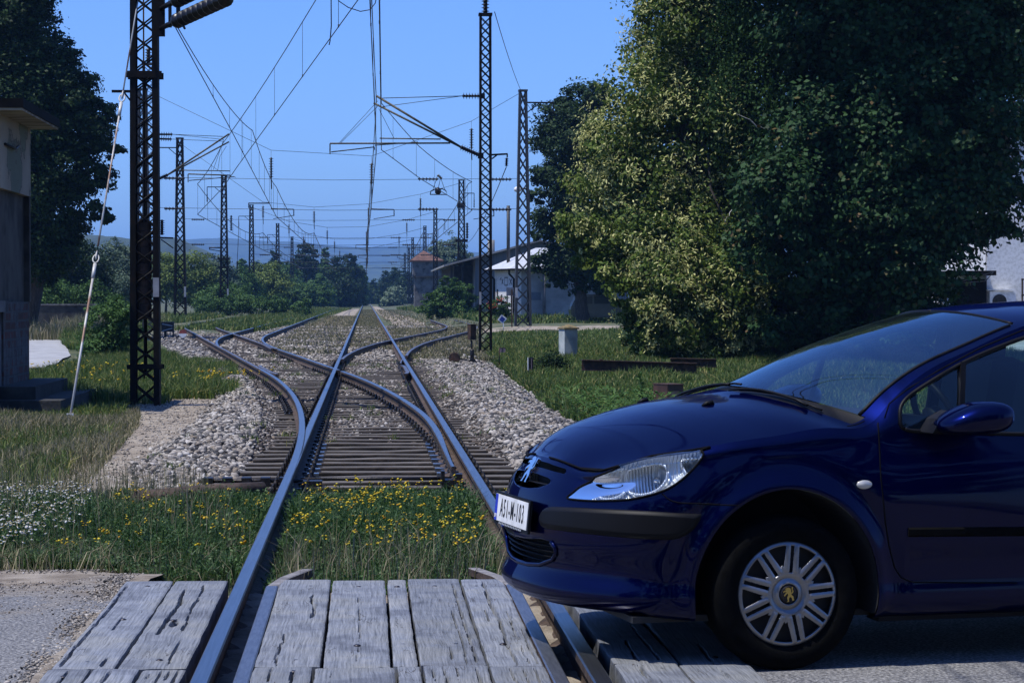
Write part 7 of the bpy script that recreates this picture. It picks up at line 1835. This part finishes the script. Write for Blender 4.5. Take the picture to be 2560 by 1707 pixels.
PW = np.array([(.66, 2.0), (.4, 2.3), (0, 2.6), (-.38, 2.4), (-.8, 2.2), (-1.2, 2.4), (-2.5, 2.6), (-3.2, 2.2)])[::-1]
i3 = int(np.searchsorted(su, uc(3))); i19 = int(np.searchsorted(su, uc(20))) 
E_ = GRID[0, i3:i19]
tt = np.linspace(0, 1, 64) ** 0.9
xc = E_[:, 0] + np.interp(E_[:, 0], SW[:, 0], SW[:, 1]); zc = np.interp(xc, xs_, zc_)
pw = np.interp(E_[:, 0], PW[:, 0], PW[:, 1])
tq = np.where(E_[:, 0] > .6, 2.0, 2.0)
TX = xc[:, None] + (E_[:, 0] - xc)[:, None] * tt[None] ** 2
TY = E_[:, 1][:, None] * tt[None]
TZ = zc[:, None] - (zc - E_[:, 2])[:, None] * tt[None] ** pw[:, None]
TG = np.stack([TX, TY, TZ], -1)                                              # along, across, xyz
# the front edge of the bonnet follows the top edge of the front, and eases into its own sections behind
r0 = GRID[0, :i3 + 1]
fr_ = np.stack([np.interp(TY[0], r0[:, 1], r0[:, k]) for k in range(3)], -1)
dl_ = fr_ - TG[0]
for q_ in range(46): TG[q_] += dl_ * (0.5 + 0.5 * math.cos(math.pi * q_ / 46))
nA, nB = TG.shape[:2]
it = np.arange(nB - 1)[None] + nB * np.arange(nA - 1)[:, None]
FT = np.stack([it, it + 1, it + nB + 1, it + nB], -1)
xe = E_[:, 0]
ic = int(np.argmin(np.abs(xe + .395))); ih = int(np.argmin(np.abs(xe + 1.105))); iw = int(np.argmin(np.abs(xe + .325)))
jb = int(np.searchsorted(tt, .915))
rb0, rb1 = int(np.argmin(np.abs(xe + 2.72))), int(np.argmin(np.abs(xe + 3.08)))
hole = np.zeros((nA - 1, nB - 1), bool); hole[ic:ih, :jb] = True; hole[rb0:rb1, :int(nB * .84)] = True
cowl = np.zeros_like(hole); cowl[iw:ic, :jb + 2] = True
V1, Fb = mirror(GV.reshape(-1, 3), F1)
TV = TG.reshape(-1, 3)
V2, Fc = mirror(TV, FT[~hole & ~cowl])
V_ = np.concatenate([V1, V2]); F_ = np.concatenate([Fb, Fc + len(V1)])
body = nmesh('body', V_, F_.astype(np.int32), M['paint'], car, smooth=True)
V2, Fc = mirror(TV - [0, 0, .004], FT[cowl]); nmesh('cowl', V2, Fc.astype(np.int32), M['trim'], car, smooth=True)
def glass_top(a0, a1, b1, name, m):
    h = np.zeros_like(hole); h[a0:a1, :b1] = True
    V2, Fc = mirror(TV, FT[h]); return nmesh(name, V2, Fc.astype(np.int32), m, car, smooth=True)
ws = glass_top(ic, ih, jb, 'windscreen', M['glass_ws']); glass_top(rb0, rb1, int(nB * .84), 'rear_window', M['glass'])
def seal(name, P, r, m, closed=False, parent=None, both=True, n=6):
    mb = MB(); P = [np.array(p) for p in P]
    if closed: P = P + [P[0]]
    mb.tube(P, r, n)
    o = mb.build(name, m, parent or car)
    if both:
        mb = MB(); mb.tube([p * [1, -1, 1] for p in P], r, n); mb.build(name, m, parent or car)
    return o
seal('windscreen_seal', [TG[i, jb] for i in range(ic, ih + 1, 4)], .008, M['trim'], parent=ws)
hd = [TG[ih, j] for j in range(0, jb + 1, 3)]; seal('windscreen_seal', hd, .006, M['trim'], parent=ws)
# shut lines
def uvline(pts): return [samp(p[0], p[1]) for p in pts]
seal('bonnet_gap', [GRID[0, i] - [0, .002, .002] for i in range(i3 - 18, int(np.searchsorted(su, uc(10))), 3)], .0026, M['gap'])
seal('bonnet_gap', [TG[i, int(nB * .96)] + [0, 0, 0] for i in range(int(np.argmin(np.abs(xe + .30))), int(np.argmin(np.abs(xe + .385))), 2)], .0025, M['gap'])
def imgline(P, f, n=6):
    P = [np.array(f(*p)) for p in P]; out = []
    for a, b in zip(P[:-1], P[1:]):
        for t in np.linspace(0, 1, n, endpoint=False): out.append(hit(*(a + (b - a) * t)))
    out.append(hit(*P[-1])); return uvline(out)
seal('wing_gap', imgline([(1430, 860), (1500, 925), (1570, 965), (1680, 990), (1900, 1000), (2240, 1012)], cH), .0028, M['gap'])
seal('wing_gap', imgline([(0, 178), (160, 182), (255, 184)], cD), .0028, M['gap'])
seal('door_gap', imgline([(1012, 955), (1018, 1080), (1026, 1250), (1032, 1380)], cB) + imgline([(1318, 150), (1332, 300), (1360, 480), (1400, 640), (1450, 715), (1530, 748), (1900, 752), (2300, 753)], cD) , .0032, M['gap'])
dg = [np.array([x, 0, z]) for x, z in ((-1.415, 1.36), (-1.42, 1.1), (-1.42, .9), (-1.42, .6), (-1.42, .36), (-1.40, .325), (-1.0, .318))]
def onside(x, z):
    loc, n, fi, d = BVH.ray_cast(Vector((x, 2.0, z)), Vector((0, -1, 0))); return np.array(loc) if loc else np.array([x, .8, z])
seal('door_gap', [onside(x, z) for x, z in ((-1.415, 1.34), (-1.42, 1.1), (-1.42, .9), (-1.42, .6), (-1.42, .40), (-1.40, .335))], .0032, M['gap'])
seal('door_gap', [onside(x, z) for x, z in ((-.43, .985), (-.462, 1.04), (-.55, 1.10), (-.7, 1.175), (-.9, 1.262), (-1.1, 1.330), (-1.3, 1.372), (-1.6, 1.388), (-2.0, 1.385))], .0030, M['gap'])
# side glass
def side_pane(poly, name, inset=.012):
    o_ = None
    for s in (1, -1):
        xs = np.linspace(poly[:, 0].min(), poly[:, 0].max(), 60); zs = np.linspace(poly[:, 1].min(), poly[:, 1].max(), 30)
        Xg, Zg = np.meshgrid(xs, zs); ins = inside(poly, Xg, Zg)
        P = np.stack([Xg, Zg], -1); fl = P.reshape(-1, 2); q, _ = nearest(poly, fl); keep = ins.copy()
        pad = np.zeros_like(ins); pad[1:] |= ins[:-1]; pad[:-1] |= ins[1:]; pad[:, 1:] |= ins[:, :-1]; pad[:, :-1] |= ins[:, 1:]; pad[1:, 1:] |= ins[:-1, :-1]; pad[:-1, :-1] |= ins[1:, 1:]; pad[1:, :-1] |= ins[:-1, 1:]; pad[:-1, 1:] |= ins[1:, :-1]
        P2 = np.where(ins[..., None], P, q.reshape(P.shape))
        V = np.array([onside(a, b) for a, b in P2.reshape(-1, 2)]) - [0, inset, 0]
        k = np.arange(59)[None] + 60 * np.arange(29)[:, None]
        ok = (pad[:-1, :-1] & pad[:-1, 1:] & pad[1:, 1:] & pad[1:, :-1])
        F = np.stack([k, k + 1, k + 61, k + 60], -1)[ok]
        o_ = nmesh(name, V * [1, s, 1], F, M['glass'], car, smooth=True)
        mb = MB(); mb.tube([(onside(a, b) + [0, .000, 0]) * [1, s, 1] for a, b in np.concatenate([poly, poly[:1]])], .009, 6); mb.build('window_seal', M['trim'], o_)
    return o_
side_pane(win1, 'front_side_window'); side_pane(win2, 'rear_side_window')
for s in (1, -1):
    mb = MB(); a = onside(-.80, 1.200); b = onside(-.745, .925); mb.bar(a * [1, s, 1], b * [1, s, 1], .022, .03, up=(0, 1, 0)); mb.build('window_divider', M['trim'], car)
# patches that lie on the body: lamps, rubbing strips
def uvpatch(name, poly, m, off, parent=None, nu=70, nv=44, both=True):
    lo, hi = poly.min(0), poly.max(0)
    us = np.linspace(lo[0], hi[0], nu); vs = np.linspace(lo[1], hi[1], nv); U, Vv = np.meshgrid(us, vs); P = np.stack([U, Vv], -1)
    ins = inside(poly, U, Vv); q, d = nearest(poly, P.reshape(-1, 2))
    pad = ins.copy()
    for dj in (-1, 0, 1):
        for di in (-1, 0, 1):
            pad |= np.roll(np.roll(ins, dj, 0), di, 1)
    P2 = np.where(ins[..., None], P, q.reshape(P.shape)); dist = np.where(ins, d.reshape(ins.shape), 0)
    S = samp(P2[..., 0], P2[..., 1]); N = snorm(P2[..., 0], P2[..., 1])
    V = S + N * off(dist, P2)[..., None]
    k = np.arange(nu - 1)[None] + nu * np.arange(nv - 1)[:, None]
    ok = (pad[:-1, :-1] & pad[:-1, 1:] & pad[1:, 1:] & pad[1:, :-1]) & (ins[:-1, :-1] | ins[:-1, 1:] | ins[1:, 1:] | ins[1:, :-1])
    F = np.stack([k, k + 1, k + nu + 1, k + nu], -1)[ok]
    o = nmesh(name, V.reshape(-1, 3), F.astype(np.int32), m, parent or car, smooth=True); r = [o]
    if both: r.append(nmesh(name, V.reshape(-1, 3) * [1, -1, 1], F[:, ::-1].astype(np.int32), m, car if parent is None else parent, smooth=True))
    return r
lens = uvpatch('headlight', head_uv, M['lens'], lambda d, P: .003 + 0 * d)
hc = [hit(*cH(690, 790)), hit(*cH(1190, 620)), hit(*cH(1850, 440))]       # indicator, main lamp, corner lamp
hr = [(.060, .062), (.105, .085), (.045, .045)]
def bowl(d, P):
    z = -.012 - .030 * np.clip(d / .03, 0, 1)
    for c, (ra, rb), dp in zip(hc, hr, (.075, .10, .05)):
        e = np.sqrt(((P[..., 0] - c[0]) / ra) ** 2 + ((P[..., 1] - c[1]) / rb) ** 2)
        z = z - dp * np.clip(1 - e ** 2, 0, 1) * np.clip(d / .015, 0, 1) - .008 * np.clip(1.12 - e, 0, .12) / .12
    return z
for s, L in zip((1, -1), lens):
    hb = uvpatch('reflector', head_uv, M['reflector'], bowl, L, 130, 90, both=False)[0]
    if s < 0: hb.data.transform(Matrix.Diagonal((1, -1, 1, 1))); hb.data.flip_normals()
    # walls from lens to bowl and a black seal round the lamp
    ring = [(samp(*p) + snorm(np.array(p[0]), np.array(p[1])) * .004) * [1, s, 1] for p in head_uv]; rin = [(samp(*p) - snorm(np.array(p[0]), np.array(p[1])) * .016) * [1, s, 1] for p in head_uv]
    n_ = len(ring); nmesh('lamp_rim', ring + rin, [(i, (i + 1) % n_, n_ + (i + 1) % n_, n_ + i) for i in range(n_)], M['trim'], L)
    mb = MB(); mb.tube(ring + [ring[0]], .0045, 6); mb.build('lamp_seal', M['gap'], L)
    for c, (ra, rb), dp in zip(hc[:2], hr[:2], (.075, .10)):
        p = samp(*c); nn = snorm(np.array(c[0]), np.array(c[1])); a = (p - nn * (.035 + dp)) * [1, s, 1]; d = nn * [1, s, 1]
        mb = MB(); mb.lathe([(0, .012), (.02, .016), (.035, .014), (.045, .004)], a, d, 12); mb.build('bulb', M['chrome'], L)
    for c, (ra, rb) in zip(hc, hr):
        ring = []
        for t in np.linspace(0, 2 * math.pi, 41):
            q = np.array([c[0] + ra * 1.02 * math.cos(t), c[1] + rb * 1.02 * math.sin(t)])
            if inside(head_uv, np.array([q[0]]), np.array([q[1]]))[0]: ring.append((samp(*q) - snorm(np.array(q[0]), np.array(q[1])) * .026) * [1, s, 1])
        if len(ring) > 8:
            mb = MB(); mb.tube(ring, .0055, 6); mb.build('lamp_bezel', M['reflector'], L)
    # fine ribs in the indicator and a bright bar between the lamps
    mb = MB()
    for k in range(5):
        p = [hit(*cH(x, 765 + k * 19)) for x in (430, 540, 660)]
        mb.tube([(samp(*q) - snorm(np.array(q[0]), np.array(q[1])) * .020) * [1, s, 1] for q in p], .0022, 5)
    mb.build('lamp_rib', M['chrome'], L)
strip_uv = smooth_poly([hit(*cC(*p)) for p in ((462, 300), (500, 222), (600, 206), (1000, 224), (1400, 244), (1680, 260), (1712, 272), (1690, 330), (1640, 392), (1560, 440), (1440, 462), (1090, 442), (800, 412), (618, 390), (490, 365))], 3)
uvpatch('rubbing_strip', strip_uv, M['trim'], lambda d, P: .016 * np.sqrt(np.clip(d / .022, 0, 1)))
ds = []
door_strip = np.array([(x, z) for x, z in ((-.46, .555), (-.45, .535), (-.46, .515), (-1.40, .497), (-1.40, .54))])
for s in (1, -1):
    P = [onside(x, .535 - (.46 + x) * -.018) for x in np.linspace(-.50, -1.39, 14)]
    mb = MB()
    vs = []
    for p in P: vs += [p + [0, .001, .019], p + [0, .010, .012], p + [0, .010, -.012], p + [0, .001, -.019]]
    fs = [(4 * i + k, 4 * i + k + 1, 4 * i + 4 + k + 1, 4 * i + 4 + k) for i in range(13) for k in range(3)] + [(0, 1, 2, 3), (52, 53, 54, 55)]
    mb.add([np.array(v) * [1, s, 1] for v in vs], fs); mb.build('door_strip', M['tyre'], car)
# side indicator
c = hit(*cD(1180, 32)); p = samp(*c); 
for s in (1, -1):
    a = np.linspace(0, 2 * np.pi, 20, endpoint=False); mb = MB(); V = [p + [.034 * math.cos(t), 0, .018 * math.sin(t)] for t in a] + [p + [.026 * math.cos(t), .008, .013 * math.sin(t)] for t in a] + [p + [0, .011, 0]]
    mb.add([v * [1, s, 1] for v in V], [(i, (i + 1) % 20, 20 + (i + 1) % 20, 20 + i) for i in range(20)] + [(20 + i, 20 + (i + 1) % 20, 40) for i in range(20)], True); mb.build('side_indicator', M['amber'], car)
# grilles: dark boxes behind the openings, with slats
def fx(y, z):
    loc, n, fi, d = BVH.ray_cast(Vector((2.0, abs(y), z)), Vector((-1, 0, 0))); return float(loc[0]) if loc else .8
def slat(z, w, depth, h, n=21, dx=-.012):
    ys = np.linspace(-w, w, n); mb = MB(); vs = []
    for y in ys:
        x = fx(y, z) + dx; vs += [(x, y, z - h / 2), (x + .004, y, z), (x, y, z + h / 2), (x - depth, y, z)]
    fs = [(4 * i + k, 4 * i + (k + 1) % 4, 4 * i + 4 + (k + 1) % 4, 4 * i + 4 + k) for i in range(n - 1) for k in range(4)]
    mb.add(vs, fs); return mb
gl = empty('lower_grille', (0, 0, 0)); gl.parent = car
ys = np.linspace(-.42, .42, 25); mb = MB(); vs = []
for y in ys: x = fx(y, .42) - .07; vs += [(x, y, .34), (x, y, .50)]
mb.add(vs, [(2 * i, 2 * i + 1, 2 * i + 3, 2 * i + 2) for i in range(24)]); mb.build('grille_back', M['dark'], gl)
for z, w in ((.392, .30), (.415, .36), (.438, .385), (.461, .39)): slat(z, w, .03, .007).build('slat', M['trim'], gl)
for s in (1,):
    P = [(fx(y, z) + .002, y, z) for y, z in np.concatenate([lg[3:], (lg * [-1, 1])[::-1][:-3]])]
    mb = MB(); mb.tube(P, .010, 6); mb.build('grille_lip', M['paint'], gl)
gu = empty('upper_grille', (0, 0, 0)); gu.parent = car
mb = MB(); vs = []
for y in ys: y2 = y * .9; x = fx(y2, .73) - .085; vs += [(x, y2, .66), (x - .01, y2, .79)]
mb.add(vs, [(2 * i, 2 * i + 1, 2 * i + 3, 2 * i + 2) for i in range(24)]); mb.build('grille_back', M['dark'], gu)
slat(.700, .22, .03, .006, dx=-.02).build('slat', M['trim'], gu)
lion = [(-.05, .5), (.1, .48), (.2, .38), (.22, .2), (.16, .05), (.2, -.1), (.3, -.22), (.28, -.45), (.34, -.5), (.16, -.5), (.15, -.3), (.02, -.18), (-.08, -.3), (-.12, -.5), (-.3, -.5), (-.2, -.42), (-.22, -.2), (-.08, -.02), (-.1, .1), (-.3, .0), (-.38, -.08), (-.42, .02), (-.3, .12), (-.16, .2), (-.32, .24), (-.42, .2), (-.42, .3), (-.28, .34), (-.14, .34), (-.24, .42), (-.14, .48)]
tail = [(.16, .0), (.30, .02), (.40, .14), (.36, .30), (.42, .44), (.34, .48), (.28, .32), (.32, .18), (.26, .10), (.16, .08)]
def lionmesh(Mx, sx, sz, th, name, m, parent):
    mb = MB(); 
    for pl in (lion, tail): mb.prism([(x * sx, y * sz) for x, y in pl], -th, th, Mx)
    return mb.build(name, m, parent)
# local frame for the emblem: its plane looks forward and a little up
def frame(o, fwd, up):
    z = Vector(fwd).normalized(); y = (Vector(up) - z * Vector(up).dot(z)).normalized(); x = y.cross(z); M4 = Matrix((x, y, z)).transposed().to_4x4(); M4.translation = Vector(o); return M4
lionmesh(frame((fx(0, .748) + .006, 0, .748), (1, 0, .55), (0, 0, 1)), .135, .118, .006, 'lion_emblem', M['chrome'], gu)
# number plate
pm = frame((fx(0, .575) + .014, 0, .572), (1, 0, .10), (0, 0, 1))
pl = empty('number_plate', (0, 0, 0)); pl.parent = car
mb = MB(); mb.box((-.272, -.068, -.012), (.272, .068, .0), pm); mb.build('plate_holder', M['trim'], pl)
mb = MB(); mb.box((-.258, -.054, .0005), (.258, .058, .003), pm); mb.build('plate', M['white'], pl)
mb = MB(); mb.box((-.2575, -.0535, .003), (-.218, .0575, .0036), pm); mb.build('country_band', M['plateblue'], pl)
def text(s, x, y, h, m, name, wid=None):
    cu = bpy.data.curves.new(name, 'FONT'); cu.body = s; cu.size = h; cu.extrude = 0.0004; cu.align_x = 'CENTER'; cu.align_y = 'CENTER'; cu.offset = 0.0004 if h > .05 else 0; cu.space_character = 1.3 if h > .05 else 1.0
    tmp = bpy.data.objects.new(name, cu); COL.objects.link(tmp); bpy.context.view_layer.update()
    me = bpy.data.meshes.new_from_object(tmp); bpy.data.objects.remove(tmp); bpy.data.curves.remove(cu)
    me.materials.clear(); me.materials.append(m)
    o = bpy.data.objects.new(name, me); link(o, pl); o.matrix_local = pm @ Matrix.Translation((x, y, .0042)) @ Matrix.Diagonal((wid or 1, 1, 1, 1)); return o
text('A51-M-103', .018, .002, .108, M['black'], 'plate_number', .60); text('BIH', -.238, -.035, .024, M['white'], 'country_code')
mb = MB()
for k in range(14):
    x = -.17 + k * .026; mb.box((x - .009, -.0655, .0), (x + .008, -.058, .0022), pm)
mb.build('holder_ribs', M['plategrey'], pl)
# wheels
def wheel(x, s):
    w = empty('wheel', (x, s * .755, .302)); w.parent = car
    ax = (0, s, 0); c0 = (0, 0, 0)
    prof = [(-.09, .215), (-.098, .25), (-.095, .285), (-.075, .301), (-.03, .306), (.03, .306), (.075, .301), (.095, .285), (.099, .25), (.092, .215), (.080, .205)]
    mb = MB(); a = Vector(c0); n = 72; vs = []; fs = []
    for (h, r_) in prof:
        for k in range(n): g_ = 2 * math.pi * k / n; vs.append((r_ * math.cos(g_), s * h, r_ * math.sin(g_)))
    for i in range(len(prof) - 1):
        for k in range(n): fs.append((i * n + k, i * n + (k + 1) % n, (i + 1) * n + (k + 1) % n, (i + 1) * n + k))
    mb.add(vs, fs, True); mb.build('tyre', M['tyre'], w)
    mb = MB(); mb.lathe([(0, .212), (.05, .212), (.052, .05), (.06, .05)], (0, s * .0, 0), ax, 36, False); mb.build('rim', M['black'], w)
    # trim cover with nine forked spokes
    nr, nt_ = 46, 720; rs = np.linspace(.040, .209, nr); th = np.linspace(0, 2 * np.pi, nt_, endpoint=False)
    Rg, Tg = np.meshgrid(rs, th, indexing='ij')
    a_ = (np.degrees(Tg) + 4) % 40 - 20; sarc = np.radians(np.abs(a_)) * Rg; gap = np.radians(20 - np.abs(a_)) * Rg
    slot = (sarc < .0085) & (Rg > .088) & (Rg < .190)
    spoke = sarc < .0085 + .0215 - .004 * (Rg - .1) / .1
    wide = ~spoke & (Rg > .106 + .012 * np.clip(1 - gap / np.maximum(np.radians(20) * Rg - .028, .004), 0, 1)) & (Rg < .190)
    solid = ~(slot | wide)
    hgt = .082 + .010 * np.cos(np.clip((Rg - .04) / .17, 0, 1) * np.pi / 2) - .016 * np.clip((Rg - .192) / .017, 0, 1) ** 2 - .010 * np.exp(-((Rg - .062) / .012) ** 2)
    hgt = hgt - .004 * np.clip(1 - (np.abs(sarc - .019) / .011) , 0, 1) * 0 + .004 * np.clip(1 - np.abs(sarc - .0185) / .0105, 0, 1) * (Rg > .09) * (Rg < .192)
    V = np.stack([Rg * np.cos(Tg), s * hgt, Rg * np.sin(Tg)], -1).reshape(-1, 3)
    k = np.arange(nr - 1)[:, None] * nt_; j = np.arange(nt_)[None]; j2 = (j + 1) % nt_
    F = np.stack([k + j, k + j2, k + nt_ + j2, k + nt_ + j], -1)
    ok = solid[:-1] & solid[1:] & np.roll(solid, -1, 1)[:-1] & np.roll(solid, -1, 1)[1:]
    F = F[ok]
    cv = nmesh('wheel_cover', V, F.astype(np.int32), M['silver'], w, smooth=True)
    sd = cv.modifiers.new('thickness', 'SOLIDIFY'); sd.thickness = .014; sd.offset = -1 if s < 0 else 1
    sd.offset = 0
    mb = MB(); mb.lathe([(0, .038), (.012, .040), (.018, .034), (.020, .030)], (0, s * .080, 0), ax, 28, False); mb.build('hub_cap', M['plate'], w)
    lionmesh(frame((0, s * .1015, 0), (0, s, 0), (0.22, 0, 1)), .052, .055, .001, 'lion_emblem', M['brass'], w)
    return w
for x in (0.0, -2.608):
    for s in (1, -1): wheel(x, s)
# wheel housings, floor, sills, cabin
for x0 in (0.0, -2.608):
    for s in (1, -1):
        mb = MB()
        T = np.linspace(-.22, math.pi + .22, 40); vs = []; 
        for t in T:
            x, z = x0 + .376 * math.cos(t), .302 + .411 * math.sin(t); vs += [(x, s * .872 if abs(z) < 9 else 0, z), (x, s * .42, z)]
        for i, t in enumerate(T):
            x, z = x0 + .376 * math.cos(t), .302 + .411 * math.sin(t)
            p = onside(x, min(max(z, .2), .72)); vs[2 * i] = (x, s * (p[1] - .004), z)
        mb.add(vs, [(2 * i, 2 * i + 1, 2 * i + 3, 2 * i + 2) for i in range(39)])
        b0 = [(x0 + .376 * math.cos(t), s * .42, .302 + .411 * math.sin(t)) for t in T]; mb.add(b0, [tuple(range(40))])
        mb.build('wheel_housing', M['dark'], car)
mb = MB(); mb.box((-3.2, -.72, .19), (.60, .72, .215)); mb.build('underbody', M['black'], car)
for s in (1, -1):
    mb = MB(); mb.box((-1.95, s * .757 - .057, .175), (-.40, s * .757 + .057, .21)); mb.build('sill_trim', M['trim'], car)
mb = MB()
for s in (1, -1): mb.box((-2.2, s * .79 - .012, .25), (-.46, s * .79 + .012, .885)); mb.box((-2.9, s * .72 - .01, .7), (-2.2, s * .72 + .01, .89))
mb.box((-3.0, -.70, .40), (-.40, .70, .44)); mb.box((-.46, -.72, .25), (-.43, .72, .93)); mb.build('cabin_lining', M['interior'], car)
mb = MB()
prof = [(-.36, .98), (-.50, 1.0), (-.66, .985), (-.74, .95), (-.76, .82), (-.72, .70), (-.40, .70)]
mb.prism([(p[0], p[1]) for p in prof], -.70, .70, Matrix.Rotation(math.pi / 2, 4, 'X')); mb.build('dashboard', M['interior'], car)
for s in (1, -1):
    st = empty('seat', (-1.2, s * .37, .45)); st.parent = car
    mb = MB()
    for (lo, hi) in (((-.28, -.25, 0), (.30, .25, .16)),): mb.box(lo, hi)
    mb.build('cushion', M['interior'], st)
    mb = MB(); mb.prism([(-.24, -.10), (-.05, -.10), (-.16, .58), (-.26, .60), (-.36, .56)], -.24, .24, Matrix.Translation((0, 0, .15)) @ Matrix.Rotation(math.pi / 2, 4, 'X')); mb.build('backrest', M['interior'], st)
    mb = MB(); mb.prism([(-.16, .60), (-.14, .66), (-.18, .80), (-.24, .82), (-.30, .78), (-.28, .62)], -.13, .13, Matrix.Translation((0, 0, .13)) @ Matrix.Rotation(math.pi / 2, 4, 'X')); mb.build('headrest', M['interior'], st)
sw = empty('steering_wheel', (-.86, .37, .95)); sw.parent = car
mb = MB(); f_ = frame((0, 0, 0), (-1, 0, .45), (0, 0, 1)); mb.tube([f_ @ Vector((.185 * math.cos(t), .185 * math.sin(t), 0)) for t in np.linspace(0, 2 * math.pi, 37)], .015, 8); mb.build('wheel_ring', M['trim'], sw)
mb = MB(); mb.lathe([(-.03, .07), (.02, .06)], (0, 0, 0), (-1, 0, .45), 14); mb.bar(f_ @ Vector((-.18, 0, 0)), f_ @ Vector((.18, 0, 0)), .03, .015); mb.bar(f_ @ Vector((0, -.18, 0)), f_ @ Vector((0, 0, 0)), .03, .015); mb.build('wheel_hub', M['trim'], sw)
# door mirrors
for s in (1, -1):
    w = empty('door_mirror', (-.735, s * .965, .986)); w.parent = car
    nu_, nv_ = 32, 18; vs = []; fs = []
    for j in range(nv_ + 1):
        ph = -math.pi / 2 + math.pi * j / nv_
        for i in range(nu_):
            t = 2 * math.pi * i / nu_
            def sp(c, e): return math.copysign(abs(c) ** e, c)
            cx, sx = sp(math.cos(t), .75), sp(math.sin(t), .75); cz = sp(math.cos(ph), .7); sz = sp(math.sin(ph), .8)
            x = .148 * cx * cz; y = .115 * sx * cz; z = .066 * sz
            z += .012 * (-x / .135) * 1.0 + (-.030 * max(0, x / .135) ** 2); z *= (1.0 - .35 * max(0, x / .135))
            vs.append((x, s * (y + .02 * (x / .135) * -1), z))
    for j in range(nv_):
        for i in range(nu_): fs.append((j * nu_ + i, j * nu_ + (i + 1) % nu_, (j + 1) * nu_ + (i + 1) % nu_, (j + 1) * nu_ + i))
    mb = MB(); mb.add(vs, fs, True); mb.build('mirror_housing', M['paint'], w)
    mb = MB(); mb.prism([(.165, -.055), (.13, .0), (.07, .03), (.0, .02), (-.03, -.02), (-.05, -.058)], -.15, -.02, Matrix.Diagonal((1, s, 1, 1)) @ Matrix.Rotation(math.pi / 2, 4, 'X') @ Matrix.Diagonal((1, 1, -1, 1))); fo = mb.build('mirror_foot', M['trim'], w)
# washer jets and wipers
def ontop(x, y):
    d2 = (TG[..., 0] - x) ** 2 + (TG[..., 1] - abs(y)) ** 2; i = np.unravel_index(np.argmin(d2), d2.shape); p = TG[i].copy(); p[1] *= (1 if y >= 0 else -1); return p
for (x, y) in ((.145, .30), (.22, -.31)):
    p = ontop(x, y); mb = MB(); mb.tube([p + [.02, 0, -.004], p + [0, 0, .006], p + [-.022, 0, .010], p + [-.03, 0, .002]], [.006, .011, .012, .005], 8); mb.build('washer_jet', M['trim'], car)
for (x0, y0, x1, y1) in ((-.02, .12, -.19, .57), (.0, -.52, -.07, .0)):
    a = ontop(x0, y0) + [0, 0, .022]; b = ontop(x1, y1) + [0, 0, .024]; wp = empty('wiper', tuple(a)); wp.parent = car
    P = [ontop(x0 + (x1 - x0) * t, y0 + (y1 - y0) * t) + [0, 0, .014 + .006 * math.sin(math.pi * t)] - a for t in np.linspace(0, 1, 8)]
    mb = MB(); mb.tube(P, .006, 6); mb.build('wiper_arm', M['trim'], wp)
    P = [ontop(x0 + (x1 - x0) * t - .012, y0 + (y1 - y0) * t) + [0, 0, .010] - a for t in np.linspace(.1, 1.15, 8)]
    mb = MB(); mb.tube(P, .005, 5); mb.build('wiper_blade', M['trim'], wp)
